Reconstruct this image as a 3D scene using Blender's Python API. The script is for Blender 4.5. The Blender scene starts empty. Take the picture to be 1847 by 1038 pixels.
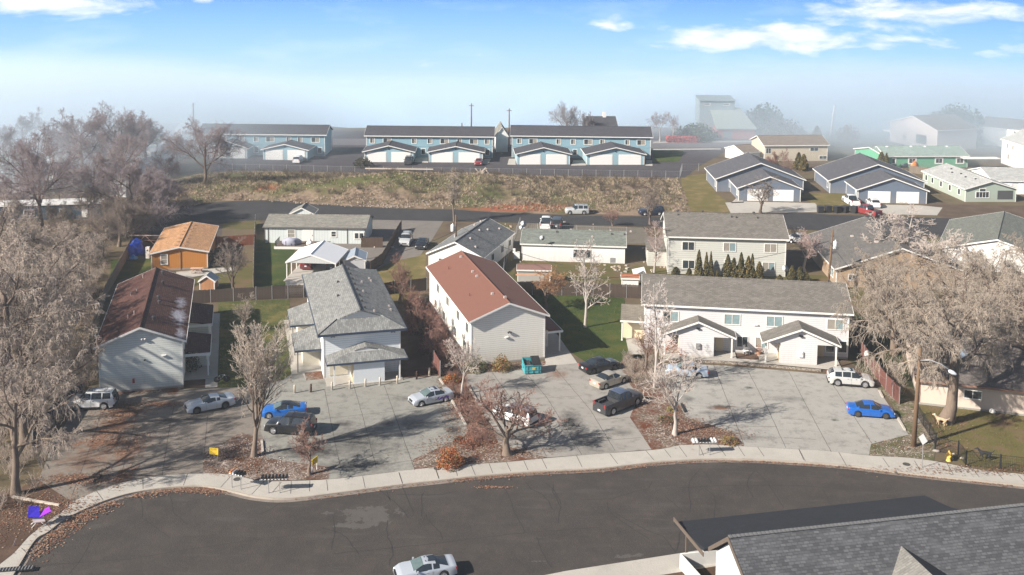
import bpy, math, random
import numpy as np
from mathutils import Matrix, Vector
random.seed(7); rng = np.random.default_rng(7)
PI = math.pi; R = math.radians
SC = bpy.context.scene; COL = SC.collection

# ---------------- camera, sky, sun, exposure ----------------
CF, CY0, CP, CR, CH = 1850.33, 145.04, 0.0956, -0.0088, 43.334   # focal px, principal row, pitch, roll, height
_cp, _sp, _cr, _sr = math.cos(CP), math.sin(CP), math.cos(CR), math.sin(CR)
cam = bpy.data.cameras.new("camera"); camo = bpy.data.objects.new("camera", cam); COL.objects.link(camo)
U_ = Vector((0, _sp, _cp)); X_ = Vector((1, 0, 0))
right = _cr * X_ - _sr * U_; up = _sr * X_ + _cr * U_; fwd = Vector((0, _cp, -_sp))
camo.matrix_world = Matrix(((right.x, up.x, -fwd.x, 0), (right.y, up.y, -fwd.y, 0), (right.z, up.z, -fwd.z, CH), (0, 0, 0, 1)))
cam.sensor_width = 36; cam.lens = CF / 1847 * 36; cam.shift_y = -(519 - CY0) / 1847
cam.clip_end = 5000; cam.clip_start = .5
SC.camera = camo
SUN_AZ = math.atan2(-.56, -1.0)        # direction towards the sun, measured from +X
SUN_EL = R(32)
sun = bpy.data.lights.new("sun", 'SUN'); sun.energy = 5; sun.angle = R(.9); sun.color = (1, .935, .85)
suno = bpy.data.objects.new("sun", sun); COL.objects.link(suno)
sd = Vector((math.cos(SUN_AZ) * math.cos(SUN_EL), math.sin(SUN_AZ) * math.cos(SUN_EL), math.sin(SUN_EL)))
suno.rotation_euler = sd.to_track_quat('Z', 'Y').to_euler(); suno.location = (-60, 60, 90)
SC.view_settings.view_transform = 'Standard'; SC.view_settings.look = 'None'
SC.view_settings.exposure = 0.95; SC.view_settings.gamma = 1

class NT:
    def __init__(s, tree): s.t = tree; s.n = tree.nodes; s.l = tree.links
    def node(s, typ, **kw):
        n = s.n.new(typ)
        ins = kw.pop('ins', {})
        for k, v in kw.items(): setattr(n, k, v)
        for k, v in ins.items(): s.set(n.inputs[k], v)
        return n
    def set(s, sock, v):
        if isinstance(v, bpy.types.NodeSocket): s.l.new(v, sock)
        elif isinstance(v, bpy.types.Node): s.l.new(v.outputs[0], sock)
        else:
            if isinstance(v, (tuple, list)) and sock.type == 'RGBA' and len(v) == 3: v = (*v, 1)
            sock.default_value = v
    def math(s, op, a, b=0., c=None, clamp=False):
        n = s.node('ShaderNodeMath', operation=op); n.use_clamp = clamp
        s.set(n.inputs[0], a); s.set(n.inputs[1], b)
        if c is not None: s.set(n.inputs[2], c)
        return n.outputs[0]
    def mix(s, f, a, b, blend='MIX'):
        n = s.node('ShaderNodeMix', data_type='RGBA', blend_type=blend)
        s.set(n.inputs[0], f); s.set(n.inputs[6], a); s.set(n.inputs[7], b)
        return n.outputs[2]
    def ramp(s, f, pts, interp='LINEAR'):
        n = s.node('ShaderNodeValToRGB'); s.set(n.inputs[0], f)
        cr = n.color_ramp; cr.interpolation = interp
        while len(cr.elements) < len(pts): cr.elements.new(.5)
        for e, (p, c) in zip(cr.elements, pts):
            e.position = p; e.color = (*c, 1) if isinstance(c, (tuple, list)) else (c, c, c, 1)
        return n.outputs[0]
    def noise(s, vec, scale, detail=4, rough=.55, dist=0.):
        n = s.node('ShaderNodeTexNoise', ins={'Scale': scale, 'Detail': detail, 'Roughness': rough, 'Distortion': dist})
        if vec is not None: s.set(n.inputs['Vector'], vec)
        return n.outputs[0]
    def mapping(s, vec, scale=(1, 1, 1), rot=(0, 0, 0), loc=(0, 0, 0)):
        return s.node('ShaderNodeMapping', ins={'Vector': vec, 'Scale': scale, 'Rotation': rot, 'Location': loc}).outputs[0]

w = bpy.data.worlds.new("World"); SC.world = w; w.use_nodes = True
def build_world():
    t = NT(w.node_tree); t.n.clear()
    sky = t.node('ShaderNodeTexSky', sky_type='NISHITA'); sky.sun_disc = False
    sky.sun_elevation = SUN_EL; sky.sun_rotation = (PI / 2 - SUN_AZ) % (2 * PI); sky.altitude = 300; sky.dust_density = 1.5
    tc = t.node('ShaderNodeTexCoord'); g = tc.outputs['Generated']
    sep = t.node('ShaderNodeSeparateXYZ', ins={0: g})
    z = sep.outputs[2]
    # low band of sky: blue overhead fading through pale haze into the fog bank, seen from the drone's height
    zz = t.math('MULTIPLY_ADD', z, 1 / .15, 1.0, clamp=True)    # -.15 -> 0, 0 -> 1
    band = t.ramp(zz, [(0, (2.9, 3.9, 4.6)), (.2, (3.0, 4.1, 4.9)), (.36, (3.7, 5.0, 6.5)), (.55, (2.7, 4.4, 6.8)), (.74, (1.75, 3.6, 6.5)), (.9, (1.05, 2.7, 6.0))])
    az = t.math('ARCTAN2', sep.outputs[0], sep.outputs[1])
    comb = t.node('ShaderNodeCombineXYZ', ins={0: az, 1: z})
    v = comb.outputs[0]
    nz = t.noise(t.mapping(v, (14, 44, 1)), 1.4, 7, .6, .3)
    nz2 = t.noise(t.mapping(v, (5, 20, 1), loc=(3, 1, 0)), 1.5, 6, .6)
    clouds = None
    def blob(cx, cy, rx, ry, s):
        nonlocal clouds
        a = (cx - 923.5) / CF; b = -(cy + 32.3) / CF / math.sqrt(1 + a * a)
        dx = t.math('DIVIDE', t.math('SUBTRACT', az, math.atan(a)), rx / CF)
        dz = t.math('DIVIDE', t.math('SUBTRACT', z, b), ry / CF)
        d = t.math('SQRT', t.math('ADD', t.math('MULTIPLY', dx, dx), t.math('MULTIPLY', dz, dz)))
        m = t.math('MULTIPLY', t.math('SUBTRACT', 1.0, d, clamp=True), s)
        clouds = m if clouds is None else t.math('MAXIMUM', clouds, m)
    for b in [(1390, 62, 300, 42, 1.5), (1250, 70, 130, 38, 1.1), (1590, 68, 110, 26, 1.1), (1660, 14, 260, 34, 1.5), (1560, 40, 200, 40, .9),
              (1100, 42, 60, 34, 1.05), (1700, 72, 60, 18, .9), (110, 14, 230, 36, 1.5), (765, 118, 60, 26, .75), (860, 100, 50, 14, .55), (1820, 80, 90, 60, .6), (370, 4, 60, 14, .7)]:
        blob(*b)
    cm = t.math('MULTIPLY', t.math('SUBTRACT', t.math('ADD', clouds, t.math('MULTIPLY', nz, 2.2)), 1.62), 1.5, clamp=True)
    cm = t.math('MULTIPLY', cm, t.math('GREATER_THAN', clouds, 0.001))
    wisp = t.math('MULTIPLY', t.math('SUBTRACT', nz2, .52, clamp=True), 1.3)
    ccol = t.ramp(nz, [(.35, (4.6, 5.3, 6.9)), (.62, (6.6, 6.8, 7.4))])
    band = t.mix(wisp, band, (5.2, 6.2, 7.4))
    band = t.mix(cm, band, ccol)
    k = t.math('MULTIPLY', t.math('SUBTRACT', z, .02), 1 / .12, clamp=True)
    band = t.mix(1., band, (1.85, 1.85, 1.85), 'MULTIPLY')
    col = t.mix(k, band, sky.outputs[0])
    bg = t.node('ShaderNodeBackground', ins={'Color': col, 'Strength': .05})
    t.l.new(bg.outputs[0], t.node('ShaderNodeOutputWorld').inputs[0])
build_world()

# ---------------- from a direction in the photograph to a place at height z ----------------
def H(px, py, z=0.):
    xr = (px - 923.5) / CF; ur = -(py - CY0) / CF
    X = xr * _cr + ur * _sr; U = -xr * _sr + ur * _cr
    dy = _cp + U * _sp; dz = -_sp + U * _cp
    t = (z - CH) / dz
    return (X * t, dy * t)
def PJ(x, y, z):
    zz = z - CH; Z = y * _cp - zz * _sp; U = y * _sp + zz * _cp
    return (923.5 + CF * (x * _cr - U * _sr) / Z, CY0 - CF * (x * _sr + U * _cr) / Z)
def Q(ox, oy, pts, s=3.8438): return [(ox + a / s, oy + b / s) for a, b in pts]   # read off an enlarged crop
def HH(pts, z=0.): return [H(a, b, z) for a, b in pts]

# ---------------- objects ----------------
def tag(o, label=None, cat=None, group=None, kind=None):
    if label: o['label'] = label
    if cat: o['category'] = cat
    if group: o['group'] = group
    if kind: o['kind'] = kind
    return o
def empty(name, loc=(0, 0, 0), rz=0, label=None, cat=None, group=None):
    o = bpy.data.objects.new(name, None); COL.objects.link(o); o.location = loc; o.rotation_euler = (0, 0, rz)
    o.empty_display_size = .2
    return tag(o, label, cat, group)
def link(name, me, parent=None, loc=None, rz=0):
    o = bpy.data.objects.new(name, me); COL.objects.link(o)
    if parent: o.parent = parent
    if loc is not None: o.location = loc
    if rz: o.rotation_euler = (0, 0, rz)
    return o
class MB:
    """collects shapes into one mesh"""
    def __init__(s): s.v = []; s.f = []; s.mi = []; s.cur = 0
    def add(s, vs, fs):
        b = len(s.v); s.v += [tuple(v) for v in vs]; s.f += [tuple(b + i for i in f) for f in fs]; s.mi += [s.cur] * len(fs); return s
    def box(s, cx, cy, cz, sx, sy, sz, rz=0., top=1.):
        hx, hy, hz = sx / 2, sy / 2, sz / 2; c, n = math.cos(rz), math.sin(rz); vs = []
        for z, k in ((-hz, 1), (hz, top)):
            for x, y in ((-hx, -hy), (hx, -hy), (hx, hy), (-hx, hy)):
                x *= k; y *= k; vs.append((cx + x * c - y * n, cy + x * n + y * c, cz + z))
        return s.add(vs, [(3, 2, 1, 0), (4, 5, 6, 7), (0, 1, 5, 4), (1, 2, 6, 5), (2, 3, 7, 6), (3, 0, 4, 7)])
    def bb(s, x0, x1, y0, y1, z0, z1): return s.box((x0 + x1) / 2, (y0 + y1) / 2, (z0 + z1) / 2, x1 - x0, y1 - y0, z1 - z0)
    def prism(s, poly, z0, z1):
        a = sum(poly[i][0] * poly[(i + 1) % len(poly)][1] - poly[(i + 1) % len(poly)][0] * poly[i][1] for i in range(len(poly)))
        if a < 0: poly = poly[::-1]
        n = len(poly); vs = [(p[0], p[1], z0) for p in poly] + [(p[0], p[1], z1) for p in poly]
        return s.add(vs, [tuple(range(n))[::-1], tuple(range(n, 2 * n))] + [(i, (i + 1) % n, n + (i + 1) % n, n + i) for i in range(n)])
    def sheet(s, poly, z):
        a = sum(poly[i][0] * poly[(i + 1) % len(poly)][1] - poly[(i + 1) % len(poly)][0] * poly[i][1] for i in range(len(poly)))
        if a < 0: poly = poly[::-1]
        return s.add([(p[0], p[1], z) for p in poly], [tuple(range(len(poly)))])
    def quad(s, a, b, c, d): return s.add([a, b, c, d], [(0, 1, 2, 3)])
    def slab(s, poly, t):
        """planar polygon in space thickened downwards by t"""
        n = len(poly); vs = [tuple(p) for p in poly] + [(p[0], p[1], p[2] - t) for p in poly]
        return s.add(vs, [tuple(range(n)), tuple(range(n, 2 * n))[::-1]] + [((i + 1) % n, i, n + i, n + (i + 1) % n) for i in range(n)])
    def tube(s, pts, rad, n=6, cap=True):
        pts = [Vector(p) for p in pts]
        if not isinstance(rad, (list, tuple)): rad = [rad] * len(pts)
        vs = []; fs = []
        for i, p in enumerate(pts):
            d = (pts[min(i + 1, len(pts) - 1)] - pts[max(i - 1, 0)]).normalized()
            a = d.orthogonal().normalized() if i == 0 else (a - d * a.dot(d)).normalized()
            b = d.cross(a)
            for k in range(n):
                q = 2 * PI * k / n; vs.append(tuple(p + (a * math.cos(q) + b * math.sin(q)) * rad[i]))
        for i in range(len(pts) - 1):
            for k in range(n): fs.append((i * n + k, i * n + (k + 1) % n, (i + 1) * n + (k + 1) % n, (i + 1) * n + k))
        if cap: fs.append(tuple(range(n))[::-1]); fs.append(tuple(range((len(pts) - 1) * n, len(pts) * n)))
        return s.add(vs, fs)
    def lathe(s, prof, n=12, c=(0, 0, 0), axis='z'):
        vs = []; fs = []
        for r, z in prof:
            for k in range(n):
                q = 2 * PI * k / n; a, b = r * math.cos(q), r * math.sin(q)
                vs.append((c[0] + a, c[1] + b, c[2] + z) if axis == 'z' else ((c[0] + z, c[1] + a, c[2] + b) if axis == 'x' else (c[0] + b, c[1] + z, c[2] + a)))
        for i in range(len(prof) - 1):
            for k in range(n): fs.append((i * n + k, i * n + (k + 1) % n, (i + 1) * n + (k + 1) % n, (i + 1) * n + k))
        fs.append(tuple(range(n))[::-1]); fs.append(tuple(range((len(prof) - 1) * n, len(prof) * n)))
        return s.add(vs, fs)
    def mesh(s, name, mat, smooth=False):
        me = bpy.data.meshes.new(name); me.from_pydata(s.v, [], s.f)
        for m in (mat if isinstance(mat, (list, tuple)) else [mat]): me.materials.append(m)
        if max(s.mi, default=0) > 0: me.polygons.foreach_set('material_index', s.mi)
        if smooth: me.polygons.foreach_set('use_smooth', [True] * len(me.polygons))
        me.update(); return me
    def build(s, name, mat, parent=None, smooth=False, loc=None, rz=0, bevel=0):
        o = link(name, s.mesh(name, mat, smooth), parent, loc, rz)
        if bevel:
            b = o.modifiers.new('bevel', 'BEVEL'); b.width = bevel; b.segments = 2; b.limit_method = 'ANGLE'
        return o
def copy_tree(o, parent=None):
    c = o.copy(); COL.objects.link(c); c.parent = parent
    if parent: c.matrix_parent_inverse = o.matrix_parent_inverse
    for ch in o.children: copy_tree(ch, c)
    return c
def np_mesh(name, verts, faces, mat, smooth=False):
    """verts (N,3), faces (M,k) numpy"""
    me = bpy.data.meshes.new(name); k = faces.shape[1]
    me.vertices.add(len(verts)); me.vertices.foreach_set('co', verts.astype(np.float32).ravel())
    me.loops.add(faces.size); me.loops.foreach_set('vertex_index', faces.astype(np.int32).ravel())
    me.polygons.add(len(faces)); me.polygons.foreach_set('loop_start', np.arange(0, faces.size, k, dtype=np.int32))
    me.polygons.foreach_set('loop_total', np.full(len(faces), k, dtype=np.int32))
    me.update(calc_edges=True)
    for m in (mat if isinstance(mat, (list, tuple)) else [mat]): me.materials.append(m)
    if smooth: me.polygons.foreach_set('use_smooth', np.ones(len(faces), dtype=bool))
    me.validate(); return me

# ---------------- materials ----------------
MATS = {}
def new_mat(name):
    m = bpy.data.materials.new(name); m.use_nodes = True; t = NT(m.node_tree); t.n.clear()
    out = t.node('ShaderNodeOutputMaterial'); b = t.node('ShaderNodeBsdfPrincipled'); t.l.new(b.outputs[0], out.inputs[0])
    return m, t, b
def mul(c, k): return tuple(min(1, x * k) for x in c)
def mat(name, col, rough=.7, var=.12, scale=3., metal=0., coat=0., bump=0., kind='', spec=.5, c2=None, freq=None, tint=None, dirt=0.):
    """procedural material: base colour with noise, plus the pattern its kind needs"""
    if name in MATS: return MATS[name]
    m, t, b = new_mat(name)
    tc = t.node('ShaderNodeTexCoord'); v = tc.outputs['Object']
    n1 = t.noise(v, scale, 5, .6); n2 = t.noise(v, scale * .13, 3, .5)
    c = t.mix(n1, mul(col, 1 - var), mul(col, 1 + var))
    c = t.mix(t.math('MULTIPLY', n2, .6), c, t.mix(.5, c, mul(c2 or col, 1 - var * 1.3)))
    h = None
    sep = t.node('ShaderNodeSeparateXYZ', ins={0: v})
    if kind == 'siding':
        fr = t.math('FRACT', t.math('MULTIPLY', sep.outputs[2], freq or 3.2))
        line = t.math('LESS_THAN', fr, .16)
        c = t.mix(t.math('MULTIPLY', line, .6), c, mul(col, .5)); h = fr
        run = t.noise(t.mapping(v, (2.5, 2.5, .18)), 1.6, 4, .6)
        low = t.math('SUBTRACT', 1.1, t.math('MULTIPLY', sep.outputs[2], .55), clamp=True)
        c = t.mix(t.math('MULTIPLY', t.math('SUBTRACT', run, .5, clamp=True), .5), c, mul(col, .62))
        c = t.mix(t.math('MULTIPLY', low, t.math('MULTIPLY', run, .45)), c, (.30, .25, .20))
    elif kind in ('panel', 'boards'):
        ax = t.math('ADD', sep.outputs[0], sep.outputs[1])
        fr = t.math('FRACT', t.math('MULTIPLY', ax, freq or 3.))
        line = t.math('LESS_THAN', fr, .1)
        c = t.mix(t.math('MULTIPLY', line, .5), c, mul(col, .45)); h = fr
        if kind == 'boards':
            wn = t.node('ShaderNodeTexWhiteNoise', noise_dimensions='1D', ins={'W': t.math('FLOOR', t.math('MULTIPLY', ax, freq or 3.))})
            c = t.mix(t.math('MULTIPLY', wn.outputs[0], .5), c, mul(c2 or col, .6))
    elif kind == 'shingle':
        br = t.node('ShaderNodeTexBrick', ins={'Vector': v, 'Color1': mul(col, .72), 'Color2': mul(c2 or col, 1.3), 'Mortar': mul(col, .45), 'Scale': 1., 'Mortar Size': .022, 'Brick Width': .42, 'Row Height': .2, 'Bias': -.1})
        sp = t.noise(v, 11, 2, .7); pl = t.noise(t.mapping(v, (.5, 1.6, 1)), .9, 4, .6)
        c = t.mix(.72, c, br.outputs[0]); h = sp
        c = t.mix(t.math('MULTIPLY', t.math('SUBTRACT', sp, .42, clamp=True), 1.6), c, mul(col, .5))
        c = t.mix(t.math('MULTIPLY', t.math('SUBTRACT', pl, .5, clamp=True), 1.6), c, mul(c2 or col, 1.45))
    elif kind == 'bark':
        s2 = t.noise(t.mapping(v, (1, 1, .22)), scale * 3, 4, .7)
        c = t.mix(t.math('MULTIPLY', s2, .8), c, mul(c2 or col, .45)); h = s2
    elif kind == 'rock':
        vo = t.node('ShaderNodeTexVoronoi', ins={'Vector': v, 'Scale': scale * 2})
        c = t.mix(vo.outputs['Color'], mul(col, .45), mul(c2 or col, 1.6)); h = vo.outputs[0]
    if dirt:
        d = t.noise(v, 1.1, 6, .65)
        c = t.mix(t.math('MULTIPLY', t.math('SUBTRACT', d, .48, clamp=True), dirt * 5, clamp=True), c, tint or mul(col, .4))
    b.inputs['Roughness'].default_value = rough; b.inputs['Metallic'].default_value = metal
    b.inputs['Specular IOR Level'].default_value = spec
    if kind == 'bark': bump = .8
    if coat: b.inputs['Coat Weight'].default_value = coat; b.inputs['Coat Roughness'].default_value = .08
    t.set(b.inputs['Base Color'], c)
    if bump:
        bn = t.node('ShaderNodeBump', ins={'Strength': bump, 'Distance': .03, 'Height': h if h is not None else n1}); t.l.new(bn.outputs[0], b.inputs['Normal'])
    MATS[name] = m; return m
def ground_mat(name, fn, rough=.95, spec=.2, bumpd=.05):
    if name in MATS: return MATS[name]
    m, t, b = new_mat(name); v = t.node('ShaderNodeTexCoord').outputs['Object']
    c, h = fn(t, v); t.set(b.inputs['Base Color'], c); b.inputs['Roughness'].default_value = rough; b.inputs['Specular IOR Level'].default_value = spec
    if h is not None:
        bn = t.node('ShaderNodeBump', ins={'Strength': .6, 'Distance': bumpd, 'Height': h}); t.l.new(bn.outputs[0], b.inputs['Normal'])
    MATS[name] = m; return m
def spots(t, v, lst, amp=.5, ns=1.3):
    """mask: ragged patches at given places (x, y, rx, ry)"""
    sep = t.node('ShaderNodeSeparateXYZ', ins={0: v}); n = t.noise(v, ns, 5, .65); out = None
    for (x, y, rx, ry, s) in lst:
        dx = t.math('DIVIDE', t.math('SUBTRACT', sep.outputs[0], x), rx); dy = t.math('DIVIDE', t.math('SUBTRACT', sep.outputs[1], y), ry)
        d = t.math('SQRT', t.math('ADD', t.math('MULTIPLY', dx, dx), t.math('MULTIPLY', dy, dy)))
        k = t.math('MULTIPLY', t.math('SUBTRACT', 1., t.math('ADD', d, t.math('MULTIPLY', t.math('SUBTRACT', n, .5), 2.6 * amp)), clamp=True), s * 1.6)
        out = k if out is None else t.math('MAXIMUM', out, k)
    return t.math('MINIMUM', out, 1.)
# ================= ground, street, pavements, lots =================
def smooth(pts, n=6, closed=False):
    out = []; m = len(pts)
    for i in range(m - 1):
        p0, p1, p2, p3 = pts[max(i - 1, 0)], pts[i], pts[i + 1], pts[min(i + 2, m - 1)]
        for k in range(n):
            t = k / n; a, b, c, d = -.5 * t + t * t - .5 * t ** 3, 1 - 2.5 * t * t + 1.5 * t ** 3, .5 * t + 2 * t * t - 1.5 * t ** 3, -.5 * t * t + .5 * t ** 3
            out.append((a * p0[0] + b * p1[0] + c * p2[0] + d * p3[0], a * p0[1] + b * p1[1] + c * p2[1] + d * p3[1]))
    out.append(pts[-1]); return out
def offset(pts, d):
    out = []
    for i, p in enumerate(pts):
        a = pts[max(i - 1, 0)]; b = pts[min(i + 1, len(pts) - 1)]
        dx, dy = b[0] - a[0], b[1] - a[1]; L = math.hypot(dx, dy) or 1
        out.append((p[0] - dy / L * d, p[1] + dx / L * d))
    return out
def strip(mb, a, b, z0, z1):
    for i in range(len(a) - 1):
        mb.add([(*a[i], z1), (*a[i + 1], z1), (*b[i + 1], z1), (*b[i], z1), (*a[i], z0), (*a[i + 1], z0), (*b[i + 1], z0), (*b[i], z0)],
               [(0, 1, 2, 3), (1, 0, 4, 5), (3, 2, 6, 7)])
def line(mb, pts, wd, z, jag=0.):
    """thin flat line on the ground"""
    P = []
    for i in range(len(pts) - 1):
        a, b = pts[i], pts[i + 1]; L = math.hypot(b[0] - a[0], b[1] - a[1]); n = max(1, int(L / .5)) if jag else 1
        for k in range(n): P.append((a[0] + (b[0] - a[0]) * k / n + random.gauss(0, jag), a[1] + (b[1] - a[1]) * k / n + random.gauss(0, jag)))
    P.append(pts[-1]); a, b = offset(P, wd / 2), offset(P, -wd / 2)
    for i in range(len(P) - 1): mb.add([(*b[i], z), (*b[i + 1], z), (*a[i + 1], z), (*a[i], z)], [(0, 1, 2, 3)])

curb_px = [(4, 1062), (23.4, 1038), (62, 976), (86, 960), (122, 934), (182, 906), (239, 889), (299, 880), (364, 877), (416, 886), (455, 895), (502, 899.5), (554, 896), (632, 886), (725, 874), (798, 866), (860, 859), (964, 850.7), (1080, 845), (1180, 834), (1274, 828.4), (1352, 829), (1430, 833), (1520, 839.5), (1601, 849.5), (1679, 858.5), (1757, 866.7), (1847, 876), (2000, 893), (2200, 915)]
inner_px = [(-22, 1034), (23, 1000), (52, 968), (83, 943), (114, 921.5), (129, 906), (174, 886), (213, 872), (257, 864), (291, 859), (338, 855), (367, 854.3), (406, 855.5), (442, 862), (466, 867), (502, 868.5), (593, 865), (684, 855), (748, 847), (834, 839), (912, 834), (974, 828), (1080, 819), (1165, 813), (1201, 809), (1227, 803.5), (1274, 802), (1342, 805.5), (1430, 810.5), (1500, 814.6), (1567, 822), (1637, 826), (1684, 832), (1741, 843), (1783, 850), (1847, 856), (2000, 872), (2200, 893)]
curb = smooth(HH(curb_px), 5); inner = smooth(HH(inner_px), 5)

def g_base(t, v):
    n = t.noise(v, .12, 6, .62); f = t.noise(v, 2.5, 6, .7); p = t.noise(v, .45, 5, .6)
    c = t.ramp(n, [(.33, (.055, .045, .03)), (.45, (.13, .095, .06)), (.55, (.15, .12, .065)), (.68, (.095, .08, .04))])
    c = t.mix(t.math('MULTIPLY', p, .45), c, (.13, .085, .055)); c = t.mix(t.math('MULTIPLY', f, .5), c, (.045, .035, .025))
    return c, f
def g_lawn(col, dry, dark=.5):
    def fn(t, v):
        n = t.noise(v, .35, 6, .62); f = t.noise(v, 5., 4, .7); q = t.noise(v, 1.4, 5, .65)
        c = t.ramp(n, [(.36, mul(col, .8)), (.5, col), (.62, dry)])
        c = t.mix(t.math('MULTIPLY', q, .5), c, mul(col, dark)); c = t.mix(t.math('MULTIPLY', f, .45), c, mul(dry, .45)); return c, f
    return fn
def g_asphalt(col, light, patches=None, amount=.3, streak=True):
    def fn(t, v):
        n = t.noise(v, .16, 6, .6); f = t.noise(v, 9, 3, .75); s = t.noise(t.mapping(v, (.25, 1.6, 1)), .5, 6, .65); q = t.noise(v, .5, 7, .7)
        c = t.mix(n, mul(col, .7), mul(col, 1.4)); c = t.mix(t.math('MULTIPLY', t.math('SUBTRACT', q, .45, clamp=True), 2.2, clamp=True), c, (col[0] * 1.75, col[1] * 1.6, col[2] * 1.45))
        c = t.mix(t.math('MULTIPLY', t.math('SUBTRACT', f, .5, clamp=True), 1.3), c, light)
        if streak: c = t.mix(t.math('MULTIPLY', t.math('SUBTRACT', s, .56, clamp=True), amount * 7, clamp=True), c, light)
        if patches:
            m = spots(t, v, patches, .9, .9); g = t.math('GREATER_THAN', t.math('MULTIPLY', m, t.math('ADD', t.noise(v, 4.5, 7, .8), .3)), .44)
            c = t.mix(t.math('MULTIPLY', g, .5), c, t.mix(t.noise(v, 1.5), mul(light, .7), mul(light, 1.1)))
        return c, f
    return fn
def g_conc(col, stains=(), rust=(), dark=.35):
    def fn(t, v):
        n = t.noise(v, .22, 6, .65); f = t.noise(v, 6, 4, .7); m = t.noise(v, .9, 6, .7)
        c = t.mix(n, mul(col, .72), mul(col, 1.18)); c = t.mix(t.math('MULTIPLY', f, .3), c, mul(col, .6))
        c = t.mix(t.math('MULTIPLY', t.math('SUBTRACT', m, .5, clamp=True), dark * 7, clamp=True), c, mul(col, .45))
        if stains: c = t.mix(t.math('MULTIPLY', spots(t, v, stains, .6, 1.4), .9), c, (.035, .032, .03))
        if rust: c = t.mix(t.math('MULTIPLY', spots(t, v, rust, 1.1, 1.1), .8), c, t.mix(t.noise(v, 5), (.10, .04, .02), (.2, .09, .045)))
        return c, f
    return fn
def g_bed(a, b, c3):
    def fn(t, v):
        vo = t.node('ShaderNodeTexVoronoi', ins={'Vector': v, 'Scale': 6.5}); n = t.noise(v, .5, 5, .6)
        k = t.node('ShaderNodeSeparateColor', ins={0: vo.outputs['Color']}).outputs[0]
        c = t.ramp(k, [(0, mul(a, .6)), (.45, a), (.8, b), (1, mul(b, 1.4))])
        c = t.mix(t.math('MULTIPLY', t.math('SUBTRACT', n, .42, clamp=True), 4.5, clamp=True), c, t.mix(t.noise(v, 4, 4, .7), mul(c3, .5), c3))
        return c, vo.outputs[0]
    return fn
def S(px, r, ry=None, s=1.): x, y = H(*px); return (x, y, r, ry or r, s)

GM_base = ground_mat('bare_ground', g_base)
GM_street = ground_mat('worn_asphalt', g_asphalt((.046, .040, .036), (.13, .12, .11), [S((662, 925), 3.6, 2.2, .8), S((640, 945), 3, .8, .7), S((1140, 1000), 2.5, .9, .5), S((960, 1010), 2, .6, .4)], .2))
GM_road = ground_mat('dark_asphalt', g_asphalt((.034, .033, .035), (.09, .085, .08), None, .10))
GM_farasph = ground_mat('far_asphalt', g_asphalt((.055, .05, .055), (.10, .095, .1), None, .12))
GM_walk = ground_mat('pavement_concrete', g_conc((.43, .40, .355), (), (), .14))
GM_gravel = ground_mat('grey_gravel', g_conc((.19, .17, .15), (), (), .3))
GM_bed = ground_mat('rock_bed', g_bed((.16, .12, .095), (.27, .22, .19), (.12, .055, .03)))
GM_bedg = ground_mat('rock_bed_with_leaves', g_bed((.15, .115, .085), (.25, .20, .17), (.15, .05, .022)))
GM_lawnA = ground_mat('lawn_green', g_lawn((.065, .085, .02), (.19, .15, .05)))
GM_lawnB = ground_mat('lawn_deep_green', g_lawn((.045, .075, .014), (.10, .10, .022)))
GM_lawnY = ground_mat('lawn_yellow', g_lawn((.15, .13, .04), (.25, .18, .08)))
GM_lawnD = ground_mat('lawn_patchy', g_lawn((.11, .105, .03), (.17, .105, .06)))
GM_dirt = ground_mat('brown_dirt', g_lawn((.11, .075, .05), (.15, .105, .075), .6))
GM_litter = ground_mat('leaf_litter_floor', g_lawn((.10, .06, .04), (.16, .10, .07), .4))

def struct(name, mb, m, kind='structure', **k): return tag(mb.build(name, m, **k), kind=kind)
# ground: one sheet from the kerb to beyond the farthest house
far = [(420, curb[-1][1] - 6), (420, 304)] + [(x, 304 + 3 * math.sin(x * .05) + 2 * math.sin(x * .17)) for x in range(400, -400, -14)] + [(-420, 304), (-420, curb[0][1] - 20)]
struct('ground', MB().sheet(offset(curb, .3) + far, -.004), GM_base)
struct('street', MB().sheet([(-160, 20), (230, 20), (230, 125), (-160, 125)], -.15), GM_street)
mb = MB(); cu = offset(curb, .17)
strip(mb, curb, cu, -.16, .015); struct('kerb', mb, ground_mat('kerb_concrete', g_conc((.42, .37, .31), (), (), .3)))
mb = MB(); strip(mb, offset(curb, -.38), offset(curb, .02), -.16, -.138); struct('gutter', mb, ground_mat('gutter_concrete', g_conc((.24, .2, .17), (), (), .4)))
struct('pavement', MB().sheet(offset(cu, 0) + inner[::-1], .012), GM_walk)
walkj = Q(320, 640, [(365, 850), (300, 920), (600, 880), (515, 970), (720, 885), (660, 955), (790, 880), (785, 965), (918, 875), (916, 950), (1035, 870), (1042, 945), (1285, 845), (1302, 925), (1535, 818), (1562, 900), (1790, 795), (1812, 862)]) \
    + Q(600, 768, [(460, 325), (485, 400), (715, 298), (738, 368), (850, 285), (865, 350), (960, 275), (990, 345), (1085, 265), (1110, 330), (1205, 255), (1235, 318), (1325, 245), (1355, 310), (1450, 230), (1485, 300), (1690, 208), (1730, 290)]) \
    + Q(1040, 600, [(230, 840), (285, 912), (480, 820), (538, 888), (610, 812), (655, 868), (710, 790), (765, 865), (850, 780), (880, 855), (975, 775), (1035, 858), (1120, 790), (1165, 858), (1255, 795), (1300, 860), (1540, 810), (1575, 885)]) \
    + Q(1367, 600, [(285, 810), (330, 895), (560, 830), (620, 935), (865, 870), (910, 935), (1085, 890), (1125, 958), (1300, 890), (1355, 985), (1490, 945), (1535, 1005), (1650, 960), (1700, 1020), (1800, 985), (1847, 1035)]) \
    + Q(0, 768, [(670, 455), (715, 517), (990, 370), (992, 440), (1300, 335), (1272, 415), (330, 690), (380, 745), (150, 850), (200, 900)])
M_joint = mat('joint_dark', (.07, .06, .05), .95, .3, 2)
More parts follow.
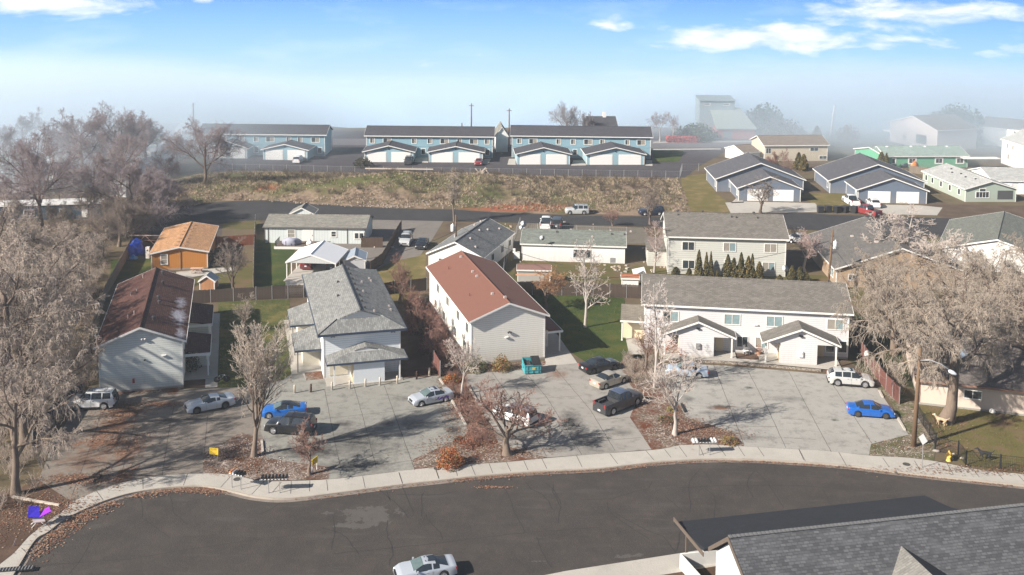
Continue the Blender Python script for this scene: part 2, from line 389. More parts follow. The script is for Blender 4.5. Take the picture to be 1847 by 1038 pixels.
mb = MB()
for i in range(0, len(walkj), 2): line(mb, HH(walkj[i:i + 2]), .05, .018)
line(mb, inner[25:-14], .04, .0175, .0)
struct('pavement_joints', mb, M_joint)

LAY = [0.004]
def area(name, px, m, z=.006, world=False, sm=0):
    p = px if world else HH(px)
    if sm: p = smooth(p + [p[0]], sm)[:-1]
    return struct(name, MB().sheet(p, z), m)
def joints(parent, segs, ox, oy, wd=.045, z=.026):
    mb = MB()
    for s in segs: line(mb, HH(Q(ox, oy, s)), wd, z, .012)
    o = mb.build('joint', M_joint, parent); return o
# --- four concrete parking lots
lot1 = [(129, 906), (69, 866), (86, 828), (112, 774), (130, 746), (150, 705), (213, 714), (299, 708), (303, 713), (316, 712), (324, 704), (370, 700), (437, 699), (476, 697), (470, 780), (476, 793.5), (434.5, 780.5), (367, 819.5), (365.5, 854), (338, 855), (291, 859), (257, 864), (213, 872), (174, 886)]
rust1 = [S(p, a, b, s) for p, a, b, s in [((205, 770), 2.2, 4, 1), ((225, 745), 2.4, 2.5, 1), ((185, 800), 3.4, 2.5, .8), ((140, 865), 3, 1.2, 1), ((230, 815), 2.0, 3.5, .7), ((295, 730), 2.2, 1., .8), ((222, 860), 1., 2.4, .8), ((160, 830), 3.4, 3, .5)]]
L1 = area('parking_lot', lot1, ground_mat('concrete_lot_stained', g_conc((.215, .185, .155), [S((170, 880), .9, .9, 1), S((345, 757), 1.2, .5, 1), S((300, 760), 2, 1, .5)], rust1, .5)), .02)
joints(L1, [[(975, 480), (930, 640), (830, 1030)], [(1215, 470), (1180, 630), (1125, 990)], [(1440, 580), (1415, 830)], [(700, 555), (640, 760), (500, 1130)], [(520, 690), (1180, 625), (1640, 610)], [(395, 812), (870, 765), (1160, 755), (1640, 700)], [(340, 930), (850, 900), (1400, 790)], [(290, 1030), (560, 1010), (830, 985), (1400, 935)]], 0, 600)
lot2 = [(478.7, 827), (476, 793.5), (470, 780), (476, 697), (511, 685.5), (525.5, 675), (545, 674), (552, 687), (583, 684), (604, 683), (606, 694), (715, 690), (716, 683), (771, 680.6), (792, 678), (796, 687), (838.7, 762.6), (846.5, 783.4), (743.7, 830), (748, 847), (684, 855), (593, 865), (597, 844), (543.7, 836)]
L2 = area('parking_lot', lot2, ground_mat('concrete_lot_mottled', g_conc((.275, .265, .235), [S((818, 776), 1.0, 1.2, 1), S((745, 765), 2.0, 1.6, .5), S((560, 815), 4.5, 2.0, .85), S((640, 800), 6, 5, .5), S((620, 765), 1.5, 1, .6), S((640, 840), 5, 2, .5), S((740, 720), 3, 1, .4), S((700, 765), 1.2, 1, .5)], (), .55)), .02)
joints(L2, [[(1020, 240), (1065, 470), (1100, 650), (1130, 780)], [(1220, 210), (1280, 410), (1380, 790)], [(1435, 215), (1500, 400), (1645, 800)], [(870, 460), (1070, 440), (1490, 395), (1845, 350)], [(880, 650), (1090, 610), (1560, 545), (1845, 500)], [(1060, 790), (1380, 770), (1630, 735)], [(620, 720), (1060, 790)]], 320, 640)
joints(L2, [[(590, 905), (830, 855), (1290, 790)], [(1010, 985), (1420, 930)]], 510, 590 + 0, .03)
lot3 = [(836, 686), (842.6, 675.5), (935, 668), (976, 662), (1041.6, 656), (1100, 650), (1118, 656), (1126, 680), (1150, 712), (1144, 735), (1136, 753.5), (1158.7, 787), (1175, 811.5), (1080, 819), (987, 826), (901, 803), (862, 730)]
L3 = area('parking_lot', lot3, ground_mat('concrete_lot_oily', g_conc((.31, .29, .26), [S((1030, 762), 1.5, 3.6, .7), S((1062, 800), 2.6, 3, .45), S((1045, 785), 1.5, 2, .5), S((960, 700), 2, 1.5, .3), S((930, 780), 2, 1.6, .4), S((1120, 780), 1.5, 1, .4), S((1000, 810), 3, 1, .4)], [S((1007, 675), 1.4, 2, .6)], .5)), .02)
joints(L3, [[(1045, 300), (1180, 455), (1420, 850)], [(800, 280), (1000, 560), (1175, 860)], [(1235, 250), (1480, 540), (1650, 820)], [(700, 470), (1180, 455), (1420, 440)], [(900, 640), (1310, 690), (1320, 690)], [(980, 720), (1290, 775)], [(1560, 605), (1750, 590)], [(1540, 755), (1830, 730)]], 680, 600)
lot4 = [(1184, 676), (1196.6, 655.5), (1305, 660), (1396, 667.5), (1481, 675), (1500, 676), (1583, 701.5), (1639, 784.7), (1571, 801.6), (1567, 822), (1500, 814.6), (1430, 810.5), (1342, 805.5), (1340, 800), (1321, 779.5), (1238, 753.5), (1205, 700)]
L4 = area('parking_lot', lot4, ground_mat('concrete_lot_pale', g_conc((.34, .325, .295), [S((1298, 735), 1.6, .7, .9), S((1280, 745), 1.5, .6, .5), S((1352, 700), .7, .5, .7), S((1290, 690), 2.5, 1, .3), S((1506, 758), .5, .4, .8), S((1420, 720), 2.5, 1, .35), S((1350, 790), 3, .8, .35), S((1240, 720), 1, 1, .5)], [S((1302, 737), 1.5, .7, .8)], .5)), .02)
joints(L4, [[(940, 200), (1040, 460), (1160, 780)], [(1190, 270), (1320, 520), (1450, 800)], [(1470, 270), (1620, 560), (1765, 830)], [(800, 510), (1320, 525)], [(1090, 650), (1390, 655)], [(1440, 730), (1660, 745)], [(1420, 597), (1610, 610)], [(760, 590), (820, 610)]], 1040, 600)
joints(L4, [[(510, 350), (670, 590), (790, 770)]], 1367, 600)
# --- planting islands
area('planting_bed', [(367, 819.5), (434.5, 780.5), (476, 793.5), (478.7, 827), (543.7, 836), (597, 844), (593, 865), (502, 868.5), (466, 867), (442, 862), (406, 855.5), (365.5, 854.3)], GM_bed, .03)
area('planting_bed', [(743.7, 830), (846.5, 783.4), (838.7, 762.6), (796, 687), (792, 678), (800, 640), (820, 660), (842.6, 675.5), (836, 686), (862, 730), (901, 803), (987, 826), (974, 828), (912, 834), (834, 839), (748, 847)], GM_bedg, .03)
area('planting_bed', [(1136, 753.5), (1144, 735), (1150, 712), (1126, 680), (1118, 656), (1130, 640), (1170, 640), (1196.6, 655.5), (1184, 676), (1205, 700), (1238, 753.5), (1321, 779.5), (1340, 800), (1342, 805.5), (1274, 802), (1227, 803.5), (1201, 809), (1175, 811.5), (1158.7, 787)], GM_bedg, .03)
area('planting_bed', [(1571, 801.6), (1639, 784.7), (1600, 715), (1583, 701.5), (1575, 680), (1600, 660), (1690, 790), (1684, 832), (1637, 826), (1567, 822)], ground_mat('weedy_bed', g_bed((.15, .12, .085), (.25, .21, .16), (.09, .10, .03))), .03)
area('planting_bed', [(129, 906), (69, 866), (40, 880), (-60, 900), (-60, 1060), (-22, 1034), (23, 1000), (52, 968), (83, 943), (114, 921)], GM_litter, .028)
for p, m in (([(213, 714), (178, 712), (170, 700), (332, 690), (333, 700), (324, 704), (316, 712), (303, 713), (299, 708)], GM_bedg), ([(331, 700), (331, 655), (372, 655), (370, 700)], GM_litter), ([(790, 636), (846, 640), (850, 660), (984, 652), (984, 658), (976, 662), (935, 668), (842, 675.5)], GM_bedg),
             ([(552, 687), (549, 672), (578, 669), (583, 684)], GM_bedg), ([(716, 683), (722, 668), (790, 664), (792, 678), (771, 680.6)], GM_litter), ([(1305, 634), (1375, 640), (1372, 652), (1320, 648)], GM_litter)):
    area('planting_bed', p, m, .034)
# --- lawns and yards
area('lawn', [(394, 545), (522, 540), (523, 600), (524, 640), (525.5, 675), (511, 685), (437, 699), (392, 698)], GM_lawnA, .012)
area('lawn', [(940, 528), (1125, 532), (1140, 640), (1118, 656), (1100, 650), (1060, 656), (1036, 640), (1000, 610), (960, 560)], GM_lawnB, .012)
area('lawn', [(460, 432), (536, 440), (524, 470), (516, 520), (460, 520)], GM_lawnB, .012)
area('lawn', [(700, 440), (768, 458), (768, 500), (740, 540), (700, 540), (660, 470)], GM_lawnY, .012)
area('lawn', [(912, 462), (1126, 478), (1165, 500), (1162, 530), (905, 524)], GM_lawnD, .012)
area('lawn', [(200, 470), (276, 462), (272, 492), (215, 505), (198, 520)], GM_lawnB, .012)
area('lawn', [(345, 490), (455, 474), (458, 520), (340, 522)], GM_lawnD, .012)
area('lawn', [(888, 400), (925, 400), (915, 440), (880, 436)], GM_lawnD, .012)
area('lawn', [(1228, 318), (1274, 314), (1292, 350), (1328, 374), (1318, 384), (1236, 380)], GM_lawnY, .012)
area('lawn', [(1432, 350), (1522, 349), (1532, 371), (1502, 384), (1482, 383), (1462, 366)], GM_lawnY, .012)
area('lawn', [(1654, 732), (1847, 745), (2100, 770), (2100, 880), (1847, 852), (1742, 842), (1692, 800)], ground_mat('yard_grass', g_lawn((.13, .12, .035), (.20, .12, .08), .6)), .012)
area('lawn', [(400, 398), (470, 394), (468, 414), (390, 412)], GM_lawnD, .012)
area('lawn', [(1140, 480), (1540, 500), (1580, 560), (1160, 520)], GM_lawnD, .010)
area('side_yard', [(1532, 560), (1600, 580), (1650, 700), (1583, 690), (1530, 650)], ground_mat('dark_green_yard', g_lawn((.035, .045, .015), (.08, .07, .03))), .012)
area('side_yard', [(722, 600), (800, 560), (800, 660), (722, 668)], GM_litter, .012)
area('path', [(385, 566), (397, 566), (392, 699), (368, 700)], GM_walk, .03)
area('path', [(512, 578), (524, 578), (560, 655), (552, 687), (545, 674), (525.5, 676), (522, 640)], GM_walk, .03)
area('path', [(983, 655), (983, 600), (1004, 602), (1041.6, 656), (976, 662)], GM_walk, .03)
area('path', [(1124, 590), (1144, 590), (1170, 655), (1136, 645)], GM_walk, .03)
# raised walk in front of the right apartments with its low rock edge
area('path', [(1196, 647), (1250, 640), (1310, 647), (1318, 649), (1372, 652), (1460, 662), (1490, 658), (1512, 650), (1508, 671), (1481, 668), (1396, 660), (1305, 653.5), (1196, 649)], GM_walk, .16)
mb = MB(); e1 = HH([(1196, 651), (1305, 655.5), (1396, 663), (1481, 670.5)]); strip(mb, offset(e1, -.12), offset(e1, .3), 0, .15)
tag(mb.build('low_rock_edging', mat('edging_rock', (.10, .08, .06), .95, .3, 4, kind='rock', c2=(.26, .22, .18))), 'low brown rock edging between the pale lot and the right apartments', 'edging')
# --- middle road, gravel, far lots
area('road', [(270, 412), (300, 385), (345, 371), (405, 364.5), (480, 363), (580, 370), (700, 376), (820, 379), (900, 384), (1010, 388), (1190, 391), (1430, 384), (1500, 388), (1700, 394), (1960, 402), (1960, 442), (1700, 428), (1430, 414), (1180, 409), (1000, 405), (920, 402), (600, 396), (440, 399), (400, 404), (330, 412), (262, 440)], GM_road, .018, sm=3)
area('gravel_yard', [(606, 436), (640, 420), (676, 395), (800, 399), (775, 440), (757, 462), (708, 472), (672, 490), (640, 490), (600, 470)], GM_gravel, .016)
area('gravel_yard', [(262, 440), (330, 412), (400, 404), (400, 425), (250, 470), (235, 460)], ground_mat('dark_gravel', g_conc((.09, .075, .065), (), (), .3)), .014)
area('gravel_yard', [(940, 404), (1160, 411), (1180, 440), (925, 440)], ground_mat('scruffy_gravel', g_conc((.16, .14, .11), (), (), .4)), .013)
area('far_parking', [(380, 309), (360, 262), (600, 236), (1230, 238), (1420, 244), (1330, 262), (1262, 300), (1235, 321), (900, 316.5), (640, 313)], GM_farasph, .014)
area('far_road', [(600, 250.5), (1000, 252), (1380, 255), (1380, 266), (1180, 268), (600, 262)], mat('far_road_grey', (.13, .12, .125), .9), .02)
area('far_pavement', [(1178, 269), (1300, 268), (1300, 270.2), (1178, 271.4)], GM_walk, .03)
area('far_pavement', [(1178, 256), (1370, 254), (1370, 257), (1178, 258.6)], GM_walk, .032)
area('far_verge', [(1178, 272), (1235, 272), (1225, 292), (1178, 294)], GM_lawnB, .026)
for p in ([(648, 293.6), (655, 285), (662, 285), (658, 293.6)], [(747, 293), (752, 281), (772, 283), (772, 294.4)], [(868.5, 295.6), (874, 287), (886, 287), (880, 297)], [(915, 297.8), (918, 287), (930, 287), (930, 298)], [(1030, 299.4), (1034, 290), (1056, 290), (1057, 299)], [(1164, 299.4), (1166, 289), (1176, 290), (1177, 300)]):
    area('far_pavement', p, GM_walk, .04)
for p in ([(1308, 366), (1345, 364), (1430, 366), (1470, 367), (1484, 383), (1318, 385)], [(1556, 369), (1660, 371), (1700, 375), (1690, 389), (1600, 387)], [(1335, 352), (1342, 366), (1318, 367)]):
    area('concrete_driveway', p, GM_walk, .022)
area('dirt_yard', [(1662, 368), (1847, 372), (1990, 380), (1990, 402), (1700, 394)], GM_dirt, .014)
area('dirt_yard', [(1640, 430), (1960, 444), (1960, 480), (1640, 470)], GM_lawnD, .013)
area('far_slope', [(1490, 250), (1700, 252), (1700, 272), (1490, 268)], GM_dirt, .05)
area('concrete_pad', [(1349, 302), (1370, 300), (1373, 305), (1352, 307)], GM_walk, .03)
# opposite pavement at the foot of the frame, under the near house
opp = HH([(880, 1062), (1020, 1034), (1225, 1002), (1300, 990), (1700, 935), (2100, 890)], -.15)
struct('near_ground', MB().sheet([(o[0], o[1]) for o in offset(opp, -2.2)] + [(140, 18), (-20, 18)], .0), GM_litter)
mb = MB(); strip(mb, opp, offset(opp, -2.3), -.16, .012); struct('pavement', mb, GM_walk)
# cracks in the street
mb = MB()
for s in ([(480, 400), (520, 520), (565, 600)], [(645, 620), (680, 680), (745, 740), (765, 790)], [(1180, 400), (1225, 500), (1260, 600), (1335, 740)], [(1415, 770), (1450, 870), (1500, 960), (1520, 990)], [(0, 890), (400, 850), (760, 810), (1300, 745), (1845, 705)]):
    line(mb, HH(Q(600, 768, s), -.15), .07, -.144, .03)
for s in ([(0, 1000), (400, 960), (900, 925), (1300, 860), (1845, 780)], [(650, 760), (580, 900), (480, 1030)], [(980, 470), (990, 640), (1180, 780)], [(1180, 460), (1200, 600), (1300, 690)]):
    line(mb, HH(Q(0, 768, s), -.15), .06, -.144, .03)
for s in ([(470, 0), (520, 50), (610, 190)], [(200, 0), (240, 60)], [(810, 90), (850, 170)], [(0, 90), (300, 75), (700, 75), (1000, 100)], [(1540, 70), (1620, 130)], [(0, 130), (100, 215)]):
    line(mb, HH(Q(1200, 850, s, 2.855), -.15), .07, -.144, .03)
rc = random.Random(4)
for _ in range(22):
    px, py = rc.uniform(100, 1500), rc.uniform(880, 1030); x, y = H(px, py, -.15); a = rc.choice([.3, 1.5, 1.7, 1.3]) + rc.gauss(0, .2); pts = [(x, y)]
    for _k in range(rc.randrange(3, 7)): a += rc.gauss(0, .25); x += math.cos(a) * 1.3; y += math.sin(a) * 1.3; pts.append((x, y))
    line(mb, pts, .08, -.144, .03)
struct('street_cracks', mb, mat('tar_crack', (.022, .02, .019), .9))

# --- rough field between the middle road and the far lot
def poly_mask(x, y, poly):
    ins = np.zeros(x.shape, bool); n = len(poly)
    for i in range(n):
        x1, y1 = poly[i]; x2, y2 = poly[(i + 1) % n]
        c = ((y1 > y) != (y2 > y)) & (x < (x2 - x1) * (y - y1) / ((y2 - y1) or 1e-9) + x1); ins ^= c
    return ins
def poly_dist(x, y, poly):
    d = np.full(x.shape, 1e9); n = len(poly)
    for i in range(n):
        ax, ay = poly[i]; bx, by = poly[(i + 1) % n]; L2 = (bx - ax) ** 2 + (by - ay) ** 2
        t = np.clip(((x - ax) * (bx - ax) + (y - ay) * (by - ay)) / L2, 0, 1); d = np.minimum(d, np.hypot(x - ax - t * (bx - ax), y - ay - t * (by - ay)))
    return d
def vnoise(x, y, s, seed):
    g = np.random.default_rng(seed).random((256, 256)); x = x / s; y = y / s
    xi = np.floor(x).astype(int); yi = np.floor(y).astype(int); fx = x - xi; fy = y - yi; fx = fx * fx * (3 - 2 * fx); fy = fy * fy * (3 - 2 * fy)
    a = g[xi % 256, yi % 256]; b = g[(xi + 1) % 256, yi % 256]; c = g[xi % 256, (yi + 1) % 256]; d = g[(xi + 1) % 256, (yi + 1) % 256]
    return a * (1 - fx) * (1 - fy) + b * fx * (1 - fy) + c * (1 - fx) * fy + d * fx * fy
field_poly = HH([(300, 330), (330, 312), (420, 309), (640, 313.5), (900, 317), (1222, 322), (1236, 345), (1245, 384), (1180, 389), (1010, 386), (900, 382), (820, 377), (700, 374), (580, 368.5), (480, 361), (405, 362), (345, 368), (285, 392), (250, 400), (230, 370)])
def field_h(x, y):
    d = poly_dist(x, y, field_poly); k = np.clip(d / 6, 0, 1)
    h = .55 * vnoise(x, y, 9, 1) + .3 * vnoise(x, y, 4, 2) + .12 * vnoise(x, y, 1.7, 3)
    for (px, py), r, a in [((700, 345), 12, 1.5), ((650, 352), 10, 1.0), ((810, 340), 14, 1.6), ((880, 350), 9, 1.4), ((1000, 360), 16, 1.0), ((540, 352), 12, .9), ((440, 340), 16, 1.0), ((730, 350), 6, 1.3)]:
        cx, cy = H(px, py); h = h + a * np.exp(-((x - cx) ** 2 + ((y - cy) * 1.5) ** 2) / r ** 2)
    return k * h + .03
fx = np.array([p[0] for p in field_poly]); fy = np.array([p[1] for p in field_poly]); st = 1.1
gx, gy = np.meshgrid(np.arange(fx.min(), fx.max(), st), np.arange(fy.min(), fy.max(), st), indexing='ij')
inside = poly_mask(gx, gy, field_poly); hz = np.where(inside, field_h(gx, gy), -.06)
nx, ny = gx.shape; idx = np.arange(nx * ny).reshape(nx, ny)
fc = np.stack([idx[:-1, :-1], idx[1:, :-1], idx[1:, 1:], idx[:-1, 1:]], -1).reshape(-1, 4)
keep = (inside[:-1, :-1] | inside[1:, :-1] | inside[1:, 1:] | inside[:-1, 1:]).reshape(-1)
def g_field(t, v):
    n = t.noise(v, .09, 6, .65); f = t.noise(v, 1.6, 6, .75); p = t.noise(v, .35, 5, .6)
    c = t.ramp(n, [(.36, (.08, .085, .035)), (.45, (.15, .11, .07)), (.52, (.26, .19, .135)), (.6, (.10, .07, .05))])
    c = t.mix(spots(t, v, [S((640, 345), 24, 9), S((700, 350), 20, 6), S((470, 330), 22, 10, .8), S((560, 350), 26, 6, .8), S((440, 320), 20, 8, .7), S((820, 352), 10, 6, .7), S((1000, 365), 18, 4, .5)], .8, .25), c, (.095, .10, .035))
    c = t.mix(spots(t, v, [S((940, 379), 14, 2.5, 1.2), S((482, 352), 3, 2, 1), S((1290, 385), 9, 2, .8)], .6, .4), c, (.24, .085, .045))
    c = t.mix(t.math('MULTIPLY', t.math('SUBTRACT', f, .5, clamp=True), 2.2, clamp=True), c, (.08, .06, .04))
    return c, f
me = np_mesh('field', np.stack([gx, gy, hz], -1).reshape(-1, 3), fc[keep], ground_mat('rough_field', g_field, .95, .1, .3), True)
tag(link('field', me), kind='structure')
def tufts(name, px_poly, n, size, cols, hfun=None, seed=1, label=None, parent=None, z=.01, wd=.5, pts=None):
    """many small upright blades in clumps: dry grass"""
    r = np.random.default_rng(seed)
    if pts is None:
        P = HH(px_poly); a = np.array(P); m = 0; X = []; Y = []
        while m < n:
            x = r.uniform(a[:, 0].min(), a[:, 0].max(), n); y = r.uniform(a[:, 1].min(), a[:, 1].max(), n); k = poly_mask(x, y, P) & (vnoise(x, y, 5, 11) + .3 * r.random(n) > .42)
            X.append(x[k]); Y.append(y[k]); m += k.sum()
            if m == 0: break
        x = np.concatenate(X)[:n]; y = np.concatenate(Y)[:n]
    else: x, y = pts
    n = len(x); z0 = hfun(x, y) if hfun else np.full(n, z); B = 6
    x = np.repeat(x, B) + r.normal(0, size * .35, n * B); y = np.repeat(y, B) + r.normal(0, size * .35, n * B); z0 = np.repeat(z0, B)
    h = size * r.uniform(.4, 1.1, n * B); a = r.uniform(0, 2 * PI, n * B); lx = r.normal(0, .45, n * B) * h; ly = r.normal(0, .45, n * B) * h; ww = size * wd * r.uniform(.3, .7, n * B) * .5
    v = np.empty((n * B, 3, 3)); dx, dy = np.cos(a) * ww, np.sin(a) * ww
    v[:, 0] = np.stack([x - dx, y - dy, z0 - .05], -1); v[:, 1] = np.stack([x + dx, y + dy, z0 - .05], -1); v[:, 2] = np.stack([x + lx, y + ly, z0 + h], -1)
    me = np_mesh(name, v.reshape(-1, 3), np.arange(n * B * 3).reshape(-1, 3), cols)
    me.polygons.foreach_set('material_index', np.repeat(r.integers(0, len(cols), n), B)); me.update()
    o = link(name, me, parent); tag(o, label, None, None, 'stuff')
    if label: o['category'] = 'grass' if 'grass' in name else name.split('_')[-1]
    return o
G_dry = [mat('dry_grass_' + k, c, .9, .2, 2) for k, c in (('straw', (.44, .34, .23)), ('pink', (.36, .27, .20)), ('brown', (.17, .125, .085)), ('green', (.14, .15, .05)))]
tufts('dry_grass', [(300, 330), (420, 310), (1222, 323), (1242, 384), (1010, 385), (820, 376), (580, 367), (400, 361), (285, 388)], 15000, .40, G_dry, field_h, 3, 'tufts of dry straw-coloured grass covering the rough field')
def litter(name, regions, cols, label, z=.05, size=.09, seed=5):
    """small flat leaves lying about: regions are (x, y, rx, ry, n)"""
    r = np.random.default_rng(seed); X = []; Y = []; Z = []
    for g in regions:
        n = g[4]; q = r.normal(0, .55, (n, 2)); X.append(g[0] + q[:, 0] * g[2]); Y.append(g[1] + q[:, 1] * g[3]); Z.append(np.full(n, g[5] if len(g) > 5 else z))
    x = np.concatenate(X); y = np.concatenate(Y); z = np.concatenate(Z); n = len(x); a = r.uniform(0, 2 * PI, n); s = size * r.uniform(.5, 1.2, n); v = np.empty((n, 4, 3))
    for k in range(4): q = a + k * PI / 2; v[:, k] = np.stack([x + np.cos(q) * s, y + np.sin(q) * s * .9, z + r.uniform(0, .05, n)], -1)
    me = np_mesh(name, v.reshape(-1, 3), np.arange(n * 4).reshape(-1, 4), cols); me.polygons.foreach_set('material_index', r.integers(0, len(cols), n)); me.update()
    o = link(name, me); tag(o, label, 'leaves', None, 'stuff'); return o
Lf = [mat('fallen_leaf_' + k, c, .9, .2, 3) for k, c in (('rust', (.21, .085, .045)), ('tan', (.30, .19, .12)), ('dark', (.09, .05, .035)))]
def along(px, z, n, w_):
    P = HH(px, z); out = []
    for i in range(len(P) - 1):
        a, b = P[i], P[i + 1]; L = math.hypot(b[0] - a[0], b[1] - a[1]); m = max(1, int(L / 1.2))
        for k in range(m): out.append((a[0] + (b[0] - a[0]) * k / m, a[1] + (b[1] - a[1]) * k / m, 1.0, w_, n, z + .02))
    return out
litter('fallen_leaves', along([(100, 962), (150, 935), (200, 910), (250, 895), (310, 884), (364, 881), (420, 890)], -.13, 150, .5) + along([(60, 1000), (100, 968), (150, 930), (195, 915)], -.13, 150, .8) + along([(560, 900), (725, 877), (860, 862)], -.13, 22, .25) + along([(830, 866), (960, 853), (1080, 848), (1180, 838)], -.13, 110, .45) + along([(1180, 837), (1280, 832), (1400, 835), (1520, 843), (1700, 864), (1847, 880)], -.13, 50, .22)
       + [S((370, 883), 2, .5)[:4] + (500, -.12), S((892, 877), 1.6, .2)[:4] + (150, -.12)], Lf, 'rust-brown fallen leaves gathered along the kerb', size=.075)
litter('fallen_leaves', [(*H(px, py), rx, ry, n, .05) for px, py, rx, ry, n in [(215, 745, 2.6, 3.0, 900), (200, 790, 3, 2.2, 500), (140, 866, 3.2, .9, 700), (175, 865, 2, 2, 200), (235, 800, 1.6, 3, 300), (225, 860, .8, 2.2, 300), (290, 730, 2.5, .8, 260), (70, 925, 3, 2.5, 700), (105, 915, 3, 1.6, 600), (30, 935, 4, 4, 600)]], Lf, 'brown fallen leaves drifted over the left concrete lot', size=.07)
litter('fallen_leaves', [(*H(px, py), rx, ry, n, .07) for px, py, rx, ry, n in [(425, 820, 3.5, 1.6, 500), (440, 850, 2.4, 1.0, 500), (820, 740, 1.3, 4, 1000), (855, 790, 2.6, 2.4, 1200), (830, 810, 4, 2, 700), (930, 815, 3, 1, 500), (800, 690, 1, 3, 400), (1250, 770, 2.4, 2.4, 800), (1290, 785, 3, 1.2, 900), (1210, 780, 2, 2.5, 300), (1170, 690, 2.5, 3, 400), (1220, 735, 1.2, 2, 300), (1650, 805, 4, 1.2, 300), (1780, 850, 9, .9, 900), (1700, 770, 3, 3, 300)]], Lf, 'rust-brown fallen leaves scattered over the planting beds', size=.07)
# ================= houses =================
WHITE = mat('trim_white', (.72, .70, .66), .6, .05)
GLASSD = mat('window_glass_dark', (.035, .045, .05), .08, .3, .8, spec=.8)
GLASSC = mat('window_with_curtain', (.22, .30, .31), .12, .35, 2.5, spec=.8)
GLASSB = mat('window_with_blind', (.30, .27, .23), .15, .25, 2.5, spec=.8)
M_vent = mat('vent_dark', (.05, .045, .045), .6); M_ventl = mat('vent_pale', (.42, .36, .33), .5); M_pipe = mat('pipe_grey', (.30, .29, .28), .5, metal=.3)
BEIGE = mat('door_beige', (.62, .52, .36), .6, .06)
M_black = mat('black_plastic', (.02, .02, .022), .45, .1)
def wall_frame(h, side, u, z):
    """point on a wall + its outward axis; side f/b = long sides -y/+y, l/r = ends -x/+x"""
    hx, hy = h['wx'], h['wy']
    return {'f': ((u, -hy), (1, 0), (0, -1)), 'b': ((-u, hy), (-1, 0), (0, 1)), 'l': ((-hx, -u), (0, -1), (-1, 0)), 'r': ((hx, u), (0, 1), (1, 0))}[side]
def wbox(mb, h, side, u0, u1, z0, z1, d0, d1):
    (x, y), (ax, ay), (nx, ny) = wall_frame(h, side, 0, 0)
    xs = [x + ax * u + nx * d for u in (u0, u1) for d in (d0, d1)]; ys = [y + ay * u + ny * d for u in (u0, u1) for d in (d0, d1)]
    return mb.bb(min(xs), max(xs), min(ys), max(ys), z0, z1)
def window(h, side, u, z, wd, ht, panes=2, glass=None, fr=.09, fm=None, cross=False, label=None):
    mb = MB(); a, b = u - wd / 2, u + wd / 2
    wbox(mb, h, side, a - fr, b + fr, z + ht, z + ht + fr, -.02, .06); wbox(mb, h, side, a - fr, b + fr, z - fr, z, -.02, .075)
    wbox(mb, h, side, a - fr, a, z, z + ht, -.02, .06); wbox(mb, h, side, b, b + fr, z, z + ht, -.02, .06)
    for k in range(1, panes): q = a + wd * k / panes; wbox(mb, h, side, q - .03, q + .03, z, z + ht, -.02, .05)
    if cross: wbox(mb, h, side, a, b, z + ht / 2 - .025, z + ht / 2 + .025, -.02, .045)
    f = mb.build('window', fm or WHITE, h['root'])
    g = MB(); gl = glass or [GLASSD, GLASSC]
    if not isinstance(gl, (list, tuple)): gl = [gl] * panes
    for k in range(panes):
        g.cur = k % len(gl); wbox(g, h, side, a + wd * k / panes, a + wd * (k + 1) / panes, z, z + ht, -.015, .02)
    g.build('pane', list(gl), f)
    if label: f['label'] = label
    return f
def door(h, side, u, wd=.95, ht=2.05, m=None, z=.12, handle=True, name='door'):
    mb = MB(); wbox(mb, h, side, u - wd / 2 - .08, u + wd / 2 + .08, z, z + ht + .08, -.02, .03)
    d = MB(); wbox(d, h, side, u - wd / 2, u + wd / 2, z, z + ht, -.01, .055)
    for q in (.3, 1.2):
        for s in (-.22, .22): wbox(d, h, side, u + s - .15, u + s + .15, z + q, z + q + .65, .04, .062)
    o = d.build(name, m or BEIGE, h['root'])
    mb.build('door_frame', WHITE, o)
    if handle: k = MB(); wbox(k, h, side, u + wd * .38, u + wd * .38 + .06, z + 1, z + 1.12, .05, .11); k.build('handle', M_black, o)
    return o
def garage_door(h, side, u, wd, ht, m=None, z=.02):
    fr = MB(); wbox(fr, h, side, u - wd / 2 - .12, u + wd / 2 + .12, z, z + ht + .12, -.02, .035)
    d = MB(); n = 4
    for k in range(n): wbox(d, h, side, u - wd / 2, u + wd / 2, z + ht * k / n + .012, z + ht * (k + 1) / n - .012, -.01, .06)
    o = d.build('garage_door', m or mat('garage_white', (.78, .76, .73), .5, .04), h['root']); fr.build('door_frame', WHITE, o); return o
def rz(h, u, v):      # roof height over local (u, v)
    W = h['W'] / 2; return h['e'] + h['r'] * (1 - abs(v) / W)
def vent(h, u, v, k='box', m=None, s=.3):
    z = rz(h, u, v); mb = MB()
    if k == 'box': mb.box(u, v, z + .1, s, s, .24, 0, .8); mb.build('roof_vent', m or M_vent, h['root'])
    elif k == 'pipe': mb.lathe([(.06, -.1), (.06, .4)], 6, (u, v, z)); mb.build('vent_pipe', m or M_vent, h['root'])
    else: mb.lathe([(.12, -.1), (.12, .3), (.22, .32), (.2, .45), (.05, .5)], 8, (u, v, z)); mb.build('roof_vent', m or M_vent, h['root'])
def roof_mesh(mb, L, W, e, r, t=.16, x0=None, x1=None, yr=0):
    x0 = -L / 2 if x0 is None else x0; x1 = L / 2 if x1 is None else x1; w = W / 2
    mb.add([(x0, -w, e), (x1, -w, e), (x1, yr, e + r), (x0, yr, e + r), (x0, w, e), (x1, w, e),
            (x0, -w, e - t), (x1, -w, e - t), (x1, yr, e + r - t), (x0, yr, e + r - t), (x0, w, e - t), (x1, w, e - t)],
           [(0, 1, 2, 3), (3, 2, 5, 4), (7, 6, 9, 8), (8, 9, 10, 11), (0, 6, 7, 1), (4, 5, 11, 10), (0, 3, 9, 6), (3, 4, 10, 9), (2, 1, 7, 8), (5, 2, 8, 11)])
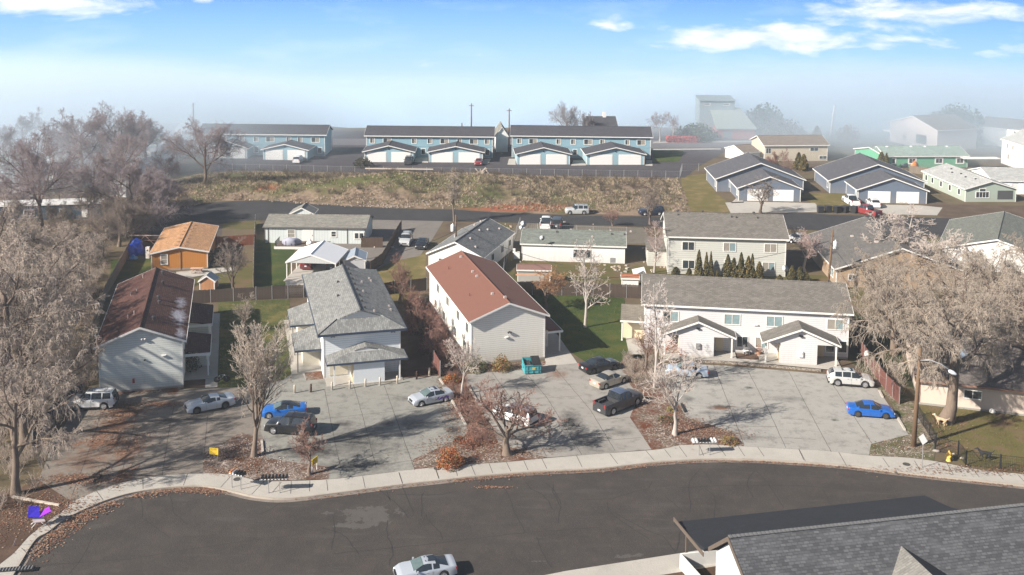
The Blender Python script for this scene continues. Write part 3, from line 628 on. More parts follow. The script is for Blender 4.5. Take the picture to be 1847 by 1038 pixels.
def fascia_mesh(mb, L, W, e, r, t=.2, d=.035):
    w = W / 2
    for s in (-1, 1):
        y0, y1 = (s * w, s * (w + d)); mb.bb(-L / 2 - d, L / 2 + d, min(y0, y1), max(y0, y1), e - t, e + .012)
    for x0, x1 in ((-L / 2 - d, -L / 2 - .001), (L / 2 + .001, L / 2 + d)):
        for s in (-1, 1):
            vs = [(x, y, z) for x in (x0, x1) for y, z in ((s * w, e - t), (s * w, e + .015), (0, e + r + .015), (0, e + r - t))]
            mb.add(vs, [(0, 1, 2, 3), (7, 6, 5, 4), (0, 4, 5, 1), (1, 5, 6, 2), (2, 6, 7, 3), (3, 7, 4, 0)])
def house(name, label, cat, x, y, th, L, W, e, r, wall, roof, ov=.42, group=None, trim=None, corner=True, z0=0, base=None, frost=None, roofgeo=True, fasc=True, wallx=None):
    root = empty(name, (x, y, z0), th, label, cat, group)
    wx, wy = L / 2 - (ov if wallx is None else wallx), W / 2 - ov; k = r / (W / 2); zt = e - .15 + k * ov
    h = dict(root=root, L=L, W=W, e=e, r=r, wx=wx, wy=wy, ov=ov)
    mb = MB(); zr = zt + k * wy
    vs = [(sx * wx, yy, zz) for sx in (-1, 1) for yy, zz in ((-wy, -.3), (-wy, zt), (0, zr), (wy, zt), (wy, -.3))]
    mb.add(vs, [(4, 3, 2, 1, 0), (5, 6, 7, 8, 9), (0, 1, 6, 5), (1, 2, 7, 6), (2, 3, 8, 7), (3, 4, 9, 8), (4, 0, 5, 9)])
    mb.build('wall', wall, root)
    if roofgeo:
        mb = MB(); roof_mesh(mb, L, W, e, r); ro = mb.build('roof', roof, root); h['roof'] = ro
        mb = MB(); mb.tube([(-L / 2, 0, e + r + .01), (L / 2, 0, e + r + .01)], .09, 6); mb.build('ridge_cap', roof, ro)
    if fasc and roofgeo: mb = MB(); fascia_mesh(mb, L, W, e, r); mb.build('fascia', trim or WHITE, root)
    if corner:
        for sx in (-1, 1):
            for sy in (-1, 1): mb = MB(); mb.box(sx * (wx - .04), sy * (wy - .04), (zt - .3) / 2, .13, .13, zt + .25); mb.build('corner_trim', trim or WHITE, root)
    if base: mb = MB(); mb.box(0, 0, .1, 2 * wx + .06, 2 * wy + .06, .22); mb.build('foundation', base, root)
    return h
def front_perp(A, B, e, P=None, RB=None, depth=8, r=None):
    """gable faces the camera: eave corners A (left) and B (right), peak P, far end of the ridge RB, all as seen"""
    a = np.array(H(*A, e)); b = np.array(H(*B, e)); mid = (a + b) / 2; u = (b - a) / np.linalg.norm(b - a); n = np.array([-u[1], u[0]]); W = np.linalg.norm(b - a)
    if r is None:
        lo, hi = .2, 6
        for _ in range(40):
            r = (lo + hi) / 2
            if PJ(mid[0], mid[1], e + r)[1] > P[1]: lo = r
            else: hi = r
    if RB: g = np.array(H(*RB, e + r)); depth = float((g - mid) @ n)
    c = mid + n * depth / 2; return c[0], c[1], math.atan2(n[1], n[0]), depth, W, e, r
def front_along(A, B, e, RL=None, pitch=.38, W=None, r=None):
    """long side faces the camera: eave corners A, B; left (or any) point on the ridge line RL"""
    a = np.array(H(*A, e)); b = np.array(H(*B, e)); mid = (a + b) / 2; u = (b - a) / np.linalg.norm(b - a); n = np.array([-u[1], u[0]]); L = np.linalg.norm(b - a)
    if W is None:
        lo, hi = 1, 14
        for _ in range(40):
            hw = (lo + hi) / 2; p = mid + n * hw; q = PJ(p[0], p[1], e + pitch * hw); p2 = p + u
            q2 = PJ(p2[0], p2[1], e + pitch * hw); yr = q[1] + (RL[0] - q[0]) * (q2[1] - q[1]) / (q2[0] - q[0])
            if yr > RL[1]: lo = hw
            else: hi = hw
        W = 2 * hw
    r = r or pitch * W / 2
    c = mid + n * W / 2; return c[0], c[1], math.atan2(u[1], u[0]), L, W, e, r
def meter(h, side, u, z, w_=.35, ht=.55, m=None, name='meter_box'):
    mb = MB(); wbox(mb, h, side, u - w_ / 2, u + w_ / 2, z, z + ht, -.01, .16); wbox(mb, h, side, u - w_ * .3, u + w_ * .3, z + ht * .5, z + ht * .9, .15, .2)
    return mb.build(name, m or mat('meter_grey', (.35, .35, .35), .5), h['root'])
def lamp(h, side, u, z, m=None):
    mb = MB(); (x, y), (ax, ay), (nx, ny) = wall_frame(h, side, 0, 0)
    px, py = x + ax * u, y + ay * u
    mb.box(px + nx * .05, py + ny * .05, z, .16, .16, .16); 
    for s in (-1, 1): mb.lathe([(.04, 0), (.09, .08), (.1, .18), (.02, .2)], 8, (px + nx * .15 + ax * s * .16, py + ny * .15 + ay * s * .16, z - .15))
    return mb.build('flood_light', m or M_pipe, h['root'])
def posts(root, pts, z0, z1, s=.14, m=None):
    for x, y in pts: mb = MB(); mb.box(x, y, (z0 + z1) / 2, s, s, z1 - z0); mb.box(x, y, z0 + .04, s + .06, s + .06, .08); mb.build('post', m or WHITE, root)
def frost_mat(name, col, c2, patches):
    def fn(t, v):
        base = t.node('ShaderNodeTexBrick', ins={'Vector': v, 'Color1': mul(col, .75), 'Color2': mul(c2, 1.2), 'Mortar': mul(col, .5), 'Scale': 1., 'Mortar Size': .02, 'Brick Width': .42, 'Row Height': .2}).outputs[0]
        sp = t.noise(v, 10, 3, .7); ma = t.noise(t.mapping(v, (.35, 2.2, 1)), 1.2, 5, .6)
        c = t.mix(t.math('MULTIPLY', t.math('SUBTRACT', ma, .48, clamp=True), 1.3, clamp=True), base, mul(col, .6))
        m = spots(t, v, patches, .8, 1.5); st = t.noise(t.mapping(v, (1, 5, 1)), 1.1, 5, .7)
        c = t.mix(t.math('MULTIPLY', m, t.math('MULTIPLY', st, 1.2, clamp=True)), c, (.62, .62, .68)); return c, sp
    return ground_mat(name, fn, .9, .3, .02)

D = R
R_brown = frost_mat('shingle_dark_brown', (.085, .037, .028), (.095, .042, .032), [(-4.5, -3.5, 3.2, 1.0, .8), (.5, -3.5, 2.5, .7, .6), (-10, -4.0, 2.5, .6, .7)])
R_grey = mat('shingle_grey', (.20, .20, .19), .9, .2, 3, kind='shingle', c2=(.24, .24, .225), bump=.4)
R_red = mat('shingle_terracotta', (.165, .068, .045), .9, .14, 4, c2=(.19, .085, .06), dirt=.22, tint=(.11, .05, .038), bump=.2)
R_taupe = mat('shingle_taupe', (.155, .14, .12), .9, .12, 3, kind='shingle', c2=(.165, .15, .13), bump=.3)
R_dk = mat('shingle_charcoal', (.055, .055, .065), .9, .15, 3, kind='shingle', bump=.3)
R_navy = mat('shingle_slate_blue', (.085, .085, .095), .9, .15, 3, kind='shingle', bump=.3)
S_green = mat('siding_pale_green', (.68, .70, .65), .75, .06, kind='siding', freq=4.2)
S_blue = mat('siding_pale_blue', (.78, .80, .80), .75, .04, kind='siding', freq=4.2)
S_cream = mat('siding_cream', (.76, .73, .66), .75, .05, kind='siding', freq=4.2)
S_white = mat('siding_white', (.60, .585, .585), .75, .04, kind='siding', freq=4.2)
S_sky = mat('siding_light_blue', (.22, .36, .42), .8, .05, kind='siding', freq=5)

# --- B1: brown roof, pale green gable, leftmost
h = house('apartment_house', 'two-storey pale green apartment house with dark brown roof at the left lot', 'building', -41.71, 115.49, D(105.07), 23.14, 9.18, 5.2, 1.83, S_green, R_brown, base=mat('foundation_grey', (.3, .28, .25), .9))
lamp(h, 'l', .3, 5.65, WHITE); meter(h, 'l', -.9, 3.3, .28, .28, WHITE, 'vent_cover'); meter(h, 'l', .35, 3.25, .16, .16, M_black, 'vent_cover'); meter(h, 'l', 2.3, 3.55, .45, .15, WHITE, 'vent_cover')
meter(h, 'l', -.8, .95, .22, .45, mat('red_box', (.30, .03, .03), .5), 'alarm_box')
for u, v in ((-8.2, -1.1), (-2.3, -1.3), (-.6, -1.1), (5.4, -1.2), (9.5, -.9)): vent(h, u, v, 'turbine', M_vent)
for u, v in ((-6.2, 1.7), (-5.6, 1.1), (3.3, 2.3), (4.1, 1.7), (9.2, 1.4)): vent(h, u, v, 'pipe', M_ventl)
for u in (-8, -3, 3, 8): window(h, 'f', u, 3.4, 1.5, 1.1); window(h, 'b', u, 3.4, 1.5, 1.1); window(h, 'b', u, .9, 1.5, 1.1)
for x0, x1 in ((-8.8, -2.6), (1.0, 8.5)):   # porch roofs on the right side, with posts
    mb = MB(); y0, y1 = -h['wy'], -h['wy'] - 2.75
    mb.add([(x0, y0 + .02, 3.2), (x1, y0 + .02, 3.2), (x1, y1, 2.65), (x0, y1, 2.65), (x0, y0 + .02, 3.05), (x1, y0 + .02, 3.05), (x1, y1, 2.5), (x0, y1, 2.5)], [(3, 2, 1, 0), (4, 5, 6, 7), (0, 1, 5, 4), (1, 2, 6, 5), (2, 3, 7, 6), (3, 0, 4, 7)])
    pr = mb.build('porch_roof', R_brown, h['root']); mb = MB(); mb.bb(x0 - .05, x0 - .005, y1, y0, 2.42, 2.72); mb.bb(x0, x1, y1 - .05, y1 - .004, 2.42, 2.68); mb.build('porch_fascia', WHITE, pr)
    posts(h['root'], [(x0 + .2, y1 + .25), (x1 - .2, y1 + .25), ((x0 + x1) / 2, y1 + .25)], 0, 2.5)
    mb = MB(); mb.bb(x0 + 3.2, x0 + 5.4, y1 + .5, y0 + .03, 0, 2.75); mb.build('storage_closet', S_green, h['root'])
door(h, 'f', -7.0); door(h, 'f', 2.5, m=mat('door_blue', (.08, .2, .42), .5)); 
mb = MB(); mb.bb(-9.5, 9.5, -h['wy'] - 2.6, -h['wy'] - .02, -.1, .1); mb.build('porch_floor', GM_walk, h['root'])

# --- B2: grey dutch-gable roof, pale blue walls
root2 = dict(x=-19.27, y=120.51, th=D(105.59), L=23.97, W=9.69, e=5.12, r=1.9)
h = house('apartment_house', 'two-storey white-blue apartment house with grey shingle roof, between the first and third houses', 'building', **root2, wall=S_blue, roof=R_grey, roofgeo=False, ov=.62)
L, W, e, r = 23.97, 9.69, 5.12, 1.9; x0, x1 = -L / 2, L / 2; w_ = W / 2
g = 1.6; yg = w_ - 2.25; zg = e + r * (1 - yg / w_); xg = x0 + 2.25; gb = 3.2; ybk = 1.6; zb = e + r * (1 - ybk / w_); xb = x1 - 3.25
# wall mesh gable ends rise above the hips, so trim: main slopes first
mb = MB(); t_ = .16
mb.slab([(x0, -w_, e), (x1, -w_, e), (xb, -ybk, zb), (xb, 0, e + r), (xg - .4, 0, e + r), (xg, -yg, zg)], t_)
mb.slab([(x1, w_, e), (x0, w_, e), (xg, yg, zg), (xg - .4, 0, e + r), (xb, 0, e + r), (xb, ybk, zb)], t_)
mb.slab([(x0, w_, e + .003), (x0, -w_, e + .003), (xg, -yg, zg + .003), (xg, yg, zg + .003)], t_); mb.slab([(x1, -w_, e + .003), (x1, w_, e + .003), (xb, ybk, zb), (xb, -ybk, zb)], t_)
rf = mb.build('roof', R_grey, h['root'])
mb = MB(); mb.add([(xg - .05, -yg, zg), (xg - .05, yg, zg), (xg - .05, 0, e + r - .12), (xg + .3, -yg, zg), (xg + .3, yg, zg), (xg + .3, 0, e + r - .12)], [(0, 2, 1), (3, 4, 5), (0, 1, 4, 3), (1, 2, 5, 4), (2, 0, 3, 5)]); mb.build('gable_panel', WHITE, rf)
mb = MB(); mb.tube([(xg - .4, 0, e + r), (xb, 0, e + r)], .1, 6)
for a, b in (((x0, -w_, e), (xg, -yg, zg)), ((x0, w_, e), (xg, yg, zg))): mb.tube([a, b], .08, 6)
mb.build('ridge_cap', mat('shingle_grey_dark', (.05, .055, .06), .9), rf)
NAVY = mat('fascia_navy', (.03, .045, .08), .6)
mb = MB(); d = .04
for a, b, c, f in ((x0 - d, x1 + d, -w_ - d, -w_ - .002), (x0 - d, x1 + d, w_ + .002, w_ + d), (x0 - d, x0 - .002, -w_, w_), (x1 + .002, x1 + d, -w_, w_)): mb.bb(a, b, c, f, e - .24, e + .015)
mb.build('fascia', NAVY, h['root']); mb = MB(); mb.bb(x0 + .01, x1 - .01, -w_ + .01, w_ - .01, e - .24, e - .2); mb.build('soffit', WHITE, h['root'])
for o in list(h['root'].children):   # lower the end walls below the hips
    if o.name.startswith('wall'):
        me = o.data
        for vtx in me.vertices:
            if vtx.co.z > e - .2: vtx.co.z = e - .21
for u, v in ((-9, -.6), (-6.5, -.6), (-4.2, -.6), (-2, -.6), (.3, -.6), (2.5, -.6), (4.8, -.6), (7, -.6)): vent(h, u, v, 'box', M_vent)
for u, v in ((-9.3, -1.6), (-2, -1.3), (2.4, -1.7), (5.3, -3), (4.4, -3.1), (-5.2, -3.9), (-6.5, -3.9)): vent(h, u, v, 'box', M_ventl, .22)
for u, v in ((-2.5, 1.7), (2.4, 1.2)): vent(h, u, v, 'box', M_vent, .25)
lamp(h, 'l', -3.2, 4.7); lamp(h, 'l', 3.4, 4.7)
for u in (-8, -3, 3, 8): window(h, 'f', u, 3.3, 1.5, 1.1); window(h, 'b', u, 3.3, 1.5, 1.1)
window(h, 'f', -6, .9, 1.4, 1.1, label=None)
# front porch wing of B2, dutch gable with posts and storeroom
fx = -h['wx']
def dutch(root, cx0, cx1, yc, w_, e, r, gs, yg, m, along='x', back=True):
    """small porch roof; ridge runs along x from wall (cx1) out to the front (cx0)"""
    zg = e + r * (1 - yg / w_); xg = cx0 + (w_ - yg) * gs; mb = MB()
    mb.slab([(cx0, yc - w_, e), (cx1, yc - w_, e), (cx1, yc, e + r), (xg - .12, yc, e + r), (xg, yc - yg, zg)], .14)
    mb.slab([(cx1, yc + w_, e), (cx0, yc + w_, e), (xg, yc + yg, zg), (xg - .12, yc, e + r), (cx1, yc, e + r)], .14)
    mb.slab([(cx0, yc + w_, e + .003), (cx0, yc - w_, e + .003), (xg, yc - yg, zg + .003), (xg, yc + yg, zg + .003)], .14)
    o = mb.build('porch_roof', m, root)
    mb = MB(); mb.add([(xg - .04, yc - yg, zg), (xg - .04, yc + yg, zg), (xg - .04, yc, e + r - .1), (xg + .2, yc - yg, zg), (xg + .2, yc + yg, zg), (xg + .2, yc, e + r - .1)], [(0, 2, 1), (3, 4, 5), (0, 1, 4, 3), (1, 2, 5, 4), (2, 0, 3, 5)]); mb.build('gable_panel', WHITE, o)
    mb = MB(); mb.bb(cx0 - .04, cx0 - .002, yc - w_, yc + w_, e - .2, e + .01); mb.bb(cx0 - .04, cx1, yc - w_ - .04, yc - w_ - .002, e - .2, e + .01); mb.bb(cx0 - .04, cx1, yc + w_ + .002, yc + w_ + .04, e - .2, e + .01); mb.build('porch_fascia', NAVY, o)
    return o
dutch(h['root'], fx - 2.7, fx - .01, -.25, 4.35, 2.55, 1.25, .5, 1.9, R_grey)
posts(h['root'], [(fx - 2.45, 3.3), (fx - 2.45, -3.75)], 0, 2.4)
mb = MB(); mb.bb(fx - 2.45, fx - .01, -2.1, 1.25, -.1, 2.45); mb.build('storage_closet', mat('panel_pale_blue', (.66, .69, .71), .7, .03), h['root'])
mb = MB(); mb.bb(fx - 2.6, fx - .02, -4.1, 4.1, -.1, .09); mb.build('porch_floor', GM_walk, h['root'])
mb = MB(); mb.bb(fx - 2.3, fx - .4, 1.27, 1.33, .1, 2.3); mb.build('door', BEIGE, h['root'])
mb = MB(); mb.bb(fx - .05, fx - .0, 1.6, 3.6, .3, 2.2); mb.build('panel', mat('panel_cream', (.62, .57, .46), .7), h['root'])
# two side porches on the left of B2
for x0_, x1_ in ((-9.2, -3.4), (-.6, 5.6)):
    y0 = h['wy']; mb = MB()
    mb.slab([(x0_, y0 + 2.9, 2.6), (x0_, y0 - .05, 2.6), (x0_ + 1.6, y0 - .05, 3.5), (x0_ + 1.6, y0 + 1.3, 3.2)], .12)
    mb.slab([(x1_, y0 - .05, 3.5), (x1_, y0 + 2.9, 2.6), (x0_, y0 + 2.9, 2.603), (x0_ + 1.6, y0 + 1.3, 3.2), (x0_ + 1.6, y0 - .05, 3.5)], .12)
    pr = mb.build('porch_roof', R_grey, h['root']); mb = MB(); mb.bb(x0_ - .04, x1_, y0 + 2.9, y0 + 2.94, 2.4, 2.61); mb.bb(x0_ - .04, x0_ - .002, y0, y0 + 2.9, 2.4, 2.61); mb.build('porch_fascia', NAVY, pr)
    posts(h['root'], [(x0_ + .2, y0 + 2.6), (x1_ - .2, y0 + 2.6)], 0, 2.45, .12, mat('post_grey', (.25, .23, .2), .7))
    mb = MB(); mb.bb(x0_ + 2.2, x1_ - .6, y0, y0 + 1.9, -.1, 2.7); mb.build('storage_closet', mat('panel_cream', (.62, .57, .46), .7), h['root'])
    mb = MB(); mb.bb(x0_, x1_, y0, y0 + 2.7, -.1, .08); mb.build('porch_floor', GM_walk, h['root'])

# --- B3: terracotta roof
h = house('apartment_house', 'two-storey cream apartment house with terracotta roof, behind the dumpster', 'building', -3.36, 124.55, D(106.51), 23.41, 9.6, 5.26, 1.85, S_cream, R_red, base=mat('foundation_grey', (.3, .28, .25), .9))
for u, v in ((9.2, .6), (2.3, .75), (.2, .75), (-7.2, .8), (-9.8, -.0)): vent(h, u, v, 'box', M_ventl, .34)
for u, v in ((7, 2.8), (-4.6, 2.9)): vent(h, u, v, 'pipe', mat('pipe_rust', (.2, .07, .05), .7))
vent(h, -4, -2, 'pipe', M_vent)
lamp(h, 'l', .1, 3.6, M_vent); meter(h, 'l', -.2, 2.9, .4, .15, WHITE, 'vent_cover')
for u in (-9.5, -5, 0.5, 6): window(h, 'b', -u - 0, 3.35, 1.3, 1.1, glass=[GLASSD])
for u in (-8, -3, 3, 8): window(h, 'b', u + .6, .9, 1.3, 1.1, glass=[GLASSD]); window(h, 'f', u, 3.3, 1.5, 1.1)
y1 = -h['wy']; mb = MB(); mb.slab([(-9.8, y1 + .02, 3.1), (-9.8, y1 - 2.7, 2.6), (-3.8, y1 - 2.7, 2.6), (-3.8, y1 + .02, 3.1)], .14); pr = mb.build('porch_roof', R_red, h['root'])
mb = MB(); mb.bb(-9.86, -9.805, y1 - 2.75, y1, 2.42, 2.66); mb.bb(-9.8, -3.8, y1 - 2.76, y1 - 2.705, 2.42, 2.63); mb.build('porch_fascia', WHITE, pr)
posts(h['root'], [(-9.6, y1 - 2.4), (-4, y1 - 2.4)], 0, 2.5); mb = MB(); mb.bb(-8, -4.2, y1 - 1.5, y1, -.1, 2.65); mb.build('storage_closet', S_cream, h['root']); door(h, 'f', -8.8)
mb = MB(); mb.bb(-10.2, -3.6, y1 - 2.7, y1, -.1, .1); mb.build('porch_floor', GM_walk, h['root'])
window(h, 'b', 10.2, 0.1, 1.0, 2.1, 1, [GLASSD])

# --- B4: taupe roof, white walls, two gabled porches
h = house('apartment_house', 'long two-storey white apartment house with taupe roof and two gabled porches, right side', 'building', 28.26, 121.84, D(-7.34), 24.29, 10.3, 5.53, 2.12, S_white, R_taupe, base=mat('foundation_grey', (.3, .28, .25), .9))
for u in (-9.2, -1.4, 2.4, 10.2): vent(h, u, 1.1 if u < 9 else .6, 'pipe', M_vent)
for u, gl in ((-8.7, [GLASSD, GLASSC]), (-1.55, [GLASSC]), (3.3, [GLASSC]), (10.2, [GLASSB, GLASSC])): window(h, 'f', u, 3.5, 1.75, 1.15, 2, gl)
window(h, 'f', 1.9, .85, 1.3, 1.2, 2, [GLASSB, GLASSC]); window(h, 'f', -.3, .85, 1.2, 1.2, 2, [GLASSD]); window(h, 'f', 11.1, .8, .9, 1.3, 1, [GLASSD]); window(h, 'f', 9.7, .8, .9, .9, 1, [GLASSD])
window(h, 'l', 2, 3.5, 1.2, 1.1); meter(h, 'f', 1.2, 3.5, .5, .13, WHITE, 'vent_cover')
fy = -h['wy']
for k, (A, B, P, lab) in enumerate((((1192, 601), (1329, 613.5), None, 1), ((1374.5, 615), (1519, 628), None, 2))):
    xa, ya = H(*A, 2.65); xb_, yb_ = H(*B, 2.65); rt = h['root']; M4 = Matrix.Translation((28.26, 121.84, 0)) @ Matrix.Rotation(D(-7.34), 4, 'Z'); Mi = M4.inverted()
    a = Mi @ Vector((xa, ya, 0)); b = Mi @ Vector((xb_, yb_, 0)); cx = (a.x + b.x) / 2; hw = (b.x - a.x) / 2; yf = (a.y + b.y) / 2; e, r = 2.65, 1.75
    mb = MB(); t_ = .15
    mb.slab([(cx - hw, yf, e), (cx, yf, e + r), (cx, fy - .01, e + r), (cx - hw, fy - .01, e)], t_); mb.slab([(cx, yf, e + r), (cx + hw, yf, e), (cx + hw, fy - .01, e), (cx, fy - .01, e + r)], t_)
    pr = mb.build('porch_roof', R_taupe, rt)
    mb = MB()
    for s in (-1, 1):
        vs = [(x, y, z) for y in (yf - .04, yf - .002) for x, z in ((cx + s * hw, e - .19), (cx + s * hw, e + .015), (cx, e + r + .015), (cx, e + r - .19))]
        mb.add(vs, [(0, 1, 2, 3), (7, 6, 5, 4), (0, 4, 5, 1), (1, 5, 6, 2), (2, 6, 7, 3), (3, 7, 4, 0)])
        mb.bb(min(cx + s * hw, cx + s * (hw + .04)), max(cx + s * hw, cx + s * (hw + .04)), yf, fy, e - .19, e + .01)
    mb.build('porch_fascia', WHITE, pr)
    # gable wall in front with storeroom below
    kk = r / hw; yw = yf + .45; q = hw - .45; zt = e - .16 + kk * .0
    bl, br = (cx - hw * .52, cx + hw * .42)
    mb = MB(); mb.add([(cx - q, yw, e - .16), (cx + q, yw, e - .16), (cx, yw, e - .16 + kk * q), (cx - q, yw + .12, e - .16), (cx + q, yw + .12, e - .16), (cx, yw + .12, e - .16 + kk * q)], [(0, 1, 2), (5, 4, 3), (0, 3, 4, 1), (1, 4, 5, 2), (2, 5, 3, 0)]); mb.build('porch_gable', S_white, rt)
    mb = MB(); mb.bb(bl, br, yw - .003, fy, -.1, e - .1); mb.build('storage_closet', S_white, rt)
    mb = MB(); mb.bb(bl - .06, bl - .005, yw + .3, yw + 1.3, .15, 2.2); mb.bb(bl - .07, bl - .005, yw + 1.7, yw + 2.5, .15, 2.2); mb.build('door', BEIGE, rt)
    posts(rt, [(cx + hw - .45, yw), (cx - hw + .45, yw)], .1, e - .15, .16)
    mb = MB(); mb.bb(cx - hw - .1, cx + hw + .1, yf + .1, fy, -.1, .17); mb.build('porch_floor', GM_walk, rt)
    mb = MB(); mb.box(cx - .05, yw - .12, e + kk * q - .75, .4, .25, .14); mb.build('porch_lamp', M_black, rt)
    mb = MB(); mb.box(cx - .0, yw - .1, 1.35, .5, .18, .65); mb.box(cx + .05, yw - .21, 1.5, .2, .06, .2); mb.build('meter_box', WHITE if k else M_pipe, rt)
    mb = MB(); mb.bb(br + .3, br + 1.2, fy - .05, fy - .0, .15, 2.2); mb.build('door', BEIGE, rt)
# lean-to at B4's left end
lx = -h['wx']; mb = MB(); mb.slab([(lx - 2.9, -2.6, 2.55), (lx + .0, -2.6, 2.55), (lx + .0, 1.6, 3.3), (lx - 2.9, 1.6, 3.3)], .14); pr = mb.build('porch_roof', mat('shingle_tan', (.19, .165, .13), .9, .15, 3, kind='shingle'), h['root'])
mb = MB(); mb.bb(lx - 2.95, lx, -2.66, -2.605, 2.38, 2.58); mb.build('porch_fascia', WHITE, pr)
mb = MB(); mb.bb(lx - 2.6, lx - .0, -1.4, 1.4, -.1, 2.75); mb.build('storage_closet', BEIGE, h['root']); posts(h['root'], [(lx - 2.7, -2.4)], 0, 2.4)

# --- M: two-storey behind B4
S_sage = mat('siding_pale_sage', (.52, .52, .47), .75, .04, kind='siding')
h = house('apartment_house', 'two-storey pale sage apartment house behind the row of small conifers', 'building', 32.59, 154.91, D(-3.98), 18.15, 11.22, 5.78, 2.4, S_sage, R_taupe)
for u, g_ in ((-5.7, [GLASSD]), (.4, [GLASSB, GLASSC]), (6.4, [GLASSB])): window(h, 'f', u, 3.7, 1.7, 1.2, 2, g_)
for u, g_ in ((-5.6, [GLASSD]), (6.2, [GLASSB, GLASSC])): window(h, 'f', u, .9, 1.7, 1.2, 2, g_)
window(h, 'f', .3, .15, 1.1, 2.2, 1, [GLASSC])
for u in (-6.9, -5, -3.1, -1, 1, 2.6, 4.7, 6.4, 8): vent(h, u, .35, 'turbine' if int(u * 10) % 2 else 'box', M_vent, .35)
for u, v in ((-6.9, -.6), (1.2, -.8), (1.9, -.9), (5.1, -.9)): vent(h, u, v, 'box', M_vent, .22)
mb = MB(); mb.box(-h['wx'] - 1.4, 1.0, 1.35, 2.8, 4.5, 2.7); mb.build('storage_closet', S_sage, h['root'])
mb = MB(); mb.slab([(-h['wx'] - 3, -1.6, 2.75), (-h['wx'], -1.6, 2.75), (-h['wx'], 3.6, 3.2), (-h['wx'] - 3, 3.6, 3.2)], .15); mb.build('porch_roof', R_taupe, h['root'])

# --- three light blue apartment rows far behind, each with a pair of double garages
F2 = (-20.21, 254.73, D(-.21), 32.14, 9.85, 5.36, 1.76); F3 = (17.35, 255.61, D(-1.2), 35.28, 9.81, 5.49, 1.9)
bx, by = H(588.8, 243.8, 5.36); F1 = (bx - 16.0, by + 5.0, D(-.5), 32.1, 9.85, 5.36, 1.76)
for F, lab, wins in ((F1, 'light blue two-storey apartment row, leftmost of the three', (-14, -9.5, -5, -1.5, 2.0, 6.6, 9.4, 13.2)), (F2, 'light blue two-storey apartment row, middle one of the three', (-14.1, -10.4, -3.8, .1, 3.7, 7.4, 14.2, 10.9)), (F3, 'light blue two-storey apartment row, rightmost of the three beside the birch', (-15.3, -11.9, -5.6, -2, 1.7, 5.2, 11.4, 14.8))):
    h = house('apartment_row', lab, 'building', *F, S_sky, R_dk, ov=.5, group='light blue apartment rows')
    for k, u in enumerate(wins): window(h, 'f', u, 3.5, 1.0 if k % 3 != 1 else 1.9, 1.15, 2, [GLASSD, GLASSB], .14)
    for u in (-10, -1.5, 6.5, 14.8): window(h, 'f', u if u < 14 else 14.3, .8, .9, 1.3, 1, [GLASSD], .14)
    for u in (-9.5, -1, 7.8, 15.2 if F is F3 else 12): vent(h, u, .8, 'box', M_vent, .6)
    mb = MB(); mb.bb(-h['wx'] - .02, h['wx'] + .02, -h['wy'] - .04, -h['wy'] - .005, 2.75, 2.95); mb.build('belt_trim', S_sky, h['root'])
gars = [((372, 267), (448, 268), (408.5, 255), (426.6, 249), 'light blue double garage half hidden by the big bare tree'), ((469.9, 269.8), (556.8, 271.3), (512.8, 260.2), (532.3, 250.3), 'light blue double garage beside the parked white van'),
        ((653, 274), (748.8, 274.5), (698.8, 262.8), (715, 252.4), 'light blue double garage at the left end of the middle row'), ((769.6, 274.5), (874.4, 275.2), (820.3, 264), (829.4, 254.2), 'light blue double garage at the right end of the middle row'),
        ((929.1, 278.4), (1031.9, 278.4), (979.3, 266.1), (983.2, 255.7), 'light blue double garage at the left end of the right row'), ((1055.3, 278.9), (1166.7, 278.9), (1110.2, 266.1), (1108.1, 255.7), 'light blue double garage at the right end of the right row')]
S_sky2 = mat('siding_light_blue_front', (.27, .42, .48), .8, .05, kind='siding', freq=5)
for A, B_, P, RB, lab in gars:
    p = front_perp(A, B_, 2.6, P, RB); p = (*p[:3], min(p[3], 11.5), *p[4:])
    # keep the front where it is seen
    a = np.array(H(*A, 2.6)); b = np.array(H(*B_, 2.6)); mid = (a + b) / 2; p = (mid[0] + math.cos(p[2]) * p[3] / 2, mid[1] + math.sin(p[2]) * p[3] / 2, *p[2:])
    h = house('garage', lab, 'garage', *p, S_sky2, R_dk, ov=.5, group='double garages of the blue apartment rows')
    q = h['wy']
    for s in (-1, 1): garage_door(h, 'l', s * q * .5, q * .76, 2.35)
    mb = MB(); wbox(mb, h, 'l', -.1, .1, 3.1, 3.35, 0, .15); mb.build('wall_lamp', M_black, h['root'])

# --- manufactured homes and bungalows in the middle
S_pale = mat('panel_white_green', (.58, .62, .60), .7, .04, kind='panel', freq=2.2)
R_wg = mat('shingle_weathered', (.20, .19, .165), .9, .15, 3, kind='shingle', c2=(.23, .215, .18))
h = house('manufactured_home', 'long white manufactured home with grey roof and timber deck', 'house', *front_along((473.8, 409.5), (661.1, 411.6), 2.75, (485.5, 386.9), .28), S_pale, R_wg, ov=.25, trim=mat('trim_dark', (.12, .11, .10), .7))
for u in (-6.5, -1.5, 2, 8): vent(h, u, .5, 'box', M_vent, .25)
window(h, 'f', -3.9, 1.0, 1.1, 1.2, 1, [GLASSB], .16, cross=True); window(h, 'f', 3.1, 1.2, .7, .8, 1, [GLASSD], .16, cross=True); window(h, 'f', 6.9, .9, .6, .9, 1, [GLASSD], .14); window(h, 'f', 7.7, .9, .6, .9, 1, [GLASSD], .14)
door(h, 'f', -1.1, 1.7, 2.1, WHITE, .3)
mb = MB(); mb.bb(5.3, 5.45, -h['wy'] - .05, -h['wy'], 0, 2.6); mb.bb(-7.8, -7.65, -h['wy'] - .05, -h['wy'], 0, 2.6); mb.build('downpipe', mat('trim_dark', (.12, .11, .10), .7), h['root'])
W1 = h
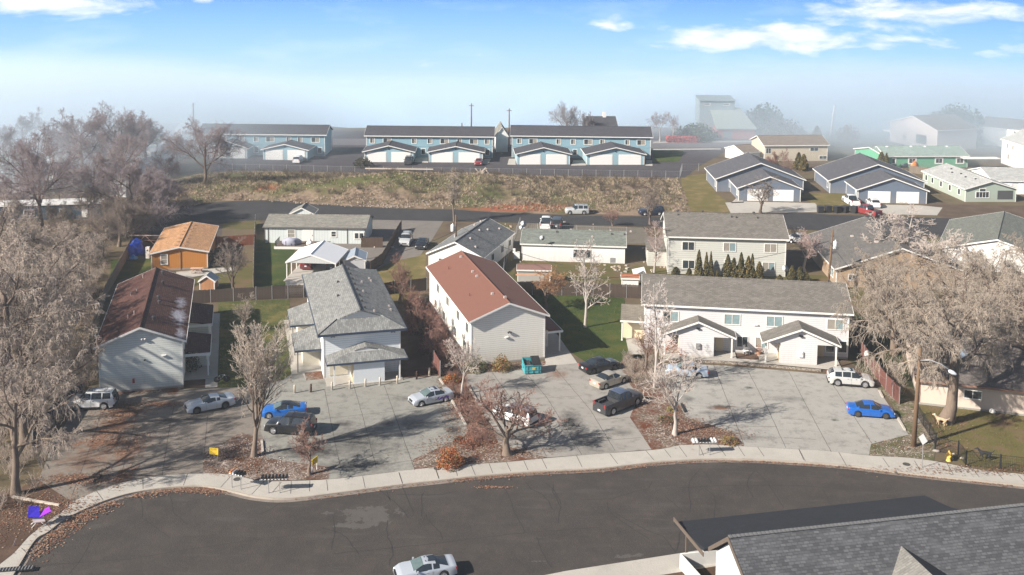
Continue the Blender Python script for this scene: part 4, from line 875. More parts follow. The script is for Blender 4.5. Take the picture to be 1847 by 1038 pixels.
p1 = np.array(H(545, 378, 3.3)); hh = house('porch', 'small gabled porch roof behind the long white manufactured home', 'porch', p1[0], p1[1] + 1.5, D(90), 4, 4.4, 2.6, 1.1, S_pale, R_wg, ov=.2)
h = house('manufactured_home', 'white manufactured home with green-grey roof behind the red-roofed shed', 'house', *front_along((938.2, 439.7), (1130.2, 445.4), 2.75, (939.8, 412.9), .26), mat('siding_bright_white', (.74, .73, .71), .7, .03, kind='siding', freq=5), mat('shingle_moss_grey', (.16, .175, .15), .9, .15, 3, kind='shingle', c2=(.18, .195, .165)), ov=.25)
window(h, 'f', 1.4, .75, 2.7, 1.25, 3, [GLASSD], .06)
for u in (-8, -4, -.5, 2.5, 5.8, 9): vent(h, u, .2, 'box', M_ventl, .3)
for u, v in ((-2.7, -.8), (6, -1), (8, -1)): vent(h, u, v, 'box', M_vent, .3)
mb = MB(); wbox(mb, h, 'f', -9.2, -8.3, .3, 1.4, 0, .3); wbox(mb, h, 'f', -9.4, -9.0, 1.2, 1.9, 0, .2); mb.build('meter_box', WHITE, h['root'])
W2 = h
# orange house
R_or = mat('shingle_orange_tan', (.42, .22, .10), .9, .1, 3, kind='shingle', c2=(.45, .24, .11), bump=.2)
h = house('bungalow', 'small orange bungalow with tan shingle roof and white trim', 'house', *front_perp((269, 457.9), (377, 453.6), 2.7, (322.8, 445.6), (339.4, 400.4)), mat('siding_orange', (.50, .20, .035), .75, .06, kind='panel', freq=4), R_or, ov=.25, base=mat('foundation_grey', (.3, .28, .25), .9))
window(h, 'l', -2.2, 1.0, .8, 1.35, 1, [GLASSB], .14, cross=True)
q = h['L'] / 2
for k in range(7): vent(h, -q + 1 + k * 2.2, .55, 'box', mat('vent_tan', (.40, .25, .16), .6), .3); vent(h, -q + 1 + k * 2.2, -.55, 'box', mat('vent_tan', (.40, .25, .16), .6), .3)
mb = MB(); wbox(mb, h, 'l', .15, .22, 0, 2.9, 0, .06); mb.build('conduit', M_vent, h['root'])
# grey house behind B3 and its wing
R_g2 = mat('shingle_mid_grey', (.15, .155, .155), .9, .15, 3, kind='shingle', c2=(.175, .175, .17))
h = house('bungalow', 'white bungalow with dark grey roof directly behind the terracotta roof', 'house', *front_perp((768.6, 457), (872.7, 466.3), 2.7, (822, 436.5), (849.3, 390.8)), mat('siding_bright_white', (.74, .73, .71)), R_g2, ov=.3)
for u, v in ((3, -1.5), (-4, -1), (1, -.8), (6, -2.5), (-6, -2.5), (7, 1), (5, 1.4)): vent(h, u, v, 'box', M_ventl, .28)
for u in (-7, -3, 2, 6): window(h, 'f', u, 1, 1.2, 1, 2, [GLASSD])
window(h, 'l', -2, 1, 1.2, 1, 2, [GLASSD])
# --- right side houses
S_tan = mat('siding_tan', (.36, .25, .16), .8, .08, kind='siding', freq=4)
h = house('ranch_house', 'tan ranch house with wide grey-brown roof behind the utility pole', 'house', *front_perp((1504.9, 485.8), (1749.4, 492.3), 2.7, (1632.4, 448), (1533.5, 390.8), 20), S_tan, mat('shingle_grey_brown', (.12, .11, .10), .9, .12, 3, kind='shingle', c2=(.13, .12, .11)), ov=.4)
window(h, 'l', -8.5 * .8, 1.1, .95, .75, 2, [GLASSD], .1); window(h, 'b', 6.8, .9, 2.0, 1.4, 2, [GLASSC]); vent(h, -4, 2, 'box', M_ventl, .6); vent(h, 2, 4, 'box', M_ventl, .5)
a = H(1752, 437, 4.6); h = house('ranch_house', 'house with green-grey roof and white gable behind the right-hand trees', 'house', a[0] + 9, a[1] + 9.5, D(62), 22, 17, 2.7, 2.4, mat('siding_white_plain', (.68, .66, .62), .8, .05), mat('shingle_green_grey', (.15, .155, .13), .9, .12, 3, kind='shingle', c2=(.16, .165, .135)), ov=.35)
# near right house behind the big tree
bl = H(1657, 728.5); br = H(1847, 750); th = math.atan2(br[1] - bl[1], br[0] - bl[0])
S_peach = mat('stucco_peach', (.58, .48, .40), .85, .06)
L_ = 26; W_ = 15.5; cx = bl[0] + math.cos(th) * (L_ / 2 - .5) - math.sin(th) * (W_ / 2 - .6); cy = bl[1] + math.sin(th) * (L_ / 2 - .5) + math.cos(th) * (W_ / 2 - .6)
h = house('ranch_house', 'pale peach one-storey house behind the large bare tree at the right edge', 'house', cx, cy, th, L_, W_, 2.75, 2.0, S_peach, mat('shingle_brown_grey', (.13, .11, .10), .9, .12, 3, kind='shingle', c2=(.14, .12, .105)), ov=.5, base=mat('foundation_grey', (.3, .28, .25), .9), trim=mat('trim_redbrown', (.25, .14, .10), .7))
window(h, 'f', -7.4, 1.25, 1.6, .8, 2, [GLASSD]); window(h, 'f', 3.6, .5, 5.0, 1.7, 2, [GLASSD, GLASSC]); window(h, 'l', 3, 1.2, 1.3, .8, 2, [GLASSC])
mb = MB(); wbox(mb, h, 'f', -.6, .5, .3, 2.6, 0, .03); mb.build('entry_panel', mat('panel_dark_grey', (.07, .07, .07), .7), h['root'])
# navy twin houses with garage wings
S_navy = mat('siding_slate_blue', (.12, .15, .20), .8, .06, kind='siding', freq=5)
for lab, A, B_, P, RB, wA, wB, wP, wd, vents in (('slate blue one-storey house with two garage doors, left of the pair', (1289.4, 323.1), (1454.2, 325.2), (1372.5, 294.2), (1348.5, 275.4), (1329.3, 339.5), (1448.9, 341.3), (1389.1, 318.7), 5, 0),
                                                  ('slate blue one-storey house with two garage doors and white cars outside', (1494, 326), (1672.7, 329.6), (1585, 296.6), (1537.4, 275.8), (1545.2, 342.6), (1677, 345.2), (1611.5, 321.3), 5, 1)):
    h = house('ranch_house', lab, 'house', *front_perp(A, B_, 2.75, P, RB, 18), S_navy, R_navy, ov=.45, group='slate blue ranch houses')
    for k in range(6): vent(h, -h['L'] / 2 + 6 + k * .9, -1 - k * .1, 'box', M_vent, .3)
    window(h, 'l', -5.6 if not vents else -5.4, 1, 1.5, 1.2, 2, [GLASSC]); window(h, 'b', 5, .9, 1.1, 1.2, 2, [GLASSD])
    mb = MB(); wbox(mb, h, 'l', -.25, .25, 3.9, 4.3, 0, .2); mb.build('gable_vent', WHITE, h['root'])
    p = front_perp(wA, wB, 2.65, wP, None, 9.5); wg = house('garage_wing', 'garage wing of the ' + lab.split(',')[0].replace('one-storey ', '').replace(' with two garage doors and white cars outside', '') + (' beside the white cars' if vents else ' at the empty driveway'), 'garage', *p, S_navy, R_navy, ov=.4)
    q = wg['wy']
    garage_door(wg, 'l', -q * .38, q * .62, 2.2); garage_door(wg, 'l', q * .45, q * .62, 2.2); window(wg, 'b', 3, .9, 1, 1.1, 2, [GLASSC])
# pale green house + its garage
S_pg = mat('siding_mint_pale', (.36, .42, .35), .8, .05, kind='siding', freq=5); R_pg = mat('shingle_pale_grey', (.40, .40, .38), .9, .1, 3, kind='shingle')
h = house('ranch_house', 'pale sage green house with light grey roof and arched front window', 'house', *front_perp((1740.3, 341.3), (1837.9, 341.3), 2.7, (1793.7, 327), (1714.3, 295.3)), S_pg, R_pg, ov=.35)
window(h, 'l', -1.7, .9, 2.6, 1.1, 4, [GLASSD], .14); window(h, 'l', -1.7, 2.15, 1.2, .5, 1, [GLASSD], .12)
mb = MB(); wbox(mb, h, 'l', 1.4, 4.6, .5, 2.3, -.3, .02); mb.build('porch_shade_panel', mat('panel_dark_grey', (.07, .07, .07), .7), h['root'])  # flat dark panel on the wall, painting the shade of a porch opening
for u in (-8, -5, -1, 3, 7): window(h, 'b', u, 1, .9, 1.1, 1, [GLASSD], .14)
for u, v in ((0, 1.5), (2.5, 2.2), (-3, 2), (5, 1.2), (-6, 1.4)): vent(h, u, v, 'box', M_vent, .35)
h = house('garage', 'white garage with pale grey roof beyond the sage green house', 'garage', *front_along((1790, 326), (1905, 328), 2.9, (1740, 302), .25, 13), mat('siding_white_plain', (.68, .66, .62), .8, .05), R_pg, ov=.3)
for u in (-4.4, 1.2): garage_door(h, 'f', u, 4.2, 2.3)
# green long house
S_gr = mat('siding_green', (.12, .36, .22), .8, .05, kind='siding', freq=5); R_gr = mat('shingle_green_pale', (.27, .34, .30), .9, .12, 3, kind='shingle')
h = house('ranch_house', 'long bright green house with pale green roof and toys outside', 'house', *front_along((1597, 282.3), (1749.4, 281.8), 2.8, (1596, 264), .32), S_gr, R_gr, ov=.35)
for u in (-8.6, -3.6, 3.0, 8.2): window(h, 'f', u, 1.1, 1.5, 1, 2, [GLASSD], .3)
for u in (-8, -2, 1.5, 7): vent(h, u, -.4, 'box', WHITE, .5)
mb = MB(); wbox(mb, h, 'f', 8, 17, 2.4, 2.52, 0, 2.5); mb.build('awning', WHITE, h['root'])
h = house('house_wing', 'green gabled wing at the left end of the long green house', 'house', *front_perp((1538.7, 268), (1597, 283), 2.8, None, None, 10, 1.3), S_gr, R_gr, ov=.35)
# beige house, fog houses, white two-storey, tall grey barn
S_bg = mat('siding_beige', (.55, .47, .36), .8, .05, kind='siding', freq=5); R_bg = mat('shingle_brown_pale', (.21, .17, .14), .9, .12, 3, kind='shingle')
h = house('house', 'beige house with long brown roof beyond the slate blue house', 'house', *front_along((1377.4, 262.8), (1497, 262), 4.0, (1372, 244.6), .33), S_bg, R_bg, ov=.4)
window(h, 'f', 4.6, 2.5, 2.0, .8, 2, [GLASSD]); window(h, 'f', 6.9, .5, 1.8, .7, 2, [GLASSD]); window(h, 'f', -7, 2, 1.2, 1.2, 2, [GLASSD])
h = house('shed', 'small brown-roofed white outbuilding left of the beige house', 'shed', *front_along((1341, 276), (1372, 274), 2.4, (1323, 262.4), .3), mat('siding_bright_white', (.74, .73, .71)), R_bg, ov=.2)
h = house('house', 'pale pink-beige gabled house in the fog behind the green house', 'house', *front_perp((1602.5, 219.5), (1691, 236), 5.6, (1653, 209.4), None, 14), mat('siding_pink_beige', (.60, .50, .46), .8, .05), R_bg, ov=.4)
mb = MB(); wbox(mb, h, 'l', 1.2, 5.0, 1.2, 3.6, 0, .03); mb.build('window', mat('panel_dark_grey', (.07, .07, .07)), h['root'])
mb = MB(); mb.box(-h['wx'] + 2, h['wy'] + 1.5, 2.8, 4, 3, .3); mb.build('balcony', WHITE, h['root'])
for k, (A, B_, lab) in enumerate((((1700, 224), (1775, 228), 'long grey-roofed house fading in the fog behind the big evergreen'), ((1765, 228), (1850, 236), 'grey-roofed house at the right edge almost lost in fog'))):
    h = house('house', lab, 'house', *front_along(A, B_, 5.0, None, .35, 12), mat('siding_white_plain', (.68, .66, .62)), R_bg, ov=.4)
S_ww = mat('siding_clear_white', (.75, .74, .71), .8, .03, kind='siding', freq=4)  # one even white for all walls of the two-storey house
a = H(1804.7, 250.7, 6.0); b = H(1850, 264.5, 6.0); th = math.atan2(b[1] - a[1], b[0] - a[0]); L_ = 16; W_ = 11
h = house('house', 'white two-storey house with twin chimney at the right edge', 'house', a[0] + math.cos(th) * L_ / 2 - math.sin(th) * W_ / 2, a[1] + math.sin(th) * L_ / 2 + math.cos(th) * W_ / 2, th, L_, W_, 6.0, 2.5, S_ww, R_pg, ov=.3)
for u in (-5, -2.4): window(h, 'f', u, 4.2, .8, 1.1, 1, [GLASSB])
window(h, 'f', -4.4, 1.6, .8, 1.2, 1, [GLASSB]); mb = MB(); mb.box(-h['wx'] - .5, -3, 4, 1.1, 1.2, 8.4); mb.box(-h['wx'] - .5, -1.4, 4, .9, .9, 8.2); mb.build('chimney', WHITE, h['root'])
a = H(1290, 252); root = empty('barn', (a[0] + 3.4, a[1] + 8, 0), 0, 'tall grey barn with lean-to roof and red walls in the fog', 'barn')
S_fg = mat('metal_grey_blue', (.22, .26, .27), .6, .05, kind='panel', freq=1.5); S_rd = mat('siding_red', (.36, .09, .07), .8, .08)
mb = MB(); mb.box(-1.6, 3, 5.1, 10, 7, 10.2); mb.build('wall', S_fg, root); mb = MB(); mb.slab([(-6.8, -1, 10.2), (3.6, -1, 10.2), (3.6, 6.7, 10.9), (-6.8, 6.7, 10.9)], .2); rf = mb.build('roof', S_fg, root)
mb = MB(); mb.slab([(-3.2, -7.5, 3), (8.4, -7.5, 3), (5.2, .5, 8), (-3.6, .5, 8)], .2); mb.build('lean_to_roof', mat('roof_grey_green', (.25, .28, .25), .8), root)
mb = MB(); mb.box(2.6, -3.5, 1.4, 10.6, 6.6, 2.8); mb.build('red_wall', S_rd, root)
for u in (-5.1, .4): mb = MB(); mb.box(u + .6, -.56, 9.0, 1.9, .1, .6); f = mb.build('window', WHITE, root); mb = MB(); mb.box(u + .5, -.62, 9.05, 1.6, .05, .35); mb.build('pane', GLASSD, f)
mb = MB(); mb.box(.3, -6.83, 1.2, 2.6, .08, 2.3); mb.build('door', mat('door_grey', (.15, .15, .16), .7), root)
# small white gabled building between the blue rows, and roof beyond the right row
h = house('shed', 'small white gabled building seen between the middle and right blue rows', 'house', *front_perp((893, 247), (918, 247), 4.0, (905, 229), None, 10), mat('siding_bright_white', (.74, .73, .71)), R_wg, ov=.3)
h = house('house', 'dark-roofed house peeping above the right blue row', 'house', *front_along((1060, 228), (1115, 228), 5.2, None, .45, 9), mat('siding_bright_white', (.74, .73, .71)), R_dk, ov=.3)
mb = MB(); mb.box(1, 0, 7.6, .9, .9, 1.6); mb.build('chimney', WHITE, h['root'])
# --- left: mobile homes among the trees
def mobile(lab, A, B_, e, W_, wall, roof, wins=(), r=.35, dr=(), name='mobile_home'):
    h = house(name, lab, 'mobile home', *front_along(A, B_, e, None, .1, W_, r), wall, roof, ov=.12, corner=False)
    for u, w_, g in wins: window(h, 'f', u, 1.0, w_, .9, 1, [g], .12)
    for u in dr: door(h, 'f', u, .9, 2.0, WHITE, .3, False)
    return h
R_ww = mat('roof_white_metal', (.55, .54, .52), .6, .1, 2, kind='panel', freq=.9, dirt=.5)
h = mobile('long dark blue mobile home with white deck railing', (-60, 373.5), (186, 366), 2.9, 4.6, mat('siding_dark_blue', (.035, .06, .085), .7, .08), R_ww, ((4.4, .8, GLASSB), (-1.2, 1.6, GLASSD), (-10, 1.2, GLASSD)), dr=(8.2,))
h = mobile('small pinkish white mobile home with twin square windows', (88, 312), (142.5, 310.6), 3.0, 4.6, mat('siding_pinkish', (.52, .44, .42), .8, .05), R_ww, ((2.4, .5, GLASSD), (3.2, .5, GLASSD)), dr=(-2.4,))
mobile('brown mobile home with white roof at the left edge', (-40, 349), (33, 347), 2.8, 4.6, mat('siding_brown', (.16, .10, .08), .8, .1), R_ww, ((6, 1, GLASSD),))
mobile('mobile home with pale green metal roof at the left edge', (-20, 294), (52, 291), 3.2, 9, mat('siding_pale_g', (.45, .5, .45), .8), mat('roof_pale_green', (.28, .40, .33), .6, .08), (), 1.3)
mobile('long pale mobile home in the fog at the left edge', (-30, 263), (47, 261), 3.0, 5, mat('siding_greyish', (.42, .42, .42), .8), R_ww, ())
mobile('low grey mobile home behind the pale one in the fog', (-30, 272), (30, 272), 2.2, 5, mat('siding_greyish', (.42, .42, .42), .8), R_ww, ())
mobile('bluish grey dark shed roof in the left fog', (-20, 243), (48, 243), 4.0, 8, mat('siding_bluegrey', (.16, .22, .28), .8), mat('roof_bluegrey', (.12, .17, .23), .8), (), 1.2)
mobile('white flat-roofed mobile home under the foggy trees', (90, 265), (130, 264), 3.0, 5, mat('siding_pinkish', (.52, .44, .42)), R_ww, ())
mobile('beige mobile home under the purple-grey trees', (157, 271), (181, 270), 3.4, 5, mat('siding_tan_pale', (.5, .44, .36), .8), R_ww, ())
h = house('tent_building', 'building with a big white sloping roof among the left trees', 'building', *front_along((80, 292), (138, 290), 2.6, None, .4, 13), mat('siding_dark_grey', (.10, .09, .11), .8), mat('roof_white', (.66, .65, .62), .6, .05), ov=.2)
h = house('house', 'small blue-grey house with white roof left of the big bare tree', 'house', *front_along((268, 262), (296, 262.5), 3.0, None, .35, 9), mat('siding_bluegrey_pale', (.35, .42, .46), .8), R_ww, ov=.3)
window(h, 'f', 1.4, 1.2, 1.0, 1.2, 1, [GLASSD])
a = H(322, 252); mb = MB()
mb.lathe([(3.6, 0), (3.6, 1.0), (3.2, 2.2), (2.4, 3.1), (1.3, 3.6), (.1, 3.8)], 20); o = mb.build('dome', mat('dome_white', (.62, .62, .60), .6, .05, kind='panel', freq=.6), None, True, (a[0], a[1] + 8, 0)); tag(o, 'white domed building in the fog left of the blue rows', 'dome')
for k, (px, py, th, L_) in enumerate(((252, 345, 66, 12), (266, 312, 70, 12), (282, 290, 72, 10))):
    x, y = H(px, py); mbh = house('mobile_home', ('weathered white mobile home under the tall left tree, nearest of the row', 'weathered white mobile home, middle of the row running away at left', 'weathered white mobile home, farthest of the row at left')[k], 'mobile home', x, y, D(th), L_, 4.6, 2.9, .5, mat('siding_greyish', (.42, .42, .42)), R_ww, ov=.12, corner=False)

# --- near house roof at the lower right
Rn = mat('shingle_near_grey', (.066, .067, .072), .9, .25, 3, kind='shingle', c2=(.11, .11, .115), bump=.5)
Rnd = mat('shingle_near_dark_shaded', (.011, .013, .018), .9, .2, 3, kind='shingle', bump=.4)  # dark navy shingle with the shade of slopes facing away put into the colour
ez = 5.6
a = np.array(H(1313.8, 969, 6.2)); b = np.array(H(1847, 911, 6.2)); u = (b - a) / np.linalg.norm(b - a); n = np.array([u[1], -u[0]])   # n points to the camera side
root = empty('near_house', (a[0], a[1], 0), 0, 'grey shingled house roof with dark porch roof at the lower right corner', 'house')
def lp(s, q, z): p = u * s + n * q; return (p[0], p[1], z)      # local: s along ridge, q towards camera
def lw(px, py, z): x, y = H(px, py, z); return (x - a[0], y - a[1], z)
th_n = math.atan2(u[1], u[0]); inn = empty('near_house_frame')
bpy.data.objects.remove(inn)
root.rotation_euler = (0, 0, th_n)
def tl(p): return (p[0] * math.cos(th_n) + p[1] * math.sin(th_n), -p[0] * math.sin(th_n) + p[1] * math.cos(th_n), p[2])
g1 = tl(lw(1270, 990, 3.6)); g2 = tl(lw(1216, 942, 2.9)); g3 = tl(lw(1667.6, 893.8, 2.9)); g4 = tl(lw(1727, 922.5, 3.1))
fe = max(.6, g1[1])
mb = MB(); mb.slab([(0, -8, 2.2), (60, -8, 2.2), (60, 0, 6.2), (0, 0, 6.2)], .2); mb.slab([(0, 0, 6.2), (60, 0, 6.2), (60, fe, 3.65), (0, fe, 3.65)], .2)
rf = mb.build('roof', Rn, root); mb = MB()
for k in range(150): mb.box(.15 + k * .3, 0, 6.24, .24, .34, .05, 0, .9)
mb.build('ridge_cap', mat('shingle_cap', (.13, .13, .13), .9, .3, 3), rf)
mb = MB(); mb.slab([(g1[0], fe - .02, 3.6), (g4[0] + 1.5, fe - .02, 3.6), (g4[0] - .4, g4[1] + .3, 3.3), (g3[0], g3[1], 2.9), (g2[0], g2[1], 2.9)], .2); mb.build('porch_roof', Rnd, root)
mb = MB(); mb.slab([(g3[0] + .6, g3[1] - 2.2, 3.3), (g3[0] + 4, g3[1] - 4, 3.3), (g3[0] + 4, g3[1] - 2.2, 3.3)], .1)
BF = mat('fascia_brown', (.11, .085, .065), .7)
mb = MB(); dx, dy = g1[0] - g2[0], g1[1] - g2[1]; LL = math.hypot(dx, dy); mb.box((g1[0] + g2[0]) / 2 - .04, (g1[1] + g2[1]) / 2, 3.15, LL, .06, .0 + .3, math.atan2(dy, dx))
mb.add([(-.06, 0, 6.24), (-.06, fe, 3.68), (-.06, fe, 3.36), (-.06, 0, 5.9), (-.005, 0, 6.24), (-.005, fe, 3.68), (-.005, fe, 3.36), (-.005, 0, 5.9)], [(0, 1, 2, 3), (7, 6, 5, 4), (0, 4, 5, 1), (3, 2, 6, 7), (1, 5, 6, 2), (0, 3, 7, 4)])
mb.add([(-.06, 0, 6.24), (-.06, -8, 2.24), (-.06, -8, 2.0), (-.06, 0, 5.9), (-.005, 0, 6.24), (-.005, -8, 2.24), (-.005, -8, 2.0), (-.005, 0, 5.9)], [(3, 2, 1, 0), (4, 5, 6, 7), (1, 5, 4, 0), (7, 6, 2, 3), (2, 6, 5, 1), (4, 7, 3, 0)])
mb.build('fascia', BF, root)
Wn = mat('wall_pale_blue', (.50, .54, .55), .8, .04, kind='siding', freq=4)
mb = MB(); mb.add([(.35, fe - .5, 0), (.35, -7.4, 0), (.35, -7.4, 2.2), (.35, 0, 5.9), (.35, fe - .5, 3.6), (40, fe - .5, 0), (40, -7.4, 0), (40, -7.4, 2.2), (40, 0, 5.9), (40, fe - .5, 3.6)], [(0, 4, 3, 2, 1), (5, 6, 7, 8, 9), (0, 5, 9, 4), (1, 2, 7, 6)]); mb.build('wall', Wn, root)
pp = tl(lw(1236, 990, .3)); mb = MB(); mb.box(g2[0] + .8, g2[1] - .6, 1.4, .15, .15, 2.8); mb.build('post', BF, root)
wa = tl(lw(1228, 1000, 1.1)); wb = tl(lw(1264, 1040, 1.1)); mb = MB(); dx, dy = wb[0] - wa[0], wb[1] - wa[1]; mb.box((wa[0] + wb[0]) / 2, (wa[1] + wb[1]) / 2, .55, math.hypot(dx, dy), .14, 1.1, math.atan2(dy, dx))
mb.box(wa[0] + 2, wa[1] + .05, .55, 4, .12, 1.1); mb.build('porch_wall', mat('wall_white', (.72, .71, .68), .8), root)
zc = 5.
for _ in range(12): zc = 6.25 + .5 * tl(lw(1625.6, 984.9, zc))[1]
cs = tl(lw(1625.6, 984.9, zc)); mb = MB(); q = 5.5
mb.slab([(cs[0] - 6, cs[1] - 9, zc - 3), (cs[0], cs[1] - 9, zc), (cs[0], cs[1], zc), (cs[0] - 6, cs[1] - 6, zc - 3)], .1); mb.build('dormer_roof', mat('shingle_near_sunlit', (.20, .19, .17), .9, .25, 3, kind='shingle'), root)  # left slope: sunlight painted in as a lighter tan shingle
mb = MB(); mb.slab([(cs[0] + .01, cs[1] - 9, zc), (cs[0] + 6, cs[1] - 9, zc - 3), (cs[0] + 6, cs[1] - 6, zc - 3), (cs[0] + .01, cs[1], zc)], .1); mb.build('dormer_roof', Rnd, root)  # right slope: its shade painted in with the darker shingle
# ================= trees and plants =================
def rotate_about(v, axis, ang):
    c = np.cos(ang)[:, None]; s = np.sin(ang)[:, None]
    return v * c + np.cross(axis, v) * s + axis * (np.sum(axis * v, 1)[:, None]) * (1 - c)
def norm(v): return v / (np.linalg.norm(v, axis=1)[:, None] + 1e-9)
def grow(r, P, Rr, n_child, len_k, ang, seg, tmin=.25, tmax=1., up=0., wander=.12, rk=.5, rmin=.008, lenvar=.3, parentlen=None, taper=.25):
    """children of polylines P (N,S,3) with radii Rr (N,S); returns (M,seg+1,3), (M,seg+1), lengths"""
    N, Sg, _ = P.shape; M = N * n_child; par = np.repeat(np.arange(N), n_child)
    t = np.tile((np.arange(n_child) + .5) / n_child, N) + r.uniform(-.4, .4, M) / n_child; t = tmin + (tmax - tmin) * np.clip(t, 0, 1)
    ft = t * (Sg - 1); i = np.minimum(ft.astype(int), Sg - 2); f = (ft - i)[:, None]
    start = P[par, i] * (1 - f) + P[par, i + 1] * f; d = norm(P[par, i + 1] - P[par, i]); rad = Rr[par, i] * (1 - f[:, 0]) + Rr[par, i + 1] * f[:, 0]
    a = norm(np.cross(d, r.normal(size=(M, 3)))); az = np.tile(np.arange(n_child) * 2.4, N) + r.uniform(0, 6.28, N)[par] + r.normal(0, .5, M)
    a = rotate_about(a, d, az * 0); base = norm(np.cross(d, np.tile([0.13, .21, 1.], (M, 1)))); a = rotate_about(base, d, az)
    A = ang * r.uniform(.7, 1.3, M); dirn = rotate_about(d, a, A)
    L = parentlen[par] * len_k * (1 - .55 * (t - tmin) / (1 - tmin + 1e-6) * (tmin < .6)) * r.uniform(1 - lenvar, 1 + lenvar, M)
    out = np.empty((M, seg + 1, 3)); out[:, 0] = start; cur = dirn
    for k in range(seg):
        cur = norm(cur + np.array([0, 0, up]) * (1. / seg) * 1.5 + r.normal(0, wander, (M, 3))); out[:, k + 1] = out[:, k] + cur * (L / seg)[:, None]
    r0 = np.maximum(rad * rk, rmin); rr = r0[:, None] * np.linspace(1, taper, seg + 1)[None, :]; rr = np.maximum(rr, rmin * .6)
    return out, rr, L
def tubes(P, Rr, n):
    M, Sg, _ = P.shape; T = np.empty_like(P); T[:, 1:-1] = P[:, 2:] - P[:, :-2]; T[:, 0] = P[:, 1] - P[:, 0]; T[:, -1] = P[:, -1] - P[:, -2]
    T /= np.linalg.norm(T, axis=2)[..., None] + 1e-9
    ref = np.where(np.abs(T[:, :1, 2:3]) > .9, np.array([1., 0, 0]), np.array([0, 0, 1.])); A = np.cross(T, np.broadcast_to(ref, T.shape)); A /= np.linalg.norm(A, axis=2)[..., None] + 1e-9; B = np.cross(T, A)
    q = np.arange(n) * 2 * PI / n; V = P[:, :, None, :] + (A[:, :, None, :] * np.cos(q)[None, None, :, None] + B[:, :, None, :] * np.sin(q)[None, None, :, None]) * Rr[:, :, None, None]
    idx = np.arange(M * Sg * n).reshape(M, Sg, n); a = idx[:, :-1]; b = idx[:, 1:]
    F = np.stack([a, np.roll(a, -1, 2), np.roll(b, -1, 2), b], -1).reshape(-1, 4); return V.reshape(-1, 3), F
def join(lst):
    V = []; F = []; o = 0
    for v, f in lst: V.append(v); F.append(f + o); o += len(v)
    return np.concatenate(V), np.concatenate(F)
TREES = {}
def tree_proto(key, height, style, seed, bark, twig, dens=1., trunk_r=None, clear=.18, spread=1., tw=1.):
    r = np.random.default_rng(seed); H_ = height; tr = trunk_r or H_ * .022
    st = dict(vase=(7, .75, .50, .35, .8), round=(8, .62, .95, .12, .9), upright=(14, .38, .75, .5, .9), weep=(8, .62, .95, .1, .9), ornamental=(7, .72, .80, .25, .75), spire=(22, .26, .75, .45, .95), brush=(16, .72, .42, .5, .95))[style]
    nl, lk, ang, up, tmax = st
    top = {'vase': .42, 'round': .62, 'upright': .97, 'weep': .6, 'ornamental': .35, 'spire': 1., 'brush': .5}[style]
    k = 7; z = np.linspace(0, H_ * top, k); P0 = np.zeros((1, k, 3)); P0[0, :, 2] = z; P0[0, 1:, :2] = np.cumsum(r.normal(0, H_ * .008, (k - 1, 2)), 0)
    R0 = tr * (1.25 - .85 * np.linspace(0, 1, k) ** .8)[None, :]; R0[0, 0] = tr * 1.6
    if style in ('upright', 'spire'): R0 = tr * (1.15 - 1.05 * np.linspace(0, 1, k))[None, :]
    tmin = clear / top
    L1, r1, l1 = grow(r, P0, R0, nl, lk * spread, ang, 6, tmin, tmax if style in ('upright', 'spire') else 1., up, .14, .62, .03, .22, np.array([H_ * (1 if style != 'vase' else 1.)]), .2)
    n2 = int(7 * dens ** .3); L2, r2, l2 = grow(r, L1, r1, n2, .62 if style == 'round' else .52, .42 if style == 'brush' else .75, 5, .18, .98, {'weep': 0., 'brush': .35}.get(style, .10), .18, .6, .02, .3, l1, .25)
    trunk = [tubes(P0, R0, 9), tubes(L1, r1, 6)] + ([tubes(L2, r2, 4)] if style in ('weep', 'round', 'brush') else [])
    n3 = int(7 * dens ** .35); dn = -.35 if style == 'weep' else .08
    L3, r3, l3 = grow(r, L2, r2, n3, .62 if style == 'round' else .5, .5 if style == 'brush' else .75, 4, .12, 1., .3 if style == 'brush' else dn, .22, .6, .012, .35, l2, .4)
    n4 = int(6 * dens ** .5); dn = -1.1 if style == 'weep' else .05
    L4, r4, l4 = grow(r, L3, r3, n4, .62 if style == 'weep' else .55, .7, 3, .1, 1., dn, .25, .7, .009 * tw, .4, l3, .55)
    crown = ([] if style in ('weep', 'round', 'brush') else [tubes(L2, r2, 4)]) + [tubes(L3, np.maximum(r3, .012 * tw), 3), tubes(L4, np.maximum(r4, .009 * tw), 3)]
    if dens >= 2:
        L5, r5, l5 = grow(r, L4, r4, 3, .6, .8, 2, .1, 1., dn * .6, .3, .8, .008 * tw, .4, l4, .7); crown.append(tubes(L5, np.maximum(r5, .008 * tw), 3))
    V, F = join(trunk); mt = np_mesh(key + '_trunk', V, F, bark, True)
    V, F = join(crown); mc = np_mesh(key + '_crown', V, F, twig, True)
    TREES[key] = (mt, mc, H_, style)
    return V
B_tan = mat('bark_tan', (.24, .18, .135), .9, .25, 2, kind='bark', c2=(.17, .12, .09)); B_wht = mat('bark_pale', (.52, .47, .42), .85, .15, 3, kind='bark', c2=(.42, .36, .31))
B_dark = mat('bark_brown', (.17, .12, .09), .9, .2, 2, kind='bark', c2=(.12, .08, .06))
T_pink = mat('twig_pinkish_tan', (.41, .335, .275), .9, .35, .35, c2=(.22, .175, .15)); T_tan = mat('twig_tan', (.36, .30, .24), .9, .3, .35, c2=(.34, .26, .20)); T_red = mat('twig_red_brown', (.25, .135, .10), .9, .25, .7, c2=(.19, .115, .09))
T_pale = mat('twig_pale', (.55, .47, .41), .85, .2, .6, c2=(.42, .34, .3)); T_mauve = mat('twig_mauve', (.30, .24, .24), .9, .25, .5, c2=(.23, .18, .19)); T_grey = mat('twig_grey_brown', (.24, .19, .155), .9, .25, .5)
